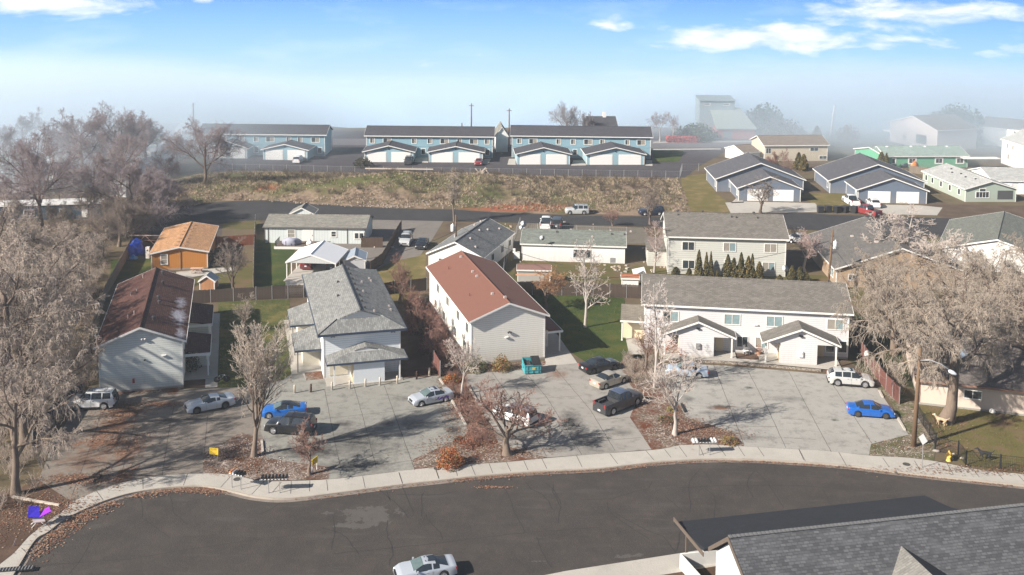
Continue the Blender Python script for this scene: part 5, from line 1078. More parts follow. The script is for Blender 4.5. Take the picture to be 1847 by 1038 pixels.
T_palet = mat('twig_pale_tan', (.50, .42, .34), .9, .2, .5, c2=(.34, .27, .21)); T_orng = mat('twig_orange', (.36, .19, .09), .9, .25, .6)
tree_proto('willowA', 13, 'weep', 11, B_tan, T_pink, 2.05, .34, .2, 1.05, 1.25)
tree_proto('willowB', 12, 'weep', 12, B_tan, T_pink, 2.05, .30, .16, 1.15, 1.25)
tree_proto('giant', 15, 'weep', 13, B_tan, T_tan, 2.3, .46, .2, 1.1, 1.15)
tree_proto('roundA', 13, 'round', 14, B_dark, T_mauve, 2.2, .30, .2, 1., 1.15)
tree_proto('roundB', 11, 'round', 15, B_dark, T_mauve, 2.6, .26, .18, 1., 1.15)
tree_proto('fine', 9, 'brush', 27, B_tan, T_palet, 1.3, .15, .12, .85, 1.0)
tree_proto('white', 7.5, 'vase', 17, B_wht, T_pale, 1.0, .16, .24, .95, 1.2)
tree_proto('whitetall', 9.5, 'upright', 18, B_wht, T_pale, .9, .14, .16, .9, 1.2)
tree_proto('red', 4.6, 'ornamental', 19, B_dark, T_red, 1.4, .13, .2, 1., 1.0)
tree_proto('redbig', 6, 'ornamental', 20, B_tan, T_red, 1.8, .20, .14, 1.05, 1.)
tree_proto('spiky', 6.5, 'vase', 21, B_tan, T_grey, 1.4, .14, .1, 1., 1.1)
tree_proto('poplar', 13, 'spire', 22, B_tan, T_tan, 1., .17, .3, .75, 1.6)
TN = {}
def tree(key, x, y, ht, rz_, label, group=None, name='bare_tree', sx=1., m=None, z=0, tilt=(0, 0)):
    mt, mc, H_, style = TREES[key]; s = ht / H_
    o = empty(name, (x, y, z), rz_, label, 'tree', group); o.scale = (s * sx, s * sx, s); o.rotation_euler = (tilt[0], tilt[1], rz_)
    a = link('trunk', mt, o); b = link('crown', mc, o)
    if m: a.material_slots[0].link = 'OBJECT'; a.material_slots[0].material = m[0]; b.material_slots[0].link = 'OBJECT'; b.material_slots[0].material = m[1]
    return o
def tpx(key, px, py, top, rz_, label, **k):
    """base as seen at (px,py), top at image row `top`"""
    x, y = H(px, py); lo, hi = .5, 40
    for _ in range(30):
        m = (lo + hi) / 2
        if PJ(x, y, m)[1] > top: lo = m
        else: hi = m
    return tree(key, x, y, lo, rz_, label, **k)
G1 = 'bare willows along the left edge'
tpx('willowA', 28, 893, 615, .3, 'bare willow at the left edge leaning over the street corner, nearest to the viewer', group=G1, sx=.85)
tpx('willowB', 45, 800, 520, 1.9, 'bare drooping willow hanging over the white sport utility car', group=G1, sx=.85)
tpx('willowA', 20, 760, 380, 2.7, 'tall tan bare willow behind the nearest left willow', group=G1)
tpx('willowB', 50, 700, 440, 4.0, 'bare willow beside the brown-roofed house, left of its wall', group=G1, sx=.8)
tpx('willowA', 30, 640, 395, 5.0, 'bare willow in the middle of the left thicket', group=G1)
tpx('willowB', 105, 600, 430, .9, 'pale bare willow against the left timber fence', group=G1, sx=.75)
tpx('willowA', 0, 560, 330, 3.3, 'bare willow at the left edge level with the orange bungalow', group=G1)
tpx('willowB', 95, 540, 385, 2.2, 'frosted-looking bare willow below the dark blue mobile home', group=G1)
tpx('willowA', 160, 505, 402, 5.6, 'smaller bare willow beside the orange bungalow fence', group=G1, sx=.8)
tpx('willowB', 120, 470, 392, 3.6, 'bare willow between the bungalow fence and the dark blue mobile home', group=G1, sx=.9)
tpx('willowB', 60, 455, 385, .6, 'small bare willow directly before the dark blue mobile home', group=G1, sx=.9)
tpx('willowB', -30, 680, 400, 1.2, 'bare willow half outside the left edge', group=G1)
tpx('willowB', 25, 490, 372, 1.6, 'low bare willow in front of the dark blue mobile home', group=G1)
PM = (B_dark, T_mauve); PB = (B_tan, T_mauve)
tpx('roundA', 75, 430, 228, .5, 'large bare tree standing in front of the dark blue mobile home', m=(B_tan, T_mauve), sx=.9)
tpx('roundB', 240, 415, 268, 1.1, 'gnarled bare tree beside the left cul-de-sac end', m=(B_tan, T_mauve))
tpx('roundA', 368, 345, 208, 2.0, 'big bare round tree in front of the leftmost blue row', m=PM, sx=.85)
G2 = 'purple-grey trees in the left fog'
for px, py, tp, q, s, lab in ((150, 330, 190, .2, 1., 'purple-grey bare tree in the fog above the pinkish mobile home'), (205, 320, 183, 1.4, 1., 'tallest purple-grey bare tree in the left fog'), (262, 310, 188, 2.5, .9, 'purple-grey bare tree left of the white dome'), (110, 318, 205, 3.3, .8, 'purple-grey bare tree over the white sloping roof'),
                              (225, 350, 235, 4.1, .9, 'purple-brown bare tree in front of the foggy group'), (170, 365, 262, 5.2, .9, 'low spreading bare tree above the blue mobile home'), (40, 300, 190, 4.8, 1., 'blue-grey bare tree fading in fog at the left edge'), (10, 330, 215, .8, .8, 'faint bare tree at the far left edge'), (300, 395, 300, 1.8, .8, 'bushy bare tree at the end of the middle road'), (262, 380, 280, 2.9, .9, 'bare tree beside the row of weathered mobile homes'), (300, 340, 270, .3, .9, 'bare tree at the near end of the rough field, left side'), (215, 385, 300, 4.6, 1., 'bushy bare tree right of the dark blue mobile home'), (130, 300, 215, 2.2, 1., 'hazy bare tree behind the white sloping roof'), (320, 300, 235, 5., .8, 'small bare tree between the blue-grey house and the field'), (80, 345, 268, 1.7, .9, 'bare tree left of the small pinkish mobile home'), (20, 385, 300, 3.9, .9, 'bare tree in front of the brown mobile home')):
    tpx('roundA' if int(px) % 2 else 'roundB', px, py, tp, q, lab, group=G2, m=PM, sx=s)
# trees of the lots and yards
tpx('fine', 458, 824, 538, .4, 'tall fine-twigged bare tree in the rock bed between the two left lots', sx=.85)
tpx('red', 558, 857, 745, 1.2, 'small red-twigged ornamental tree in the rock bed by the yellow sign', m=(B_tan, T_red), sx=.95)
tpx('redbig', 915, 820, 672, 2.0, 'red-brown spreading ornamental tree at the pavement before the third lot', sx=1.35)
tpx('white', 834, 713, 590, 3.0, 'small white-barked tree in the leafy strip between the second and third lots', m=(B_wht, T_pale), sx=.8)
tpx('white', 1217, 785, 618, .7, 'white-barked bare tree by the mailboxes in the right planting bed', sx=1.)
tpx('whitetall', 1180, 700, 508, 1.7, 'tall slender pale tree in front of the long white apartment house', sx=.9, m=(B_wht, T_pale))
tpx('spiky', 1165, 668, 575, 2.7, 'bushy multi-stemmed bare tree beside the black car', m=(B_tan, T_red))
tpx('whitetall', 1055, 591, 432, 2.2, 'white-barked tree in the green lawn between the two apartment houses', sx=1.0)
tpx('red', 985, 560, 468, 3.4, 'orange-twigged small tree beside the red-roofed shed', m=(B_dark, T_orng), sx=1.15)
tpx('redbig', 722, 545, 460, .2, 'red-twigged tree behind the grey-roofed house, farthest of the hedge', m=(B_dark, T_red), sx=.9)
G3 = 'red-twigged trees between the second and third houses'
for px, py, tp, q, lab in ((745, 590, 500, 1.1, 'red-twigged tree in the hedge row, second from the back'), (765, 620, 530, 2.2, 'red-twigged tree in the hedge row, third from the back'), (790, 650, 560, 3.1, 'grey-red twiggy tree in the hedge row touching the cream wall'), (772, 600, 545, 4.4, 'low red-twigged tree squeezed against the cream wall'), (806, 662, 600, 5.1, 'front tree of the red-twigged hedge row by the fence end')):
    tpx('redbig', px, py, tp, q, lab, group=G3, m=(B_dark, T_red if q < 3 else mat('twig_rosy', (.27, .15, .12), .9, .25, .6)), sx=.9)
tpx('spiky', 423, 530, 425, 1.2, 'bushy bare tree in the yard right of the orange bungalow', m=(B_dark, T_grey), sx=1.1)
tpx('spiky', 440, 600, 530, 3.2, 'upright bare shrub-like tree on the lawn between the two left houses', m=(B_tan, T_tan), sx=1.)
tpx('poplar', 819, 400, 302, .4, 'tall narrow bare poplar at the middle road', sx=1.3)
tpx('spiky', 1173, 405, 330, 2.2, 'bare tree at the roadside in front of the parked dark car', m=(B_tan, T_grey), sx=1.3)
tpx('spiky', 1105, 408, 375, 1.2, 'low red-brown bare bush tree beside the middle road', m=(B_tan, mat('twig_rosy', (.27, .15, .12), .9, .25, .6)), sx=1.8)
tpx('whitetall', 1180, 492, 400, .9, 'pale bare tree at the left end of the sage apartment house', m=(B_wht, mat('twig_rosy_pale', (.40, .29, .26), .9)), sx=1.3)
tpx('white', 1450, 490, 400, 1.9, 'spreading pale bare tree in front of the white car by the utility pole', m=(B_wht, mat('twig_rosy_pale', (.40, .29, .26), .9)), sx=1.4)
tpx('spiky', 1372, 385, 318, 2.6, 'dark bare tree above the roof of the sage apartment house', m=(B_dark, T_grey), sx=1.6)
G4 = 'tan bare trees at the right edge'
tpx('willowA', 1790, 560, 425, 2.4, 'tan bare tree before the white gable at the right edge', group=G4, m=(B_tan, T_tan))
tpx('willowB', 1860, 545, 415, .4, 'tan bare tree at the far right edge over the green-grey roof', group=G4, m=(B_tan, T_tan))
tpx('roundB', 215, 445, 335, 2.6, 'brown bare tree at the upper end of the weathered fence', m=(B_tan, T_grey))
for px, py, tp, q, s_, lab in ((185, 465, 368, 1.3, 1., 'brown-grey bare tree right of the dark blue mobile home end'), (228, 430, 345, 4.2, .9, 'brown-grey bare tree at the top of the weathered fence, left side'), (110, 440, 352, 2.9, 1., 'brown-grey bare tree hiding the middle of the dark blue mobile home'), (20, 440, 345, 5.3, 1., 'brown-grey bare tree hiding the left end of the dark blue mobile home'), (270, 400, 318, .7, .9, 'bushy brown-grey tree at the cul-de-sac edge'), (165, 410, 330, 3.7, .9, 'brown-grey bare tree behind the white porch railing')):
    tpx('roundA' if px % 2 else 'roundB', px, py, tp, q, lab, group='brown-grey trees round the dark blue mobile home', m=(B_tan, T_grey), sx=s_)
tpx('giant', 1705, 762, 455, .6, 'giant tan bare tree with thick forked trunk in the right-hand yard', group=G4, sx=1.)
tpx('willowA', 1612, 640, 440, 1.8, 'dense tan bare tree behind the peach house, left side', group=G4, sx=.9, m=(B_tan, T_tan))
tpx('willowB', 1720, 610, 425, 2.9, 'dense tan bare tree behind the giant tree', group=G4, m=(B_tan, T_tan))
tpx('willowA', 1815, 650, 440, 4.4, 'dense tan bare tree at the right edge behind the peach house', group=G4, m=(B_tan, T_tan))
tpx('willowB', 1600, 560, 430, 5.1, 'tan bare tree in front of the tan ranch house', group=G4, m=(B_tan, T_tan), sx=.8)
tpx('whitetall', 1640, 500, 372, 3.7, 'thin white-stemmed tree before the red pickup', m=(B_wht, T_pale), sx=1.9)
tpx('whitetall', 1590, 500, 385, 1.7, 'thin white-stemmed tree rising over the tan ranch roof', m=(B_wht, T_pale), sx=1.8)
tpx('white', 1700, 520, 400, .7, 'spreading pale tree over the green-grey roof', m=(B_wht, T_pale), sx=1.6)
tpx('willowB', 1880, 720, 470, 3.9, 'tan bare tree half outside the right edge', group=G4, m=(B_tan, T_tan))
tpx('spiky', 1618, 690, 640, 2.9, 'small bare shrub tree against the red-brown fence', m=(B_tan, T_pale), sx=1.2)
# far trees
tpx('roundA', 1020, 262, 182, 1.2, 'large bare tree fading in fog behind the right blue row', m=(B_tan, mat('twig_fog', (.30, .27, .27), .9)), sx=.75)
tpx('roundB', 1060, 262, 195, 2.4, 'bare tree in fog above the roof of the right blue row', m=(B_tan, mat('twig_fog', (.30, .27, .27), .9)), sx=.6)
tpx('white', 1190, 256, 190, .4, 'white-stemmed birch in fog right of the blue rows', name='birch_tree', m=(B_wht, T_mauve), sx=.9)
tpx('white', 1213, 257, 196, 2.4, 'thinner birch beside the red hedge in fog', name='birch_tree', m=(B_wht, T_mauve), sx=.6)
tpx('spiky', 1630, 262, 236, .4, 'small pale forked tree stump in front of the pink-beige house', m=(B_wht, B_wht), sx=.3)
tpx('roundB', 1400, 330, 262, 3.4, 'bare tree in front of the beige house', m=(B_tan, mat('twig_rosy', (.27, .15, .12), .9)), sx=.7)

# leafy plants
def leaves(name, r, n, fn, size, m, parent=None):
    """n small leaf faces whose centres come from fn(r,n)->(n,3)"""
    c = fn(r, n); a = norm(r.normal(size=(n, 3))); b = norm(np.cross(a, r.normal(size=(n, 3)))); s = size * r.uniform(.6, 1.3, n)[:, None]
    V = np.stack([c - a * s, c + b * s * .6, c + a * s, c - b * s * .6], 1).reshape(-1, 3)
    return np_mesh(name, V, np.arange(n * 4).reshape(-1, 4), m)
L_con = [mat('conifer_' + k, c, .8, .3, 2) for k, c in (('dark', (.04, .045, .015)), ('mid', (.10, .085, .025)), ('gold', (.22, .15, .04)))]
def conifer_fn(h_, w_, pw=.75):
    def f(r, n):
        z = r.random(n) ** 1.1; th = r.uniform(0, 6.283, n); lump = 1 + .18 * np.sin(th * 3 + z * 9) + .12 * np.sin(th * 5 - z * 14)
        rr = w_ / 2 * np.clip((1 - z) ** pw * np.minimum(1, .6 + z * 4), 0, 1) * lump * (1 - .35 * r.random(n) ** 2); return np.stack([np.cos(th) * rr, np.sin(th) * rr, z * h_ + .05], -1)
    return f
me_cons = []
for sd_, pw_, mix_ in ((5, .7, [0, 0, 1, 1, 2]), (6, .5, [0, 1, 1, 1, 2]), (7, .95, [0, 0, 0, 1, 2]), (9, .6, [0, 0, 2, 1, 2])):
    me_con = leaves('conifer_foliage', np.random.default_rng(sd_), 2300, conifer_fn(3.4, 1.3, pw_), .11, L_con[1]); me_con.materials.append(L_con[0]); me_con.materials.append(L_con[2])
    me_con.polygons.foreach_set('material_index', np.random.default_rng(sd_).choice(mix_, len(me_con.polygons))); me_cons.append(me_con)
tm = MB(); tm.tube([(0, 0, 0), (0, 0, 2.9)], [.09, .02], 6); me_ct = tm.mesh('conifer_trunk', B_dark)
def conifer(px, py, top, w_, label, group=None):
    x, y = H(px, py); lo, hi = .3, 20
    for _ in range(30):
        m = (lo + hi) / 2
        if PJ(x, y, m)[1] > top: lo = m
        else: hi = m
    o = empty('conifer', (x, y, 0), random.uniform(0, 6), label, 'tree', group); o.scale = (w_ / 1.3, w_ / 1.3, lo / 3.4); link('trunk', me_ct, o); link('crown', me_cons[int(px * 7) % 4], o)
G5 = 'small conifers behind the long white apartment house'
for px, top, w_, lab in ((1219, 482, 1.5, 'low conifer at the left end of the conifer row'), (1243, 484, 1.0, 'shortest conifer beside the low left one'), (1260, 452, 1.3, 'tall narrow conifer, first tall one from the left'), (1273.5, 456, 1.2, 'left twin of the close pair of tall conifers'), (1281.5, 455, 1.1, 'right twin of the close pair of tall conifers'), (1293.5, 486, 1.0, 'small conifer in the gap of the row before the glass door'), (1312, 460, 1.5, 'broad conifer right of the glass door'), (1323, 466, 1.2, 'conifer behind the broad one in the middle group'),
                         (1336, 457, 1.5, 'tallest conifer of the middle group'), (1349, 463, 1.3, 'conifer right of the tallest one'), (1356, 459, 1.1, 'last conifer of the middle group'), (1369, 473, 1.4, 'single conifer under the right ground-floor window'), (1406, 496, 1.4, 'low round conifer at the house corner with the dish'), (1428, 480, 1.6, 'conifer right of the house corner, left of three'), (1443, 482, 1.4, 'middle conifer of three beside the utility pole'), (1454, 490, 1.4, 'right conifer of three beside the utility pole')):
    conifer(px, 500 + (px - 1219) * .045, top, w_, lab, G5)
for px, py, top, w_, lab in ((1440, 306, 276, 2.6, 'left of two pointed evergreens beside the slate blue house'), (1449, 308, 279, 2.4, 'right of two pointed evergreens beside the slate blue house'), (1589, 305, 275, 2.6, 'pointed evergreen in front of the green house'), (1598, 306, 277, 2.2, 'smaller evergreen touching the green house corner'), (1473, 255, 228, 3.2, 'pointed evergreen in fog behind the beige house')):
    conifer(px, py, top, w_, lab)
def blob_fn(w_, h_):
    def f(r, n):
        d = norm(r.normal(size=(n, 3))); d[:, 2] = np.abs(d[:, 2]); th = np.arctan2(d[:, 1], d[:, 0]); k = (1 + .14 * np.sin(th * 4 + d[:, 2] * 5) + .1 * np.sin(th * 7)) * (1 - .4 * r.random(n) ** 2)
        return d * k[:, None] * np.array([w_ / 2, w_ / 2, h_])
    return f
def shrub(px, py, w_, h_, mats, label, n=1500, size=.075, name='shrub'):
    r = np.random.default_rng(int(px)); me = leaves('foliage', r, n, blob_fn(w_, h_), size, mats[0])
    for m in mats[1:]: me.materials.append(m)
    me.polygons.foreach_set('material_index', r.integers(0, len(mats), n)); x, y = H(px, py)
    root = empty(name, (x, y, .02), 0, label, 'shrub'); link('foliage', me, root)
    mb = MB()
    for k in range(7): q = k * .9; mb.tube([(0, 0, -.05), (math.cos(q) * w_ * .16, math.sin(q) * w_ * .16, h_ * .4), (math.cos(q) * w_ * .3, math.sin(q) * w_ * .3, h_ * .75)], [.025, .018, .008], 4)
    mb.build('stems', B_dark, root); return root
Lg = [mat('leaf_' + k, c, .7, .3, 2) for k, c in (('green', (.06, .085, .02)), ('olive', (.12, .12, .035)), ('orange', (.42, .13, .03)), ('rust', (.25, .07, .025)), ('dark', (.03, .04, .015)), ('yellow', (.30, .22, .06)))]
shrub(812, 841, 2.3, 1.6, [Lg[2], Lg[3], Lg[1], Lg[2]], 'round orange and green shrub at the pavement edge', 2600, .07)
shrub(858, 668, 2.6, 1.5, [Lg[0], Lg[1], Lg[4]], 'dark green shrub at the left corner of the cream wall', 1800)
shrub(905, 668, 2.1, 1.6, [Lg[1], Lg[5], Lg[3]], 'yellow-brown shrub beside the dumpster', 1600)
shrub(815, 690, 2.0, .8, [Lg[3], Lg[1], Lg[2]], 'low rusty shrub beside the silver car with purple decals', 900)
shrub(1316, 800, 1.6, .6, [Lg[5], Lg[0], Lg[3]], 'low yellow-green plant in the bed near the mailboxes', 700, .06)
shrub(1205, 760, 1.8, .5, [Lg[3], Lg[4], Lg[1]], 'low dark rusty shrub under the white-barked tree', 700, .06)
shrub(1210, 742, 1.0, .5, [Lg[5], Lg[1]], 'small yellowish tuft under the white-barked tree', 300, .06)
shrub(846, 805, 1.8, .7, [Lg[3], T_red], 'low red-brown shrub in the bed behind the orange shrub', 700, .06)
shrub(828, 797, 1.2, .5, [Lg[3], Lg[4]], 'small dark red shrub between the second lot and the orange shrub', 400, .06)
shrub(373, 478, 3.2, 2.2, [Lg[4], Lg[0]], 'dark green bush at the right corner of the orange bungalow', 1700, .1)
shrub(1225, 632, 4.5, 1.6, [Lg[3], Lg[3], mat('leaf_brick', (.28, .09, .04), .8)], 'rust-red shrub beside the left gabled porch', 2000, .08)
shrub(345, 668, 1.8, 2.4, [Lg[4], mat('leaf_grey', (.16, .16, .14), .8), Lg[4]], 'dark climbing shrub in the shade of the brown-roofed house', 1200, .08)
shrub(372, 618, 1.2, .8, [Lg[4], Lg[3]], 'small dark plant beside the left walkway', 300, .07)
shrub(655, 302, 4.2, 2.2, [Lg[4], mat('leaf_brownish', (.08, .06, .04), .8)], 'dark round bush at the fence of the far parking lot', 900, .2)
shrub(1722, 256, 16, 9, [mat('leaf_foggreen', (.07, .10, .06), .8), Lg[4], Lg[0]], 'huge rounded evergreen in the fog left of the white two-storey house', 7000, .42, 'evergreen_tree')
shrub(1377, 245, 12, 8, [mat('leaf_foggreen', (.07, .10, .06), .8), Lg[4]], 'dark evergreen mass beside the tall grey barn', 3500, .45, 'evergreen_tree')
shrub(1255, 252, 12, 4, [Lg[4], mat('leaf_foggreen', (.07, .10, .06), .8)], 'dark bushes in front of the tall grey barn', 2200, .35)
shrub(1415, 250, 11, 5, [mat('leaf_mauve', (.14, .10, .10), .8), Lg[4]], 'brownish bushes in fog between barn and beige house', 1800, .35)
shrub(1530, 254, 6, 4, [mat('leaf_mauve', (.14, .10, .10), .8), Lg[3]], 'small brownish tree-like bush beyond the street lamp', 900, .3)
mb = MB(); x0, y0 = H(1202, 257); x1, y1 = H(1262, 257)
r = np.random.default_rng(3); n = 3500; c = np.stack([r.uniform(x0, x1, n), y0 + r.uniform(-1, 1, n), r.uniform(0, 1.7, n)], -1); me = leaves('foliage', r, n, lambda r, n: c, .22, mat('hedge_red', (.42, .055, .05), .8))
o = link('hedge', me); tag(o, 'long red hedge beyond the far road under the birches', 'hedge')
# weeds and brush on the left floor and by fences
def brush(name, label, pts, ht, m, seed=1, n=20, hf=None):
    r = np.random.default_rng(seed); P = []; Rr = []
    for (x, y) in pts:
        k = n; a = r.uniform(0, 6.283, k); l = ht * r.uniform(.5, 1.1, k); d = np.stack([np.cos(a) * .5, np.sin(a) * .5, np.full(k, 1.)], -1) * l[:, None]; b = np.stack([np.full(k, x), np.full(k, y), np.full(k, float(hf(np.array([x]), np.array([y]))[0]) if hf else 0.)], -1) + r.normal(0, .15, (k, 3)) * [1, 1, 0]
        P.append(np.stack([b, b + d * .5 + r.normal(0, .05, (k, 3)), b + d + r.normal(0, .12, (k, 3)) * ht], 1)); Rr.append(np.full((k, 3), .016) * [1, .8, .5])
    P = np.concatenate(P); Rr = np.concatenate(Rr); L2, r2, l2 = grow(r, P, Rr, 4, .5, .6, 2, .3, 1., .1, .2, .7, .008, .3, np.full(len(P), ht)); V, F = join([tubes(P, Rr, 3), tubes(L2, r2, 3)])
    o = link(name, np_mesh(name, V, F, m, True)); return tag(o, label, 'brush', None, 'stuff')
RS = np.random.default_rng(8)
def scat(poly, n): 
    P = HH(poly); a = np.array(P); out = []
    while len(out) < n:
        x, y = RS.uniform(a[:, 0].min(), a[:, 0].max()), RS.uniform(a[:, 1].min(), a[:, 1].max())
        if poly_mask(np.array([x]), np.array([y]), P)[0]: out.append((x, y))
    return out
brush('brush', 'tangled tan brush covering the ground under the left willows', scat([(-40, 480), (190, 470), (170, 690), (110, 760), (60, 900), (-40, 960)], 420), 1.3, T_pink, 2, 16)
brush('brush', 'tan brush along the right-hand yard fence and under its trees', scat([(1600, 560), (1847, 560), (1847, 640), (1640, 650)], 140) + scat([(1590, 640), (1625, 690), (1640, 730), (1600, 680)], 14), 1.1, T_tan, 3, 14)
brush('brush', 'rusty brush in the strip between the second and third lots', scat([(795, 640), (822, 660), (860, 725), (895, 800), (850, 800), (836, 760), (800, 690)], 60), .7, T_red, 4, 12)
brush('brush', 'grey-red brush between the second and third apartment houses', scat([(730, 560), (770, 560), (820, 650), (790, 660)], 50), 1.4, mat('twig_rosy', (.27, .15, .12), .9), 5, 14)
brush('brush', 'brown brush beside the parked black car', scat([(1120, 645), (1165, 640), (1195, 656), (1184, 676), (1150, 712), (1130, 690)], 40), .9, T_tan, 6, 12)
brush('brush', 'dark scrub bushes dotted over the rough field', scat([(320, 335), (430, 312), (1200, 324), (1235, 375), (1010, 380), (820, 372), (580, 364), (400, 356)], 420), 1.1, mat('twig_scrub', (.10, .075, .05), .9, .3, 1), 9, 16, field_h)
brush('brush', 'dry brush at the end of the middle road', scat([(230, 380), (300, 360), (290, 400), (240, 440)], 60), 1.6, T_mauve, 7, 12)
tufts('grass_tufts', [(1654, 732), (1847, 745), (1960, 760), (1960, 870), (1847, 852), (1742, 842), (1692, 800)], 1800, .16, [mat('lawn_tuft_a', (.13, .13, .03)), mat('lawn_tuft_b', (.17, .12, .06))], None, 21, 'short patchy grass in the right-hand fenced yard', z=.015, wd=.35)
tufts('grass_tufts', [(940, 528), (1125, 532), (1140, 640), (1100, 650), (1036, 640), (960, 560)], 2600, .14, [mat('lawn_tuft_c', (.05, .08, .015)), mat('lawn_tuft_d', (.10, .10, .025))], None, 22, 'deep green grass between the terracotta roof and the white apartments', z=.015, wd=.35)
tufts('grass_tufts', [(394, 545), (522, 540), (523, 600), (524, 640), (511, 685), (437, 699), (392, 698)], 2200, .14, [mat('lawn_tuft_e', (.07, .09, .02)), mat('lawn_tuft_f', (.19, .16, .06))], None, 23, 'green and straw grass between the two left apartment houses', z=.015, wd=.35)
# ================= vehicles =================
def paint(name, c, metal=.0, rough=.28): return mat('paint_' + name, c, rough, .03, 1, metal=metal, coat=.7)
M_tyre = mat('tyre_rubber', (.018, .018, .018), .85, .1); M_rim = mat('rim_alloy', (.45, .45, .46), .35, .1, metal=.7); M_rimk = mat('rim_black', (.03, .03, .03), .4)
M_cgl = mat('car_glass', (.02, .025, .03), .04, .1, spec=.9, coat=.4); M_cglg = mat('car_glass_greenish', (.11, .15, .145), .05, .5, 3, spec=.9, coat=.4)
M_trim = mat('car_trim_black', (.022, .022, .024), .6); M_head = mat('headlamp_clear', (.65, .67, .70), .12, .1, spec=.9); M_tail = mat('tail_lamp_red', (.38, .015, .012), .2, .1, spec=.8); M_plate = mat('plate_white', (.65, .65, .68), .5)
KINDS = {  # L, W, H, wheel radius, axle front, axle rear, belt, top profile, (deck, roof rear, roof front, cowl), side glass range, pillars, roof half width
    'sedan': dict(L=4.7, W=1.8, H=1.44, r=.33, af=1.42, ar=-1.36, belt=.93, top=[(-2.35, .62), (-2.31, .92), (-2.2, 1.0), (-1.55, 1.05), (-.75, 1.4), (-.2, 1.45), (.3, 1.43), (1.08, 1.02), (1.9, .88), (2.22, .74), (2.33, .5)], g=(-1.5, -.78, .28, 1.06), s=(-1.25, .88), pil=(-.12,), rw=.60),
    'coupe': dict(L=4.5, W=1.8, H=1.32, r=.33, af=1.38, ar=-1.25, belt=.88, top=[(-2.25, .6), (-2.2, .93), (-2.0, .98), (-1.7, .97), (-.7, 1.27), (-.1, 1.33), (.25, 1.3), (1.0, .96), (1.8, .82), (2.12, .66), (2.25, .45)], g=(-1.6, -.68, .22, .98), s=(-.95, .8), pil=(-.42,), rw=.55),
    'muscle': dict(L=4.8, W=1.9, H=1.35, r=.36, af=1.45, ar=-1.37, belt=.95, top=[(-2.4, .62), (-2.36, .98), (-2.1, 1.04), (-1.7, 1.03), (-.85, 1.28), (-.2, 1.36), (.1, 1.33), (.8, 1.02), (1.9, .92), (2.28, .76), (2.4, .5)], g=(-1.6, -.85, .05, .78), s=(-.9, .6), pil=(-.5,), rw=.56),
    'suv': dict(L=4.75, W=1.88, H=1.78, r=.38, af=1.42, ar=-1.38, belt=1.1, top=[(-2.37, .7), (-2.34, 1.1), (-2.15, 1.62), (-1.9, 1.74), (-.3, 1.79), (.45, 1.73), (1.15, 1.15), (2.0, 1.05), (2.28, .9), (2.37, .55)], g=(-2.33, -2.1, .5, 1.12), s=(-2.0, .95), pil=(-1.18, -.12), rw=.66),
    'jeep': dict(L=4.45, W=1.82, H=1.8, r=.38, af=1.35, ar=-1.3, belt=1.12, top=[(-2.2, .7), (-2.18, 1.15), (-2.1, 1.7), (-1.95, 1.8), (0, 1.83), (.45, 1.8), (.85, 1.2), (1.95, 1.12), (2.18, 1.02), (2.24, .55)], g=(-2.17, -2.08, .46, .84), s=(-1.95, .68), pil=(-1.12, -.15), rw=.70),
    'crossover': dict(L=4.8, W=1.92, H=1.65, r=.39, af=1.43, ar=-1.42, belt=1.05, top=[(-2.4, .75), (-2.38, 1.08), (-2.1, 1.45), (-1.75, 1.6), (-.3, 1.67), (.35, 1.62), (1.2, 1.1), (2.0, .98), (2.3, .82), (2.4, .5)], g=(-2.32, -1.8, .4, 1.18), s=(-1.7, 1.0), pil=(-.95, -.02), rw=.64),
    'pickup': dict(L=5.85, W=1.98, H=1.9, r=.41, af=1.85, ar=-1.8, belt=1.2, top=[(-2.92, .95), (-2.88, 1.2), (-.82, 1.2), (-.8, 1.78), (-.6, 1.88), (.3, 1.92), (.75, 1.86), (1.35, 1.25), (2.5, 1.15), (2.85, 1.0), (2.92, .6)], g=(-.81, -.66, .78, 1.32), s=(-.62, 1.12), pil=(.12,), rw=.72, bed=(-2.84, -.84)),
}
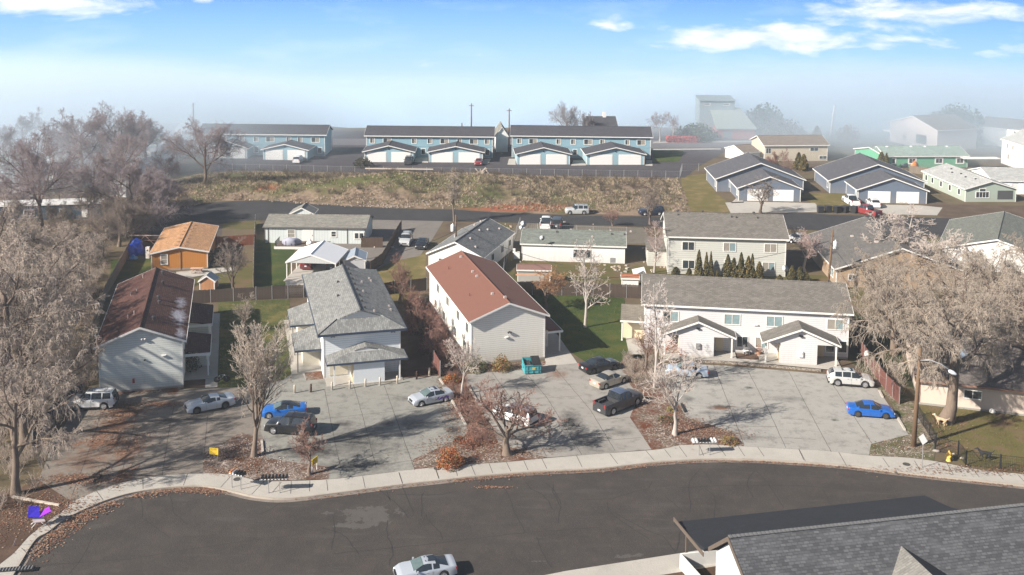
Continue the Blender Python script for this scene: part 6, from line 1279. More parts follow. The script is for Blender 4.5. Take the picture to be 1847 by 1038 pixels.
def car(kind, body, label, loc, heading, group=None, name=None, glass=None, rim=None, roofm=None, cat=None, rack=False, sunroof=False, decal=None, scale=1., trimlow=False, spare=False, bedm=None, wiper=True, z=0.):
    K = KINDS[kind]; L, W, r = K['L'], K['W'], K['r']; hw = W / 2
    catn = cat or {'sedan': 'car', 'coupe': 'car', 'muscle': 'car', 'suv': 'car', 'jeep': 'car', 'crossover': 'car', 'pickup': 'pickup truck'}[kind]
    root = empty(name or {'sedan': 'parked_sedan', 'coupe': 'parked_coupe', 'muscle': 'parked_coupe', 'suv': 'parked_suv', 'jeep': 'parked_suv', 'crossover': 'parked_suv', 'pickup': 'pickup_truck'}[kind], (loc[0], loc[1], z), heading, label, catn, group)
    root.scale = (scale,) * 3
    top = K['top']; tx = [p[0] for p in top]; tz = [p[1] for p in top]; deck, rr_, rf, cowl = K['g']; s0, s1 = K['s']
    xs = set(tx) | set(np.linspace(tx[0], tx[-1], 27).tolist()) | {deck, rr_, rf, cowl, s0, s1}
    for p in K['pil']: xs |= {p - .05, p + .05}
    for a in (K['af'], K['ar']): xs |= {a + r * 1.17 * q for q in (-1, -.92, -.7, -.35, 0, .35, .7, .92, 1)}
    xs = sorted(xs); xs = [x for i, x in enumerate(xs) if i == 0 or x - xs[i - 1] > .012]
    rings = []
    for x in xs:
        zt = float(np.interp(x, tx, tz)); u = abs(x) / (L / 2); taper = 1 - .10 * max(0, (u - .72) / .28) ** 2 - .03 * u ** 2
        w = hw * taper; zb = min(K['belt'] + .05 * (x < 0) - .04 * max(0, x) / 2, zt - .03); zs = .21 + .06 * max(0, u - .8) * 5
        for a in (K['af'], K['ar']):
            if abs(x - a) < r * 1.17: zs = max(zs, r + math.sqrt((r * 1.17) ** 2 - (x - a) ** 2))
        zs = min(zs, zb - .12); k = min(1, max(0, (zt - zb - .03) / (K['H'] - K['belt'])))
        wt = (w - .13) * (1 - k) + K['rw'] * k
        rings.append([(w - .09, zs), (w - .005, zs + .03), (w + .012, zs + .5 * (zb - zs)), (w - .012, zb - .07), (w - .05, zb), (wt, zt - .05 * (.4 + k)), (wt - .09, zt - .008), (wt * .5, zt + .012), (0, zt + .02)])
    n = len(xs); m = 9; body_mb = MB(); groups = {'windscreen': MB(), 'rear_window': MB(), 'side_window_left': MB(), 'side_window_right': MB(), 'roof': MB()}
    def quadf(mb, i, j, s):
        a = [(xs[q], s * rings[q][t][0], rings[q][t][1]) for q, t in ((i, j), (i + 1, j), (i + 1, j + 1), (i, j + 1))]
        mb.add(a if s < 0 else a[::-1], [(0, 1, 2, 3)])
    bed = K.get('bed')
    for i in range(n - 1):
        xm = (xs[i] + xs[i + 1]) / 2
        for j in range(m - 1):
            for s in (-1, 1):
                mb = body_mb
                if bed and bed[0] < xm < bed[1] and j >= 5: continue
                if j == 4 and s0 < xm < s1 and not any(abs(xm - p) < .05 for p in K['pil']): mb = groups['side_window_left' if s > 0 else 'side_window_right']
                elif j >= 5:
                    if rf < xm < cowl and j >= 5: mb = groups['windscreen']
                    elif deck < xm < rr_: mb = groups['rear_window']
                    elif rr_ <= xm <= rf: mb = groups['roof']
                quadf(mb, i, j, s)
    for q, flip in ((0, False), (n - 1, True)):
        pts = [(xs[q], -a, b) for a, b in rings[q]] + [(xs[q], a, b) for a, b in rings[q][-2::-1]]
        body_mb.add(pts if flip else pts[::-1], [tuple(range(len(pts)))])
    def fin(mb, nm, mt, par=root):
        me = mb.mesh(nm, mt, True)
        import bmesh as _b
        bm = _b.new(); bm.from_mesh(me); _b.ops.remove_doubles(bm, verts=bm.verts, dist=.0008); bm.to_mesh(me); bm.free()
        me.set_sharp_from_angle(angle=R(38)); return link(nm, me, par)
    bo = fin(body_mb, 'body', body)
    fin(groups['roof'], 'roof', roofm or body)
    gl = glass or M_cgl
    fin(groups['windscreen'], 'windscreen', gl); fin(groups['rear_window'], 'rear_window', M_cgl)
    for s in ('left', 'right'): fin(groups['side_window_' + s], 'side_window', M_cgl)
    mb = MB(); mb.box(0, 0, .33, L * .93, W * .8, .24); mb.build('underbody', M_trim, root)
    for ax in (K['af'], K['ar']):
        for s in (-1, 1):
            mb = MB(); mb.lathe([(r * .6, -.1), (r * .94, -.11), (r, -.07), (r, .07), (r * .94, .11), (r * .6, .1)], 18, (0, 0, 0), 'y'); wo = mb.build('wheel', M_tyre, root, True, (ax, s * (hw - .12), r))
            mb = MB(); y = s * .09
            for q in range(5): a = q * PI * .4 + .3; mb.tube([(0, y, 0), (math.cos(a) * r * .6, y + s * .012, math.sin(a) * r * .6)], [.06, .035], 5)
            mb.lathe([(r * .55, y - .02), (r * .66, y - .02), (r * .66, y + .02), (r * .55, y + .02)], 16, (0, 0, 0), 'y'); mb.build('rim', rim or M_rim, wo)
            mb = MB(); mb.lathe([(r * .6, 0), (.02, .01)], 12, (0, s * .06, 0), 'y'); mb.build('hub', M_trim, wo)
    zf = float(np.interp(L / 2 - .16, tx, tz)); zr = K['belt'] - .12
    for s in (-1, 1):
        mb = MB(); mb.box(L / 2 - .17, s * (hw - .28), zf - .13, .2, .38, .13, -s * .25, .8); mb.build('headlight', M_head, root)
        mb = MB(); mb.box(-L / 2 + .07, s * (hw - .22), zr, .13, .3 if kind not in ('suv', 'jeep', 'pickup') else .16, .16 if kind not in ('suv', 'jeep', 'pickup') else .42, s * .2, .9); mb.build('tail_light', M_tail, root)
        mb = MB(); mb.box(cowl - .28, s * (hw + .06), K['belt'] + .06, .14, .18, .12, 0, .8); mb.build('wing_mirror', body, root)
        for hx in ([-.35, .5] if kind not in ('coupe', 'muscle') else [.0]): mb = MB(); mb.box(hx, s * (hw + .005), K['belt'] - .13, .16, .03, .03); mb.build('door_handle', body if not trimlow else M_trim, root)
        mb = MB()
        for q in ([s1 - .05, K['pil'][-1], s0 + .25] if kind not in ('coupe', 'muscle') else [s1 - .05, K['pil'][0]]): mb.box(q, s * (hw + .001), (K['belt'] + .3) / 2 - .02, .012, .02, K['belt'] - .42)
        mb.build('door_seam', M_trim, root)
    mb = MB(); mb.box(L / 2 - .04, 0, .58, .09, W * .42, .2); mb.box(L / 2 - .03, 0, .32, .1, W * .66, .1); mb.build('grille', M_trim, root)
    mb = MB(); mb.box(-L / 2 + .01, 0, .68 if kind != 'pickup' else .55, .04, .34, .17); mb.build('number_plate', M_plate, root)
    if trimlow:
        mb = MB(); mb.box(-L / 2 + .05, 0, .42, .16, W * .92, .22); mb.box(L / 2 - .06, 0, .4, .14, W * .9, .2)
        for s in (-1, 1): mb.box(0, s * (hw + .0), .3, 2 * K['af'] - 2.4 * r, .04, .14)
        mb.build('lower_trim', M_trim, root)
    if rack:
        mb = MB()
        for s in (-1, 1): mb.box((rr_ + rf) / 2, s * (K['rw'] - .08), K['H'] + .06, (rf - rr_) * .85, .04, .04); [mb.box(rr_ + (rf - rr_) * q, s * (K['rw'] - .08), K['H'] + .02, .05, .04, .08) for q in (.1, .5, .9)]
        for q in (.3, .7): mb.box(rr_ + (rf - rr_) * q, 0, K['H'] + .06, .05, 2 * K['rw'] - .2, .03)
        mb.build('roof_rack', M_trim if rack is True else rack, root)
    if sunroof: mb = MB(); mb.box(rf - sunroof / 2 - .18, 0, K['H'] + .006, sunroof, K['rw'] * 1.35, .02); mb.build('sunroof', M_cgl, root)
    if spare: mb = MB(); mb.lathe([(.05, -.12), (.32, -.12), (.34, 0), (.05, .03)], 14, (-L / 2 - .05, 0, .98), 'x'); mb.build('spare_wheel', M_trim, root)
    if bed:
        b0, b1 = bed; w = hw - .16; mb = MB(); zb = K['belt']
        mb.bb(b0, b1, -w, w, .78, .82); mb.bb(b0 - .02, b0 + .03, -w, w, .8, zb); mb.bb(b1 - .03, b1 + .02, -w, w, .8, zb)
        for s in (-1, 1): mb.bb(b0, b1, min(s * w, s * (w + .02)), max(s * w, s * (w + .02)), .8, zb); mb.box((K['ar']), s * (w - .1), .95, .9, .22, .3)
        mb.build('cargo_bed', bedm or mat('bed_liner', (.03, .03, .032), .8), root)
        mb = MB()
        for s in (-1, 1): mb.bb(b0 - .05, b1 + .02, min(s * (w + .018), s * (hw - .04)), max(s * (w + .018), s * (hw - .04)), zb - .06, zb + .035)
        mb.bb(b0 - .05, b0 - .0, -w, w, zb - .3, zb + .035); mb.build('bed_rail', body, root)
    if decal:
        for s in (-1, 1):
            mb = MB()
            for q in range(9):
                x = -.1 - q * .16; zz = .5 + .06 * math.sin(q * 2.1); hh = .16 + .16 * abs(math.sin(q * 1.3)); mb.add([(x, s * (hw + .016), zz), (x - .34, s * (hw + .012), zz + hh), (x - .26, s * (hw + .014), zz - .02)], [(0, 1, 2) if s > 0 else (2, 1, 0)])
            mb.build('decal', decal, root)
    return root
def place(kind, fpx, rpx, body, label, **k):
    F = np.array(H(*fpx)); Rr = np.array(H(*rpx)); hd = math.atan2(*(F - Rr)[::-1]); mid = (F + Rr) / 2; nrm = np.array([-math.sin(hd), math.cos(hd)])
    if nrm @ mid < 0: nrm = -nrm
    K = KINDS[kind]; s = k.get('scale', 1.); mid = mid + nrm * (K['W'] / 2 - .05) * s; off = (K['af'] + K['ar']) / 2 * s
    return car(kind, body, label, (mid[0] - math.cos(hd) * off, mid[1] - math.sin(hd) * off), hd, **k)
def place2(kind, fpx, rpx, body, label, **k):
    F = np.array(H(*fpx)); Rr = np.array(H(*rpx)); hd = math.atan2(*(F - Rr)[::-1]); mid = (F + Rr) / 2; return car(kind, body, label, mid, hd, **k)
P_white = paint('white', (.72, .72, .71)); P_silver = paint('silver', (.50, .53, .57), .35, .3); P_blue = paint('blue', (.01, .11, .40)); P_blue2 = paint('bright_blue', (.008, .10, .40)); P_black = paint('black', (.012, .012, .014)); P_beige = paint('champagne', (.42, .38, .31), .3, .35)
P_grey = paint('gunmetal', (.06, .06, .065), .4, .35); P_lsilver = paint('pale_silver', (.60, .60, .58), .3, .3); P_maroon = paint('maroon', (.13, .02, .025)); P_red = paint('dark_red', (.22, .03, .03)); P_navy = paint('navy', (.015, .02, .04)); P_pblue = paint('pale_blue_silver', (.42, .50, .60), .35, .3)
GA = 'vehicles parked in the four concrete lots'
place('suv', (133, 742), (190, 740), P_white, 'white sport utility car with roof rack and black spare wheel under the left willow', group=GA, rack=mat('rack_grey', (.3, .3, .3), .4), trimlow=True, sunroof=.7, spare=True)
place('muscle', (354.3, 748), (408, 737.5), P_silver, 'silver two-door coupe parked left of the tall fine-twigged tree', group=GA, rim=M_rimk)
place('coupe', (479, 757), (541, 753), P_blue, 'bright blue two-door coupe with black roof behind the black sport utility car', group=GA, roofm=P_black, glass=M_cglg)
place('suv', (493, 784.5), (544, 788), P_black, 'black sport utility car beside the bright blue coupe', group=GA, rack=True)
place('sedan', (758.8, 735), (806, 725.5), P_silver, 'silver four-door car with purple decals on its rear doors', group=GA, glass=M_cglg, sunroof=.7, decal=mat('decal_purple', (.16, .05, .42), .5, .5, 6, c2=(.05, .02, .05)), scale=.97)
place('suv', (896, 757), (943.5, 772.5), P_white, 'old white estate car with grey roof behind the red-brown ornamental tree', group=GA, roofm=mat('paint_oxidised', (.16, .14, .15), .7, .3, 3), rim=M_rim, trimlow=True, scale=.97)
place('sedan', (1110.6, 668), (1069.5, 676.5), P_black, 'black saloon car nearest to the terracotta-roofed house', group=GA, rim=M_rimk)
place('sedan', (1124.9, 692), (1093.6, 702.5), P_beige, 'champagne saloon car between the black saloon and the grey pickup', group=GA, glass=M_cglg, scale=.97)
place('pickup', (1152, 731), (1104, 750.5), P_grey, 'dark grey crew-cab pickup truck with open bed beside the champagne saloon', group=GA, rim=M_rim, sunroof=0, roofm=mat('paint_blue_grey_roof', (.07, .09, .14), .25, coat=.8))
place('sedan', (1208, 680), (1268, 684), P_pblue, 'pale blue-silver car behind the white-barked tree by the mailboxes', group=GA, glass=M_cglg)
place('crossover', (1566, 701.5), (1505.4, 697), P_lsilver, 'pale silver crossover with glass roof beside the red-brown fence', group=GA, sunroof=1.2, trimlow=True)
place('sedan', (1603.7, 757.5), (1542, 753), P_blue2, 'bright blue four-door saloon alone in the right lot', group=GA, rim=mat('rim_bronze', (.10, .09, .08), .4, metal=.5), scale=.97)
F_ = H(727, 1057, -.14); R_ = H(797, 1046, -.14)
hd = math.atan2(F_[1] - R_[1], F_[0] - R_[0]); car('coupe', P_silver, 'silver two-door coupe with sunroof driving on the street at the bottom of the frame', ((F_[0] + R_[0]) / 2 + .1, (F_[1] + R_[1]) / 2 + .85), hd, glass=M_cglg, sunroof=.75, name='driving_coupe', z=-.14)
place('jeep', (1027.5, 388), (1054.5, 388), P_lsilver, 'silver boxy sport utility car on the middle road shoulder', rack=True)
place('suv', (1162, 390), (1191, 389.5), P_navy, 'dark sport utility car behind the roadside bare tree, right of the silver one')
place2('suv', (727.5, 449), (736.6, 431), P_lsilver, 'silver sport utility car facing the viewer on the gravel yard', rack=True)
place2('sedan', (756, 454.5), (766.5, 437), P_black, 'black saloon facing the viewer on the gravel yard', )
place2('suv', (566, 471), (549, 491), P_maroon, 'dark maroon sport utility car under the left half of the white carport', cat='car')
place2('pickup', (614, 470), (596, 492), P_navy, 'dark pickup truck under the right half of the white carport')
place2('suv', (546, 288), (531, 298), P_white, 'white sport utility car on the asphalt before the leftmost blue row')
place2('jeep', (733, 303), (739.7, 289.5), P_grey, 'dark grey sport utility car in front of the middle blue garages')
place2('sedan', (860.6, 303), (866, 291), P_red, 'dark red car at the right end of the middle blue garages')
place2('pickup', (986, 404), (983.5, 415.5), P_white, 'white pickup truck with canopy behind the white manufactured home')
place2('jeep', (1006.6, 405), (1003, 415), P_grey, 'dark grey vehicle right of the white canopied pickup')
place('sedan', (1432, 439), (1451.5, 438.5), P_white, 'white saloon on the shaded drive right of the sage apartment house')
place2('pickup', (1523, 361), (1547, 376), P_white, 'white pickup truck on the driveway of the slate blue house')
place2('crossover', (1566, 365), (1583, 379.5), P_white, 'white hatchback beside the white pickup at the slate blue house')
place2('pickup', (1542, 381), (1586, 393), P_red, 'dark red pickup truck at the roadside below the white cars')
# ================= poles, lamps, signs, fences =================
M_pole = mat('pole_wood', (.17, .105, .06), .9, .2, 2, kind='bark', c2=(.22, .13, .07)); M_galv = mat('galvanised', (.42, .42, .42), .5, .1, metal=.6); M_iron = mat('iron_black', (.012, .012, .014), .6)
def height_at(x, y, row):
    lo, hi = .1, 60
    for _ in range(40):
        m = (lo + hi) / 2
        if PJ(x, y, m)[1] > row: lo = m
        else: hi = m
    return lo
def tiltxy(px, py, tpx_, tpy_):
    """base at a ground pixel and the lean that brings the top to (tpx_, tpy_)"""
    x, y = H(px, py); h = height_at(x, y, tpy_); g = H(tpx_, tpy_, h); return x, y, h, (g[0] - x) / h
x, y, h, lean = tiltxy(1648, 806, 1660, 627)
root = empty('street_light', (x, y, 0), 0, 'tall wooden pole with cobra-head street lamp beside the right lot', 'street light'); root.rotation_euler = (0, math.atan(lean), 0)
mb = MB(); mb.tube([(0, 0, -.3), (0, 0, h)], [.24, .14], 10); mb.build('pole', M_pole, root, True)
mb = MB(); mb.tube([(0, -.1, h - 1.2), (.8, -.5, h - 1.0), (1.7, -.9, h - 1.25), (2.5, -1.3, h - 1.75)], .05, 6); ar = mb.build('arm', M_galv, root, True)
mb = MB(); mb.lathe([(.04, -.1), (.16, 0), (.2, .3), (.12, .6), (.03, .7)], 10, (0, 0, 0), 'x'); o = mb.build('lamp_head', mat('lamp_grey', (.5, .52, .55), .4), ar, True, (2.3, -1.25, h - 1.72)); o.rotation_euler = (0, .35, -.45)
mb = MB(); mb.box(.2, 0, 2.6, .12, .3, .4); mb.build('conduit_box', M_galv, root)
def util_pole(px, py, tx, ty, label, kind=0, cans=1):
    x, y, h, lean = tiltxy(px, py, tx, ty); root = empty('utility_pole', (x, y, 0), 0, label, 'utility pole'); root.rotation_euler = (0, math.atan(lean), 0)
    mb = MB(); mb.tube([(0, 0, -.3), (0, 0, h)], [.19, .12], 8); mb.build('pole', M_pole, root, True)
    for k in range(cans):
        mb = MB(); mb.lathe([(.03, -.1), (.3, 0), (.32, .1), (.32, .95), (.28, 1.05), (.1, 1.12), (.05, 1.3)], 12, ((-.5, .5)[kind], 0, h - 2.6)); mb.build('transformer', mat('transformer_grey', (.62, .62, .62), .4), root, True)
        mb = MB(); mb.box((-.2, .2)[kind], 0, h - 2.1, .4, .1, .1); mb.box(0, 0, h - .8, .5, .08, .1); mb.build('bracket', M_vent, root)
    if kind == 0: mb = MB(); mb.tube([(-.22, -.08, 0), (-.22, -.08, h - 3)], .06, 6); mb.build('conduit', M_galv, root, True)
    return root, x, y, h
pA = util_pole(823, 470, 822, 388, 'utility pole with one white transformer behind the terracotta roof', 0)
pB = util_pole(1493, 528, 1502, 416, 'brown utility pole with white transformer beside the tan ranch house', 1)
for px, py, tx, ty, lab in ((850, 262, 850, 187, 'tall thin utility pole above the middle blue row'), (918, 262, 919, 196, 'utility pole between the middle and right blue rows'), (350, 262, 349, 186, 'thin radio mast above the bare tree left of the blue rows'), (833, 262, 833, 222, 'short thin pole above the middle blue row')):
    x, y, h, lean = tiltxy(px, py, tx, ty); root = empty('utility_pole', (x, y, 0), 0, lab, 'utility pole'); mb = MB(); mb.tube([(0, 0, 0), (0, 0, h)], [.22, .14], 7); mb.build('pole', M_pole, root, True); mb = MB(); mb.box(0, 0, h - .6, 1.4 if py == 262 and px > 840 else .3, .14, .14); mb.build('crossarm', M_pole, root)
x, y, h, lean = tiltxy(1497, 252, 1505, 190); root = empty('utility_pole', (x, y, 0), 0, 'pale leaning concrete pole in the fog right of the beige house', 'utility pole'); root.rotation_euler = (0, math.atan(lean), 0); mb = MB(); mb.tube([(0, 0, 0), (0, 0, h)], [.5, .22], 8); mb.build('pole', mat('concrete_pale', (.55, .55, .55), .8), root, True)
# wires
def wire(a, b, sag, label, r=.03):
    mb = MB(); pts = [tuple(a[i] + (b[i] - a[i]) * t - (sag * 4 * t * (1 - t) if i == 2 else 0) for i in range(3)) for t in [k / 14 for k in range(15)]]; mb.tube(pts, r, 4); tag(mb.build('overhead_wire', M_black), label, 'wire')
c3 = H(992, 613, 3.5)
wire((pA[1], pA[2], pA[3] - 1.5), (*H(1015, 478, 6.5), 6.5), .7, 'overhead wire running right from the transformer pole')
wire((pA[1], pA[2], pA[3] - 2.4), (*H(640, 470, 5), 5), .8, 'overhead wire from the transformer pole towards the carport')
wire((pB[1], pB[2], pB[3] - 1.5), (*H(1000, 506, 6.5), 6.5), 1.2, 'long sagging wire left of the right utility pole')
wire((pB[1], pB[2], pB[3] - 1.7), (*H(1700, 640, 8), 8), 1.0, 'overhead wire from the right utility pole towards the street lamp')
# mailboxes
M_mb = mat('mailbox_black', (.012, .012, .012), .45)
def mailbox_stand(pa, pb, n, label, mats, deg=0, base=None):
    """posts seen at ground pixels pa and pb"""
    A = np.array(H(*pa)); B = np.array(H(*pb)); mid = (A + B) / 2; u = (B - A) / np.linalg.norm(B - A); root = empty('mailbox_stand', (mid[0], mid[1], .012), math.atan2(u[1], u[0]), label, 'mailboxes', 'mailbox stands along the pavement')
    half = np.linalg.norm(B - A) / 2
    for s in (-1, 1): mb = MB(); mb.tube([(s * half, 0, 0), (s * half, 0, 1.15)], .035, 6); mb.box(s * half, 0, .01, .16, .16, .02); mb.build('post', M_galv, root)
    sp = .29; mb = MB(); mb.box(0, 0, 1.17, n * sp + .1, .12, .05); mb.box(0, .35, 1.17, n * sp + .1, .1, .05)
    for s in (-1, 1): mb.box(s * half, .2, 1.16, .06, .5, .04)
    mb.build('rail', M_galv, root)
    for k in range(n):
        x = (k - (n - 1) / 2) * sp; m = mats[k % len(mats)]; mb = MB(); pr = [(-.1, 0), (-.1, .12), (-.085, .18), (-.05, .225), (0, .24), (.05, .225), (.085, .18), (.1, .12), (.1, 0)]
        vs = [(x + a, y, 1.2 + b) for y in (-.08, .5) for a, b in pr]; q = len(pr); mb.add(vs, [tuple(range(q)), tuple(range(q, 2 * q))[::-1]] + [((i + 1) % q, i, q + i, q + (i + 1) % q) for i in range(q)])
        b = mb.build('mailbox', m, root); mb = MB(); mb.box(x, -.09, 1.24, .14, .015, .07); mb.build('number_label', mat('label_white', (.7, .7, .7), .5), b)
    return root
mailbox_stand((418.5, 879.5), (434.5, 883), 5, 'stand of five mailboxes, the leftmost orange, by the left rock bed', [mat('mailbox_orange', (.65, .22, .07), .6), mat('mailbox_grey', (.30, .31, .33), .5), M_mb, M_mb, M_mb])
mailbox_stand((484.5, 890), (504.5, 889.5), 8, 'stand of eight black mailboxes by the left rock bed', [M_mb])
mailbox_stand((1261, 821.5), (1280, 821), 8, 'stand of eight mailboxes, white at both ends, before the white-barked tree', [mat('mailbox_white', (.68, .67, .66), .5), mat('mailbox_white', (.68, .67, .66), .5), M_mb, M_mb, M_mb, M_mb, mat('mailbox_white', (.68, .67, .66), .5), mat('mailbox_white', (.68, .67, .66), .5)])
# bollards
def bollard(px, py, label, m, hgt=.9):
    x, y = H(px, py); root = empty('bollard', (x, y, .02), 0, label, 'bollard', 'bollards before the blue-white house'); mb = MB(); mb.lathe([(.1, 0), (.1, hgt - .08), (.085, hgt - .02), (.04, hgt)], 10); mb.build('shaft', m, root, True)
    mb = MB(); mb.lathe([(.14, -.01), (.14, .03), (.1, .05)], 10); mb.build('collar', M_galv if m is not BRN else m, root)
BLW = mat('bollard_cream', (.55, .48, .38), .8, .15, 4); BRN = mat('bollard_brown', (.05, .025, .018), .7)
for k, (zx, zy) in enumerate(((165, 920), (392, 905), (682, 878), (930, 858), (1147, 832), (1348, 812), (1588, 790))):
    bollard(510 + zx / 7.6875, 590 + zy / 7.6875, ('cream bollard, leftmost of the row before the blue-white house', 'dark brown bollard, second from the left', 'cream bollard left of the porch post', 'cream bollard at the left corner of the porch storeroom', 'cream bollard in front of the porch storeroom wall', 'cream bollard at the right corner of the porch storeroom', 'cream bollard near the right porch post')[k], BRN if k == 1 else BLW)
bollard(680 + 275 / 3.8438, 600 + 325 / 3.8438, 'dark brown bollard right of the porch, beside the dark bed', BRN); bollard(680 + 363 / 3.8438, 600 + 300 / 3.8438, 'cream bollard, rightmost of the row near the timber fence', BLW)
# wheel stops
def kerb_block(px, py, px2, py2, label, m=None):
    a = H(px, py); b = H(px2, py2); root = empty('wheel_stop', ((a[0] + b[0]) / 2, (a[1] + b[1]) / 2, .02), math.atan2(b[1] - a[1], b[0] - a[0]), label, 'wheel stop'); L_ = math.hypot(b[0] - a[0], b[1] - a[1])
    mb = MB(); mb.box(0, 0, .075, L_, .2, .15, 0, .97); mb.build('block', m or mat('block_concrete', (.42, .38, .33), .9, .2), root)
    mb = MB()
    for s in (-1, 1): mb.lathe([(.02, .14), (.02, .17)], 6, (s * L_ * .38, 0, 0))
    mb.build('anchor_bolt', M_vent, root)
kerb_block(814, 722, 826, 744, 'concrete wheel stop behind the silver car with purple decals'); kerb_block(828, 746, 840, 768, 'concrete wheel stop at the right edge of the second lot, nearest the street'); kerb_block(793, 685, 800, 696, 'short concrete wheel stop at the fence end')
kerb_block(843, 695, 861, 727, 'concrete wheel stop along the left edge of the third lot'); kerb_block(1229, 730, 1236, 745, 'black wheel stop at the left edge of the right lot', M_black); kerb_block(1586, 706, 1592, 718, 'concrete wheel stop by the right fence'); kerb_block(1615, 748, 1632, 777, 'concrete wheel stop beside the bright blue saloon')
kerb_block(472, 796, 474, 818, 'upright-looking grey wheel stop at the second lot corner'); kerb_block(88, 826, 104, 790, 'concrete wheel stop at the left side of the first lot'); kerb_block(21, 898, 108, 914, 'long pale timber edging at the left street corner', mat('timber_pale', (.50, .43, .36), .9))
# dumpster
A = np.array(H(946, 677)); B = np.array(H(976, 675)); u = (B - A) / np.linalg.norm(B - A); th = math.atan2(u[1], u[0]); c = (A + B) / 2 + np.array([-u[1], u[0]]) * .75
root = empty('dumpster', (c[0], c[1], .02), th, 'teal dumpster with half-open black lid before the terracotta-roofed house', 'dumpster')
TEAL = mat('dumpster_teal', (.05, .33, .37), .6, .2, 2, dirt=.5, tint=(.10, .08, .06)); mb = MB(); w = .92; d0, d1 = -.75, .75
pts = [(-.0, .12), (0, 1.05)]
mb.add([(-w, d0, .12), (w, d0, .12), (w, d1, .12), (-w, d1, .12), (-w, d0, 1.05), (w, d0, 1.05), (w, d1, 1.45), (-w, d1, 1.45)], [(3, 2, 1, 0), (0, 1, 5, 4), (1, 2, 6, 5), (2, 3, 7, 6), (3, 0, 4, 7)])
mb.add([(-w + .06, d0 + .06, .2), (w - .06, d0 + .06, .2), (w - .06, d1 - .06, .2), (-w + .06, d1 - .06, .2), (-w + .06, d0 + .06, 1.05), (w - .06, d0 + .06, 1.05), (w - .06, d1 - .06, 1.45), (-w + .06, d1 - .06, 1.45)], [(0, 1, 2, 3), (4, 5, 1, 0), (5, 6, 2, 1), (6, 7, 3, 2), (7, 4, 0, 3)])
for x in (-.6, 0, .6): mb.box(x, d0 - .03, .6, .06, .06, .9)
mb.box(0, d0 - .03, 1.03, 2 * w + .08, .08, .09); mb.box(0, d0 - .03, .5, 2 * w, .06, .06)
for s in (-1, 1): mb.box(s * (w + .06), 0, .75, .12, .9, .16)
mb.build('bin', TEAL, root); mb = MB(); mb.slab([(0, d0 - .08, 1.1), (w + .06, d0 - .08, 1.1), (w + .06, d1 + .05, 1.52), (0, d1 + .05, 1.52)], .05)
for k in range(5): mb.slab([(.1 + k * .19, d0 - .08, 1.13), (.16 + k * .19, d0 - .08, 1.13), (.16 + k * .19, d1 + .05, 1.55), (.1 + k * .19, d1 + .05, 1.55)], .03)
mb.build('lid', M_black, root); mb = MB(); mb.slab([(-w, d0 + .35, .95), (-.1, d0 + .1, .85), (-.1, d1 - .1, 1.1), (-w, d1 - .3, 1.2)], .12); mb.build('rubbish', mat('rubbish_dark', (.04, .035, .035), .9, .5, 6), root)
mb = MB(); mb.box(.1, d0 - .065, .68, .35, .01, .28); mb.build('sticker', mat('sticker_yellow', (.6, .45, .12), .7, .4, 9), root)
for s in (-1, 1):
    for t in (-1, 1): mb = MB(); mb.lathe([(.03, -.03), (.08, -.03), (.08, .03), (.03, .03)], 8, (s * .75, t * .6, .08), 'y'); mb.build('caster', M_black, root)
# yellow signs
def yard_sign(px, py, label, th, two=False):
    x, y = H(px, py); root = empty('yard_sign', (x, y, .03), th, label, 'sign', 'yellow yard signs'); mb = MB(); mb.box(0, 0, .95, .85, .04, .6); mb.build('board', mat('sign_yellow', (.80, .55, .02), .5, .04), root)
    mb = MB()
    for zz, ww in ((1.12, .6), (1.0, .45), (.88, .55), (.76, .5)): mb.box(0, -.024, zz, ww, .006, .045)
    mb.build('faded_text', mat('sign_text', (.28, .14, .03), .6), root)
    for s in ([-1, 1] if two else [1]): mb = MB(); mb.box(s * .35, .03, .35, .07, .05, 1.2); mb.build('stake', mat('stake_wood', (.25, .18, .12), .9) if not two else WHITE, root)
yard_sign(386, 833, 'yellow yard sign at the edge of the left rock bed', -.2); yard_sign(568, 851, 'yellow yard sign on white stakes beside the small red-twigged tree', 1.15, True)
# hydrant, street sign, manholes, satellite dishes
x, y = H(1711, 832); root = empty('fire_hydrant', (x, y, .012), 0, 'yellow fire hydrant on the pavement before the black fence', 'fire hydrant'); HY = mat('hydrant_yellow', (.72, .46, .09), .5, .06)
mb = MB(); mb.lathe([(.24, 0), (.24, .06), (.17, .08), (.16, .62), (.22, .64), (.22, .7), (.18, .74), (.14, .86), (.05, .92), (.04, .99)], 14); mb.build('barrel', HY, root, True); mb = MB()
mb.lathe([(.1, -.32), (.1, -.2), (.07, -.18), (.07, .18), (.1, .2), (.1, .32)], 10, (0, 0, .55), 'x'); mb.build('side_nozzles', HY, root, True); mb = MB(); mb.lathe([(.13, -.32), (.13, -.22), (.1, -.2), (.1, 0)], 10, (0, 0, .5), 'y'); mb.build('pumper_nozzle', HY, root, True)
x, y = H(1663, 844); root = empty('street_sign', (x, y, .012), R(-62), 'grey diamond-shaped sign seen from behind on a thin post by the lamp pole', 'street sign'); hs = height_at(x, y, 783)
mb = MB(); mb.tube([(0, 0, 0), (0, 0, hs)], .035, 6); mb.build('post', M_galv, root); mb = MB(); mb.add([(0, -.05, hs - 1.05), (.5, -.05, hs - .5), (0, -.05, hs + .02), (-.5, -.05, hs - .5), (0, -.03, hs - 1.05), (.5, -.03, hs - .5), (0, -.03, hs + .02), (-.5, -.03, hs - .5)], [(0, 1, 2, 3), (7, 6, 5, 4), (0, 4, 5, 1), (1, 5, 6, 2), (2, 6, 7, 3), (3, 7, 4, 0)]); mb.build('sign_plate', mat('sign_back_grey', (.45, .46, .46), .5, metal=.3), root)
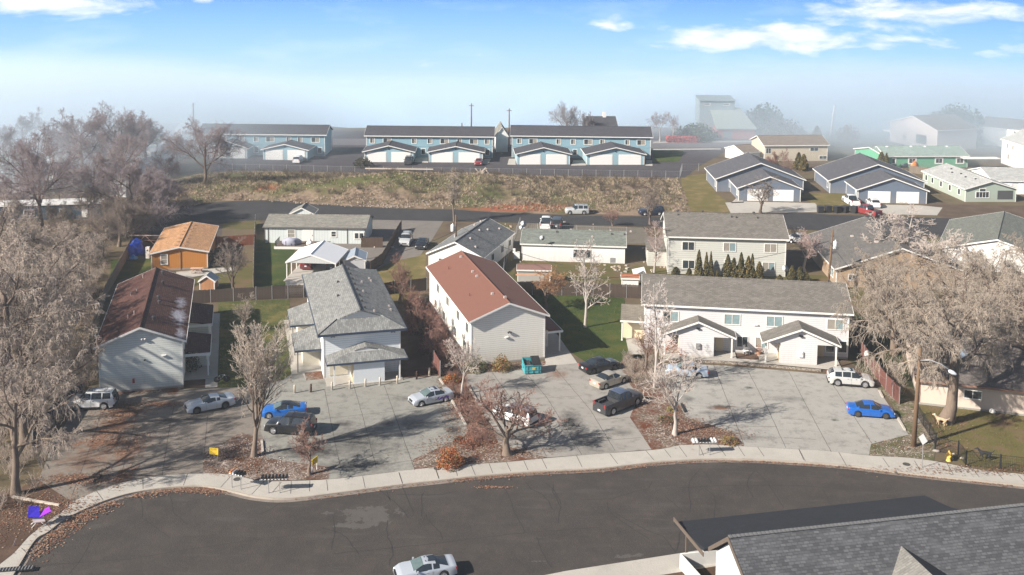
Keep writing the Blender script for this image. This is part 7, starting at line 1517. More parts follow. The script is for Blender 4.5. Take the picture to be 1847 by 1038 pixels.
for px, py, lab in ((789, 845.5, 'round dark utility cover in the pavement, left of a pair'), (819.5, 844, 'round dark utility cover in the pavement, right of a pair'), (428, 865, 'round dark utility cover under the left mailboxes'), (1635, 838, 'round dark utility cover in the right-hand pavement')):
    x, y = H(px, py); mb = MB(); mb.lathe([(.34, 0), (.34, .012), (.27, .013), (.26, .006), (.02, .008)], 16); o = mb.build('manhole_cover', mat('iron_cover', (.06, .055, .05), .8, .3, 6), None, False, (x, y, .014)); tag(o, lab, 'manhole cover', 'utility covers in the pavement')
def dish(x, y, z, az, label, hgt=1.2, s=.45):
    root = empty('satellite_dish', (x, y, z), az, label, 'satellite dish'); mb = MB(); mb.tube([(0, 0, 0), (0, 0, hgt)], .03, 6); mb.build('mast', M_galv, root)
    mb = MB(); mb.lathe([(s, 0), (s * .7, -.05), (s * .35, -.09), (.02, -.1), (.02, -.115), (s * .35, -.105), (s * .7, -.065), (s, -.015)], 16, (0, 0, 0)); o = mb.build('reflector', mat('dish_grey', (.58, .58, .58), .5), root, True, (0, -.08, hgt)); o.rotation_euler = (R(60), 0, 0)
    mb = MB(); mb.tube([(0, -.1, hgt - .3), (0, -.6, hgt - .05)], .02, 5); mb.box(0, -.62, hgt, .08, .12, .08); mb.build('receiver', M_vent, root)
x, y = H(1564, 671); dish(x, y, .1, .3, 'grey satellite dish on a mast beside the silver crossover', 1.9, .5)
for px, py, z, lab, s in ((944, 404, 2.2, 'white satellite dish left of the white canopied pickup', .55), (940.5, 411, 1.8, 'second white satellite dish below the first, by the wire fence', .45)): x, y = H(px, py, z); dish(x, y, 0, .5, lab, z, s)
x, y = H(978, 436, 3.3); dish(x, y, 3.2, -.2, 'white dish on the green-grey manufactured home roof', .7, .4)
x, y = H(1416, 482, 3); dish(x, y, 1.6, .4, 'white satellite dish at the right corner of the sage house', 1.2, .5)
# fences
def fence(pts, hgt, m, label, posts_m=None, step=2.4, rail_m=None, boards=True, name='timber_fence', panel=True, pr=.045, wire_=False, group=None, world=False, gap=0):
    P = pts if world else HH(pts); root = empty(name, (P[0][0], P[0][1], 0), 0, label, 'fence', group); ox, oy = P[0]
    for i in range(len(P) - 1):
        a, b = P[i], P[i + 1]; L_ = math.hypot(b[0] - a[0], b[1] - a[1]); th = math.atan2(b[1] - a[1], b[0] - a[0]); cx, cy = (a[0] + b[0]) / 2 - ox, (a[1] + b[1]) / 2 - oy
        if panel:
            mb = MB(); n = max(1, int(L_ / .15)) if boards else 1
            for k in range(n):
                q = (k + .5) / n * L_ - L_ / 2; z1 = hgt * (1 + (random.uniform(-.03, .02) if boards else 0)); mb.box(q, 0, z1 / 2, L_ / n - .012 - gap if boards else L_, .03 if boards else .02, z1)
            o = mb.build('panel', m, root, loc=(cx, cy, 0), rz=th)
            mb = MB(); [mb.box(0, .04, hgt * q, L_, .05, .08) for q in (.25, .8)]; mb.build('rail', rail_m or m, root, loc=(cx, cy, 0), rz=th)
        elif wire_:
            mb = MB(); [mb.box(0, 0, hgt * q, L_, .03 if q > .9 or q < .1 else .012, .03 if q > .9 or q < .1 else .012) for q in ((.04, .98) if wire_ == 1 else (.04, .2, .4, .6, .8, .98))]
            n = int(L_ / (.35 if wire_ == 1 else .15))
            for k in range(n): mb.box((k + .5) / n * L_ - L_ / 2, 0, hgt / 2, .008 if wire_ == 1 else .016, .008 if wire_ == 1 else .016, hgt)
            mb.build('mesh', m, root, loc=(cx, cy, 0), rz=th)
        n = max(1, round(L_ / step))
        for k in range(n + (i == len(P) - 2)):
            q = k / n; mb = MB(); mb.tube([(a[0] + (b[0] - a[0]) * q - ox, a[1] + (b[1] - a[1]) * q - oy, -.1), (a[0] + (b[0] - a[0]) * q - ox, a[1] + (b[1] - a[1]) * q - oy, hgt * 1.06)], pr, 6); mb.build('post', posts_m or m, root)
    return root
F_br = mat('fence_dark_brown', (.075, .05, .038), .9, .15, 2, kind='boards', freq=6.5); F_gr = mat('fence_weathered_grey', (.20, .16, .12), .9, .2, 2, kind='boards', freq=6.5); F_rd = mat('fence_red_brown', (.16, .06, .045), .9, .15, 2, kind='boards', freq=6.5); F_ch = mat('fence_chocolate', (.085, .05, .03), .8, .12, 2, kind='boards', freq=6.5)
F_dk = mat('fence_almost_black', (.035, .03, .03), .9)
fence([(338, 549), (380, 546), (462, 541.5), (548, 537)], 1.8, F_br, 'dark brown timber fence with metal posts behind the two left houses', M_galv)
fence([(690, 534), (712, 530), (770, 524)], 1.8, F_br, 'short dark brown timber fence behind the grey-roofed house', M_galv)
fence([(922, 532), (960, 532), (1040, 534), (1160, 539)], 1.9, F_br, 'dark brown timber fence behind the green lawn left of the white apartments', M_galv)
fence([(250, 425), (232, 462), (210, 502), (190, 540), (170, 600), (160, 650)], 1.9, F_gr, 'long weathered grey fence along the left thicket')
fence([(150, 722), (108, 745), (60, 812)], 1.8, F_dk, 'almost black fence in the shade beside the first lot', M_galv, boards=False)
fence([(794, 681), (783, 662), (770, 600), (757, 560)], 1.8, F_rd, 'red-brown fence ending at the second lot, seen edge-on', M_galv)
fence([(1536, 586), (1551, 640), (1575, 675), (1598, 705), (1622, 730)], 1.8, F_rd, 'red-brown fence with pale metal posts right of the white apartments', M_galv, gap=.0)
fence([(1534, 560), (1560, 562), (1600, 566)], 1.7, F_gr, 'weathered picket fence with gaps behind the dark side yard', None, gap=.07)
fence([(652, 447), (690, 447)], 1.7, F_ch, 'chocolate brown board fence enclosing the trash area by the white manufactured home')
fence([(724, 415), (706, 446), (690, 476), (668, 492)], 1.7, F_ch, 'chocolate brown fence dividing the yard from the gravel drive'); fence([(652, 447), (652, 436)], 1.6, F_ch, 'short return of the chocolate brown fence at the house wall')
fence([(385, 446), (420, 444), (462, 441)], 1.7, mat('fence_rust_red', (.26, .08, .04), .9, .2, 2, kind='boards', freq=6.5), 'rust red board fence right of the orange bungalow'); fence([(238, 447), (286, 446)], 1.8, F_br, 'dark fence left of the orange bungalow with pink timber brace')
fence([(461, 405), (459, 441), (457, 520)], 1.7, F_gr, 'grey fence seen edge-on left of the green lawn', M_galv)
for pts, lab, hg in (([(395, 308), (640, 313.5), (900, 317), (1226, 322)], 'pale chain-link fence between rough field and far parking lot', 1.6), ([(1226, 322), (1230, 309), (1290, 309)], 'chain-link fence corner beside the slate blue house', 1.7)): fence(pts, hg, M_galv, lab, M_galv, 3.2, panel=False, wire_=1, name='chain_link_fence', pr=.05)
fence([(935, 415), (1040, 421), (1130, 424)], 1.3, M_galv, 'chain-link fence behind the white manufactured home', M_galv, 3, panel=False, wire_=1, name='chain_link_fence'); fence([(938, 406), (925, 440), (910, 480), (905, 520)], 1.3, M_galv, 'chain-link fence left of the white manufactured home', M_galv, 3, panel=False, wire_=1, name='chain_link_fence')
fence([(1655, 752), (1688, 805)], 1.25, M_iron, 'black metal mesh fence running back from the hydrant', M_iron, 2.2, panel=False, wire_=2, name='metal_fence', pr=.05)
fence([(1686, 814), (1728, 822)], 1.35, M_iron, 'short black metal gate section behind the hydrant', M_iron, 6, panel=False, wire_=2, name='metal_fence', pr=.06)
fence([(1728, 822), (1742, 840)], 1.35, M_iron, 'angled black fence section right of the hydrant', M_iron, 6, panel=False, wire_=2, name='metal_fence', pr=.06)
fence([(1742, 840), (1804, 847), (1860, 853), (1960, 865)], 1.35, M_iron, 'black metal mesh fence in front of the black dog', M_iron, 3.4, panel=False, wire_=2, name='metal_fence', pr=.06)
fence([(1640, 312), (1672, 316)], 1.7, F_gr, 'weathered grey fence between green house and sage green house'); fence([(1700, 470), (1847, 482)], 1.6, F_gr, 'brown fence behind the right-hand trees')
# carport
A = (523, 0); root = None
cp = front_perp((514.8, 473), (605.8, 475.5), 2.5, (561, 459), (581, 434.3)); x, y, th, L_, W_, e, r = cp
h = house('carport', 'white open carport with two vehicles under a white metal roof', 'carport', x, y, th, L_, W_, e, r, WHITE, mat('roof_bright_white', (.78, .78, .78), .4, .03, 2, kind='panel', freq=2.5), ov=.05, corner=False)
for o in list(h['root'].children):
    if o.name.startswith('wall'): bpy.data.objects.remove(o)
mb = MB(); w = W_ / 2; mb.add([(-L_ / 2 + .05, -w, e - .1), (-L_ / 2 + .05, w, e - .1), (-L_ / 2 + .05, 0, e + r - .1), (-L_ / 2 + .1, -w, e - .1), (-L_ / 2 + .1, w, e - .1), (-L_ / 2 + .1, 0, e + r - .1)], [(0, 2, 1), (3, 4, 5), (0, 1, 4, 3), (1, 2, 5, 4), (2, 0, 3, 5)]); mb.build('gable_panel', mat('panel_grey_white', (.48, .49, .48), .6, .03, kind='panel', freq=4), h['root'])
posts(h['root'], [(sx * (L_ / 2 - .15 - (0 if sx > 0 else .1) - q), sy * (w - .12)) for sy in (-1, 1) for sx in (-1, 1) for q in (0, 2.4)], .0, e - .1, .13)
Mi = (Matrix.Translation((x, y, 0)) @ Matrix.Rotation(th, 4, 'Z')); slab = [Mi @ Vector(p) for p in ((-L_ / 2 - 1.2, -w, 0), (L_ / 2, -w, 0), (L_ / 2, w, 0), (-L_ / 2 - 1.2, w, 0))]
mb = MB(); mb.prism([(p.x, p.y) for p in slab], -.1, .06); struct('concrete_pad', mb, GM_walk)
mb = MB(); c = HH([(515, 508), (550, 506), (548, 533), (515, 534)]); mb.prism(c, 0, .5); tag(mb.build('concrete_block', mat('block_concrete', (.42, .38, .33))), 'large pale concrete slab step in front of the carport', 'concrete block')
# sheds
def shed(px, py, L_, W_, e, r, th, wall, roof, label, **k): x, y = H(px, py); return house('shed', label, 'shed', x, y, D(th), L_, W_, e, r, wall, roof, ov=.15, **k)
shed(641, 485, 4.6, 3.4, 1.9, .75, 96, mat('metal_pale', (.5, .5, .5), .5), mat('roof_metal_blue_grey', (.38, .42, .47), .4, .08, metal=.3, kind='panel', freq=3), 'pale metal shed with two-tone roof right of the carport')
shed(963, 508, 5.0, 2.2, 2.0, .5, -2, mat('panel_grey', (.35, .33, .30), .8), mat('roof_redbrown', (.18, .10, .08), .85, .2), 'long low shed with red-brown roof and white posts behind the lawn')
mb = MB(); a = H(963, 497, 2.6); mb.box(0, 0, 0, 5.1, .5, .05, D(-2)); o = mb.build('ridge_board', mat('board_orange', (.55, .28, .15), .8), None, False, (a[0], a[1] + .3, 2.55)); tag(o, 'orange-pink board lying along the top of the long low shed', 'board')
shed(1136, 517, 2.6, 1.5, 1.4, .35, -4, WHITE, mat('roof_rust', (.32, .12, .06), .8, .25), 'small white hutch with rust-coloured roof beside the white apartments')
shed(377, 520, 2.1, 2.4, 1.3, .8, 90, mat('playhouse_orange', (.42, .20, .09), .8, .15, kind='boards', freq=6), mat('roof_shiny_grey', (.28, .32, .34), .25, .3, 3), 'small brown playhouse with shiny grey roof behind the left house')
# deck
x, y = H(525, 444); W1m = W1['root']; root = empty('deck', (W1m.location.x - 1.6, W1m.location.y - W1['W'] / 2 - 1.9, 0), W1m.rotation_euler.z, 'timber deck with railing posts in front of the long manufactured home', 'deck')
mb = MB(); [mb.box(0, -1.6 + k * .2, .42, 8.4, .17, .06) for k in range(18)]; mb.build('deck_boards', mat('deck_brown', (.14, .10, .08), .9, .2), root); mb = MB(); mb.box(0, -1.75, .2, 8.6, .06, .45); mb.box(-4.25, 0, .2, .06, 3.5, .45); mb.build('skirt', WHITE, root)
for k in range(6): mb = MB(); mb.box(-4 + k * 1.6, -1.65, .85, .1, .1, .9); mb.build('post', M_black, root)
mb = MB(); mb.box(-4.15, 0, 1.2, .06, 3.3, .08); [mb.box(-4.15, -1.6 + q * .25, .85, .04, .04, .75) for q in range(13)]; mb.build('railing', M_black, root)
dx, dy = root.location.x, root.location.y
def lump(name, label, cat, x, y, z, sx, sy, sz, m, seed=0, sub=3, amp=.18, group=None, parts=None):
    import bmesh as _b
    bm = _b.new(); _b.ops.create_icosphere(bm, subdivisions=sub, radius=1); r_ = random.Random(seed); ph = [r_.uniform(0, 6) for _ in range(6)]
    for v in bm.verts:
        c = v.co; k = 1 + amp * (math.sin(c.x * 3 + ph[0]) * math.sin(c.y * 3 + ph[1]) + .5 * math.sin(c.z * 6 + ph[2]) * math.sin(c.x * 7 + ph[3]) + .3 * math.sin(c.y * 11 + ph[4])); c *= k; c.x *= sx; c.y *= sy; c.z = max(c.z * sz, -.3 * sz)
    me = bpy.data.meshes.new(name); bm.to_mesh(me); bm.free(); me.materials.append(m); me.polygons.foreach_set('use_smooth', [True] * len(me.polygons)); o = link(name, me, None, (x, y, z)); return tag(o, label, cat, group)
lump('covered_grill', 'grey cloth-covered furniture on the timber deck', 'covered furniture', dx - 1.8, dy - .3, .7, 1.5, .9, .9, mat('cloth_grey', (.30, .30, .36), .9), 3)
lump('covered_grill', 'white round covered item beside the deck steps', 'covered furniture', dx + 1.2, dy - .6, .7, .5, .5, .6, WHITE, 4)
x, y = H(245, 459); lump('tarp_pile', 'large bright blue tarpaulin bundle left of the orange bungalow', 'tarpaulin', x, y, .5, 1.25, 1.2, 1.7, mat('tarp_blue', (.01, .08, .62), .35, .2), 5, 4, .25); x, y = H(240, 470); lump('tarp_pile', 'small blue plastic heap at the weathered fence', 'tarpaulin', x, y, .3, .7, .6, .45, mat('tarp_blue_pale', (.02, .18, .5), .4, .3), 6, 3, .3)
x, y = H(231, 463); root = empty('red_handcart', (x, y, 0), .4, 'red upright object leaning at the weathered fence', 'handcart'); mb = MB(); mb.tube([(0, 0, .1), (-.25, .3, 1.3)], .08, 6); mb.tube([(.3, 0, .1), (.05, .3, 1.3)], .08, 6); mb.box(.1, 0, .15, .5, .4, .08); mb.build('frame', mat('red_plastic', (.45, .05, .03), .5), root); mb = MB(); mb.lathe([(.05, -.05), (.15, -.05), (.15, .05), (.05, .05)], 10, (.1, -.1, .15), 'y'); mb.build('wheel', M_black, root)
x, y = H(1692, 250); 
# timber brace + items beside bungalow
x, y = H(262, 448); root = empty('timber_brace', (x, y, 0), .0, 'pinkish timber brace frame left of the orange bungalow', 'timber frame'); TP = mat('timber_pink', (.50, .33, .25), .9)
mb = MB(); mb.box(0, 0, 2.1, 5.0, .1, .1); mb.tube([(-1.6, 0, .3), (0, 0, 2.1), (1.8, 0, .3)], .07, 4); mb.box(1, 0, 1.3, 2.2, .08, .08); mb.build('beam', TP, root)
x, y = H(267, 466); mb = MB(); root = empty('cabinet', (x, y, 0), 0, 'white upright cabinet beside the orange bungalow', 'cabinet'); mb.box(0, 0, .9, .55, .5, 1.8); mb.build('case', WHITE, root); mb = MB(); mb.box(0, -.26, 1.3, .2, .03, .2); mb.build('handle', M_black, root)
x, y = H(355, 493); root = empty('picnic_table', (x, y, 0), .05, 'reddish wooden picnic table before the orange bungalow', 'picnic table'); mb = MB(); [mb.box(0, (k - 2) * .16, .75, 1.8, .14, .04) for k in range(5)]; mb.build('tabletop', TP, root)
for s in (-1, 1): mb = MB(); mb.box(0, s * .72, .45, 1.8, .25, .04); mb.build('bench', TP, root)
for s in (-1, 1): mb = MB(); mb.tube([(s * .6, -.75, 0), (s * .6, -.2, .74)], .04, 4); mb.tube([(s * .6, .75, 0), (s * .6, .2, .74)], .04, 4); mb.box(s * .6, 0, .42, .06, 1.5, .08); mb.build('leg', TP, root)
x, y = H(353, 483); root = empty('lamp_column', (x, y, 0), 0, 'white column standing before the orange wall', 'column'); mb = MB(); mb.lathe([(.16, 0), (.16, .1), (.09, .14), (.09, 1.5), (.16, 1.6), (.12, 1.8), (.02, 1.85)], 10); mb.build('shaft', WHITE, root)
mb = MB(); P_ = HH([(318, 492), (420, 483), (425, 489), (350, 501), (320, 500)]); mb.prism(P_, 0, .12); struct('concrete_step', mb, GM_walk)
# far bins, trash, junk
x, y = H(1510, 384)
for k in range(5):
    root = empty('wheelie_bin', (x + (k - 2) * 1.35 * 1.2, y + (k % 2) * .3, 0), .2 * k, ('black bin, leftmost of the row by the yellow lawn', 'second black bin of the row by the yellow lawn', 'middle black bin of the row by the yellow lawn', 'fourth black bin of the row by the yellow lawn', 'black bin nearest the white pickup')[k], 'bin', 'black bins by the far driveway'); mb = MB(); mb.box(0, 0, .6, 1.0, 1.0, 1.2, 0, 1.12); mb.build('body', M_black, root); mb = MB(); mb.box(0, 0, 1.25, 1.2, 1.25, .12, 0, .8); mb.build('lid', M_black, root)
x, y = H(1105, 474); root = empty('air_conditioner', (x, y, 0), -.05, 'grey air conditioner unit beside the white manufactured home', 'air conditioner'); mb = MB(); mb.box(0, 0, .45, .85, .85, .85); mb.build('case', M_galv, root); mb = MB(); mb.lathe([(.35, .88), (.35, .91), (.05, .92)], 12); mb.build('fan_grille', M_vent, root); mb = MB(); mb.box(0, 0, .02, 1.1, 1.1, .08); mb.build('base', GM_walk, root)
for k, (px, py, lab) in enumerate(((1152, 500, 'white folding table tipped behind the white apartments'), (1158, 508, 'grey board leaning beside the tipped white table'))): x, y = H(px, py); root = empty('board', (x, y, 0), .5 * k + .3, lab, 'board'); mb = MB(); mb.slab([(-1, -.6, .2), (1, -.5, .5), (1.1, .6, 1.3), (-.9, .5, 1.1)], .06); mb.build('panel', WHITE if k == 0 else mat('board_grey', (.2, .19, .17), .8), root); mb = MB(); mb.tube([(.8, -.4, 0), (.8, .4, 1.2)], .04, 5); mb.build('prop', M_galv, root)
# toys
toy = [('orange', (.65, .20, .05), 1647, 302, 'orange plastic toy slide outside the green house', 1.4), ('yellow', (.75, .45, .06), 1660, 301, 'yellow plastic toy outside the green house', 1.0), ('white', (.7, .7, .7), 1670, 301, 'small white item outside the green house', .6), ('dark', (.05, .07, .08), 1630, 302, 'dark covered item outside the green house', 1.2)]
for nm, c, px, py, lab, s in toy: x, y = H(px, py); lump('garden_toy', lab, 'toy', x, y, .25 * s, s * .8, s * .7, s * .9, mat('toy_' + nm, c, .5), len(nm), 2, .3)
# debris in field and yards
def stones(name, label, cat, pts, s, mats, seed=0):
    """scattered small chunks: one uncountable lot"""
    mb = MB(); r_ = random.Random(seed)
    for (x, y, z) in pts: mb.cur = r_.randrange(len(mats)); q = s * r_.uniform(.4, 1.3); mb.box(x, y, z + q * .2, q * r_.uniform(.6, 1.4), q, q * r_.uniform(.3, .8), r_.uniform(0, 3), r_.uniform(.5, .9))
    return tag(mb.build(name, mats), label, cat, None, 'stuff')
CHK = [mat('chunk_pale', (.38, .32, .26), .9, .2), mat('chunk_grey', (.28, .25, .22), .9, .2), mat('chunk_tan', (.33, .25, .18), .9, .2)]
def around(px, py, rx, ry, n, s=0): r_ = random.Random(s + int(px)); x, y = H(px, py); out = [(x + r_.gauss(0, rx), y + r_.gauss(0, ry)) for _ in range(n)]; return [(a, b, float(field_h(np.array([a]), np.array([b]))[0])) for a, b in out]
stones('rubble', 'pale concrete rubble scattered along the near edge of the rough field', 'rubble', around(560, 364, 12, .8, 60) + around(640, 371, 12, .7, 70) + around(720, 374, 10, .8, 50) + around(760, 368, 8, 2, 40) + around(900, 354, 5, 2, 30) + around(650, 340, 3, 1, 14), .26, CHK, 2)
stones('rubble', 'pale rubble and litter in the yard behind the lawn', 'rubble', [(x, y, 0) for px, py, n in ((1110, 485, 14), (1145, 488, 10), (1190, 478, 12), (930, 472, 4), (700, 450, 5), (880, 440, 12), (905, 410, 14), (1000, 402, 8), (215, 515, 8)) for x, y in [(H(px, py)[0] + random.gauss(0, 1.6), H(px, py)[1] + random.gauss(0, 1)) for _ in range(n)]], .4, CHK, 3)
stones('pebbles', 'loose pale stones in the planting beds', 'stones', [(*q, .03) for q in scat([(370, 820), (434, 785), (474, 796), (540, 838), (590, 846), (590, 862), (500, 865), (372, 852)], 900)] + [(*q, .03) for q in scat([(760, 840), (840, 790), (880, 790), (960, 825), (834, 836)], 500)] + [(*q, .03) for q in scat([(1170, 800), (1160, 760), (1230, 755), (1330, 800), (1230, 800)], 450)] + [(*q, .03) for q in scat([(1575, 818), (1575, 803), (1638, 788), (1680, 826)], 260)], .075, [mat('pebble_pale', (.42, .37, .33), .9, .2), mat('pebble_grey', (.24, .2, .18), .9, .2), mat('pebble_dark', (.09, .07, .06), .9)], 4)
x, y = H(720, 347); z = float(field_h(np.array([x]), np.array([y]))[0]); mb = MB(); mb.box(0, 0, .1, 14, .3, .2); o = mb.build('timber_beam', mat('timber_pale', (.50, .43, .36)), None, False, (x, y, z + .5), -.02); tag(o, 'long pale timber beam lying on the mound in the rough field', 'timber')
for k, (px, py) in enumerate(((868, 337), (873, 341))): x, y = H(px, py); z = float(field_h(np.array([x]), np.array([y]))[0]); root = empty('scrap_metal', (x, y, z + .2), k, ('pile of pale scrap poles on the field', 'second pile of pale scrap poles just below the first')[k], 'scrap'); mb = MB(); [mb.tube([(random.uniform(-1.5, 1.5), random.uniform(-1, 1), .1), (random.uniform(-1.5, 1.5), random.uniform(-1, 1), random.uniform(.4, 1.5))], .09, 5) for _ in range(9)]; mb.build('poles', CHK[0], root)
# blue-purple chair and debris at the left corner
x, y = H(69, 948); root = empty('folding_chair', (x, y, .03), .5, 'bright blue and purple fabric chair with white legs at the left kerb', 'chair')
BP = mat('fabric_blue_purple', (.03, .02, .55), .6, .6, 4, c2=(.50, .05, .65)); mb = MB(); mb.slab([(-.75, -.2, .95), (.1, -.3, .8), (.15, .55, 1.25), (-.6, .6, 1.45)], .08); mb.build('backrest', BP, root); mb = MB(); mb.slab([(.1, -.35, .8), (.95, -.2, 1.0), (.85, .5, 1.1), (.15, .45, .85)], .08); mb.build('seat', mat('fabric_magenta', (.35, .03, .62), .6, .5, 4, c2=(.05, .03, .6)), root)
mb = MB(); mb.slab([(-.4, -.35, .45), (.5, -.4, .4), (.3, -.1, .8), (-.4, -.1, .85)], .05); mb.build('cloth', mat('cloth_pink_white', (.60, .50, .50), .8), root)
for a, b in (((-.5, -.3, 0), (.5, .3, .8)), ((.5, -.3, 0), (-.5, .3, .9)), ((-.5, .4, 0), (.4, -.3, .8)), ((.5, .5, 0), (-.3, -.2, .8))): mb = MB(); mb.tube([a, b], .03, 5); mb.build('leg', WHITE, root)
x, y = H(8, 1028); mb = MB(); root = empty('storm_drain', (x + .6, y, .012), .15, 'dark metal-edged storm drain opening at the bottom left corner', 'storm drain'); mb.box(0, 0, .03, 3.0, .5, .1); mb.build('frame', M_black, root); mb = MB(); [mb.box(-1.3 + k * .22, 0, .09, .06, .45, .03) for k in range(13)]; mb.build('grate', M_galv, root)
x, y = H(25, 985); mb = MB(); mb.box(0, 0, .35, .16, .05, 1.2, 0, .5); o = mb.build('slat', mat('timber_pinkgrey', (.5, .4, .38), .9), None, False, (x, y, .0)); o.rotation_euler = (.5, .25, .4); tag(o, 'pale pinkish slat standing in the leaves at the left corner', 'slat')
mb = MB(); mb.tube([(0, 0, .05), (-.25, .2, .45), (-.1, .5, .7)], [.06, .05, .05], 5); 
# dogs
def dog(px, py, head, label, coat, belly, s=1., lift=0):
    x, y = H(px, py); root = empty('dog', (x, y, .015), head, label, 'dog'); root.scale = (s, s, s)
    V = [(-.30, 0, .50), (-.05, 0, .53), (.22, 0, .52), (.34, 0, .60), (.44, 0, .74), (.50, 0, .80), (.60, 0, .77), (.69, 0, .74),   # 0-7 spine, neck, head, muzzle
         (-.42, 0, .56), (-.56, 0, .66), (-.64, 0, .78)]                                   # 8-10 tail
    Rd = [.115, .12, .14, .10, .075, .085, .06, .035, .035, .028, .015]; E = [(0, 1), (1, 2), (2, 3), (3, 4), (4, 5), (5, 6), (6, 7), (0, 8), (8, 9), (9, 10)]
    for sy in (-1, 1):
        b = len(V); st = .07 * sy
        V += [(-.32, sy * .09, .40), (-.24 + st, sy * .10, .28), (-.36 + st, sy * .10, .17), (-.32 + st, sy * .10, .03), (-.27 + st, sy * .1, .02)]; Rd += [.075, .055, .032, .026, .028]; E += [(0, b), (b, b + 1), (b + 1, b + 2), (b + 2, b + 3), (b + 3, b + 4)]
        b = len(V); V += [(.24, sy * .09, .38), (.21 - st, sy * .09, .24), (.24 - st, sy * .09, .10), (.24 - st, sy * .09, .03), (.29 - st, sy * .09, .02)]; Rd += [.065, .04, .028, .025, .027]; E += [(2, b), (b, b + 1), (b + 1, b + 2), (b + 2, b + 3), (b + 3, b + 4)]
    me = bpy.data.meshes.new('dog_body'); me.from_pydata(V, E, []); me.materials.append(coat); o = link('body', me, root); sk = o.modifiers.new('skin', 'SKIN'); ss = o.modifiers.new('subsurf', 'SUBSURF'); ss.levels = ss.render_levels = 2
    for i, v in enumerate(me.skin_vertices[0].data): v.radius = (Rd[i], Rd[i]); v.use_root = (i == 0)
    for sy in (-1, 1): mb = MB(); mb.add([(.46, sy * .05, .86), (.52, sy * .07, .86), (.47, sy * .10, .78), (.50, sy * .12, .72)], [(0, 1, 3, 2), (2, 3, 1, 0)]); mb.build('ear', belly, root)
    mb = MB(); mb.lathe([(.03, -.02), (.03, .01), (.01, .02)], 6, (.71, 0, .75), 'x'); mb.build('nose', M_black, root)
    return root
dog(1697, 768, R(148), 'tan and white dog standing on the dirt beside the giant tree', mat('dog_tan', (.50, .36, .22), .9, .6, 5, c2=(.75, .68, .58)), mat('dog_white', (.7, .62, .5), .9), 1.25)
dog(1776, 830, R(168), 'black dog with white muzzle behind the black fence', mat('dog_black', (.02, .02, .02), .8), mat('dog_black', (.02, .02, .02)), 1.3)
x, y = H(1790, 748); lump('ball', 'white ball-like object at the peach house wall', 'ball', x, y, .3, .32, .32, .32, WHITE, 1, 2, .05)
x, y = H(1736, 632, 5); root = empty('trampoline_cover', (x, y, 4.6), .5, 'pale blue patterned panel caught among the right-hand branches', 'panel'); mb = MB(); mb.slab([(-.9, -.3, 0), (.7, -.5, -.3), (.9, .4, .2), (-.6, .5, .6)], .04); mb.build('sheet', mat('sheet_pale_blue', (.40, .50, .62), .6, .4, 5), root); mb = MB(); mb.tube([(0, 0, 0), (0, 0, -4.6)], .04, 5); mb.build('pole', M_galv, root)
x, y = H(1724, 858); 
for k, (px, py) in enumerate(((1720, 822), (1715, 829), (1736, 828), (1690, 815))): x, y = H(px, py); lump('boulder', ('pale rock right of the hydrant', 'small rock at the hydrant foot', 'rock at the angled fence section', 'brown rock at the fence post left of the hydrant')[k], 'rock', x, y, .05, .25 + .1 * (k == 3), .18, .16, CHK[0] if k < 3 else CHK[1], k, 2, .25)
lumpc = mat('engine_dark', (.03, .03, .035), .6)
x, y = H(400, 690); root = empty('bicycle', (x, y, .02), .3, 'dark bicycle lying at the end of the left walkway', 'bicycle')
for s in (-.5, .5): mb = MB(); mb.lathe([(.30, -.015), (.34, -.015), (.34, .015), (.30, .015)], 16, (s, 0, .34), 'y'); mb.build('wheel', M_tyre, root)
mb = MB(); mb.tube([(-.5, 0, .34), (-.15, 0, .34), (.35, 0, .8), (.5, 0, .34)], .02, 5); mb.tube([(-.5, 0, .34), (-.2, 0, .85), (.35, 0, .8)], .02, 5); mb.tube([(-.15, 0, .34), (-.2, 0, .85)], .02, 5); mb.build('frame', M_galv, root); mb = MB(); mb.box(-.22, 0, .92, .25, .12, .06); mb.build('saddle', M_black, root)
x, y = H(176, 866); root = empty('push_scooter', (x, y, .02), 1.2, 'small black scooter lying on the stained left lot', 'scooter'); mb = MB(); mb.box(0, 0, .09, .8, .16, .05); mb.build('deck', M_black, root); mb = MB(); mb.tube([(.35, 0, .1), (.5, .3, .35), (.55, .9, .15)], .04, 5); mb.build('steering_bar', M_black, root)
for s in (-.4, .4): mb = MB(); mb.lathe([(.04, -.03), (.12, -.03), (.12, .03), (.04, .03)], 10, (s, 0, .12), 'y'); mb.build('wheel', M_tyre, root)
x, y = H(1346, 640); root = empty('garden_chair', (x, y, .04), .3, 'white garden chair on the soil between the two gabled porches', 'chair'); mb = MB(); mb.box(0, 0, .42, .6, .6, .06); mb.build('seat', WHITE, root); mb = MB(); mb.box(0, .3, .75, .6, .06, .65); mb.build('backrest', WHITE, root)
for s in (-1, 1):
    for t in (-1, 1): mb = MB(); mb.box(s * .25, t * .25, .2, .05, .05, .42); mb.build('leg', WHITE, root)
x, y = H(1368, 642); root = empty('plant_pot', (x, y, .04), 0, 'terracotta plant pot with dry plant right of the white garden chair', 'plant pot'); mb = MB(); mb.lathe([(.18, 0), (.28, .45), (.3, .5), (.24, .5), (.2, .4)], 12); mb.build('pot', mat('terracotta', (.40, .22, .13), .9), root); root2_ = link('plant', leaves('plant', np.random.default_rng(4), 200, lambda r, n: r.normal(0, .2, (n, 3)) + np.array([0, 0, .75]), .05, Lg[3]), root)
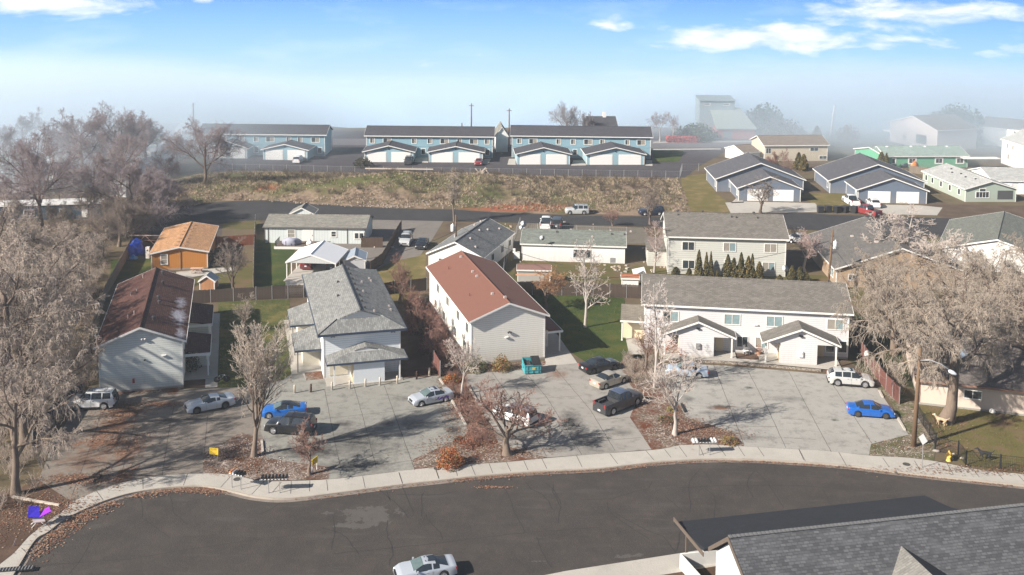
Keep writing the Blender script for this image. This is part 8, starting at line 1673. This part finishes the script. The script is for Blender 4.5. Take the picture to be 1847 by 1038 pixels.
# small deck and railing of the dark blue mobile home
x, y = H(155, 391); root = empty('porch_deck', (x, y + .6, 0), .05, 'white slatted porch railing at the dark blue mobile home', 'porch railing'); mb = MB(); mb.box(0, 0, .5, 9, 1.4, .1); mb.build('floor', mat('deck_brown', (.14, .10, .08)), root); mb = MB(); mb.box(0, -.7, 1.4, 9, .08, .08); [mb.box(-4.4 + k * .3, -.7, .95, .07, .05, .9) for k in range(30)]; mb.build('railing', WHITE, root)
for px, py, lab in ((108, 388, 'thin pole by the dark blue mobile home, left one'), (148, 394, 'thin pole by the dark blue mobile home, right one')): x, y, h_, ln = tiltxy(px, py, px, py - 40); mb = MB(); mb.tube([(0, 0, 0), (0, 0, h_)], .07, 6); mb.box(0, 0, h_, .4, .08, .08); tag(mb.build('yard_pole', M_pole, None, False, (x, y, 0)), lab, 'pole')
# grill and dark things on the B2 porch
x, y = H(690, 677); root = empty('barbecue', (x, y, .1), .2, 'black barbecue standing on the right end of the front porch', 'barbecue'); mb = MB(); mb.lathe([(.05, .5), (.28, .65), (.3, .8), (.2, .98), (.02, 1.02)], 12); mb.build('bowl', M_black, root, True)
for k in range(3): a = k * 2.1; mb = MB(); mb.tube([(0, 0, .6), (math.cos(a) * .3, math.sin(a) * .3, 0)], .02, 5); mb.build('leg', M_black, root)

# ================= haze and fog =================
def volume_mat(name, dens, col=(.86, .92, 1.0), aniso=.25):
    m = bpy.data.materials.new(name); m.use_nodes = True; t = NT(m.node_tree); t.n.clear(); o = t.node('ShaderNodeOutputMaterial')
    v = t.node('ShaderNodeVolumePrincipled', ins={'Color': col, 'Density': dens, 'Anisotropy': aniso}); t.l.new(v.outputs[0], o.inputs['Volume']); return m
if 1:
    mb = MB(); mb.bb(-430, 430, -12, 372, -1.2, 47); o = mb.build('haze', volume_mat('haze_air', .0003, (.86, .93, 1.0), .1)); tag(o, 'thin pale blue haze over the whole neighbourhood', 'haze', None, 'stuff')
def fog(x, y, z, rx, ry, rz_, dens, label, col=(.82, .92, 1.)):
    import bmesh as _b
    bm = _b.new(); _b.ops.create_icosphere(bm, subdivisions=4, radius=1); me = bpy.data.meshes.new('fog_bank'); bm.to_mesh(me); bm.free(); m = volume_mat('fog', dens, col); t = NT(m.node_tree); v = [n for n in t.n if n.type == 'PRINCIPLED_VOLUME'][0]
    ln = t.node('ShaderNodeVectorMath', operation='LENGTH', ins={0: t.node('ShaderNodeTexCoord').outputs['Object']}).outputs['Value']; nz = t.noise(t.node('ShaderNodeNewGeometry').outputs['Position'], .035, 2, .5)
    t.set(v.inputs['Density'], t.math('MULTIPLY', t.math('MULTIPLY', t.math('POWER', t.math('SUBTRACT', 1., t.math('MULTIPLY', ln, ln), clamp=True), 2.), dens), t.math('ADD', t.math('MULTIPLY', nz, 1.2), .4))); me.materials.append(m); o = link('fog_bank', me, None, (x, y, z)); o.scale = (rx, ry, rz_); tag(o, label, 'fog', None, 'stuff'); return o
FOG = 1
if FOG:
    fog(0, 342, -3, 400, 66, 17, .06, 'low fog bank swallowing everything beyond the blue apartment rows')
    fog(-138, 270, 2, 112, 105, 24, .085, 'fog patch over the mobile homes and trees at the left')
    fog(118, 304, 2, 120, 82, 21, .095, 'fog patch over the far houses at the right')
SC.cycles.volume_bounces = 3; SC.cycles.volume_step_rate = 4; SC.cycles.max_bounces = 6; SC.cycles.transparent_max_bounces = 8
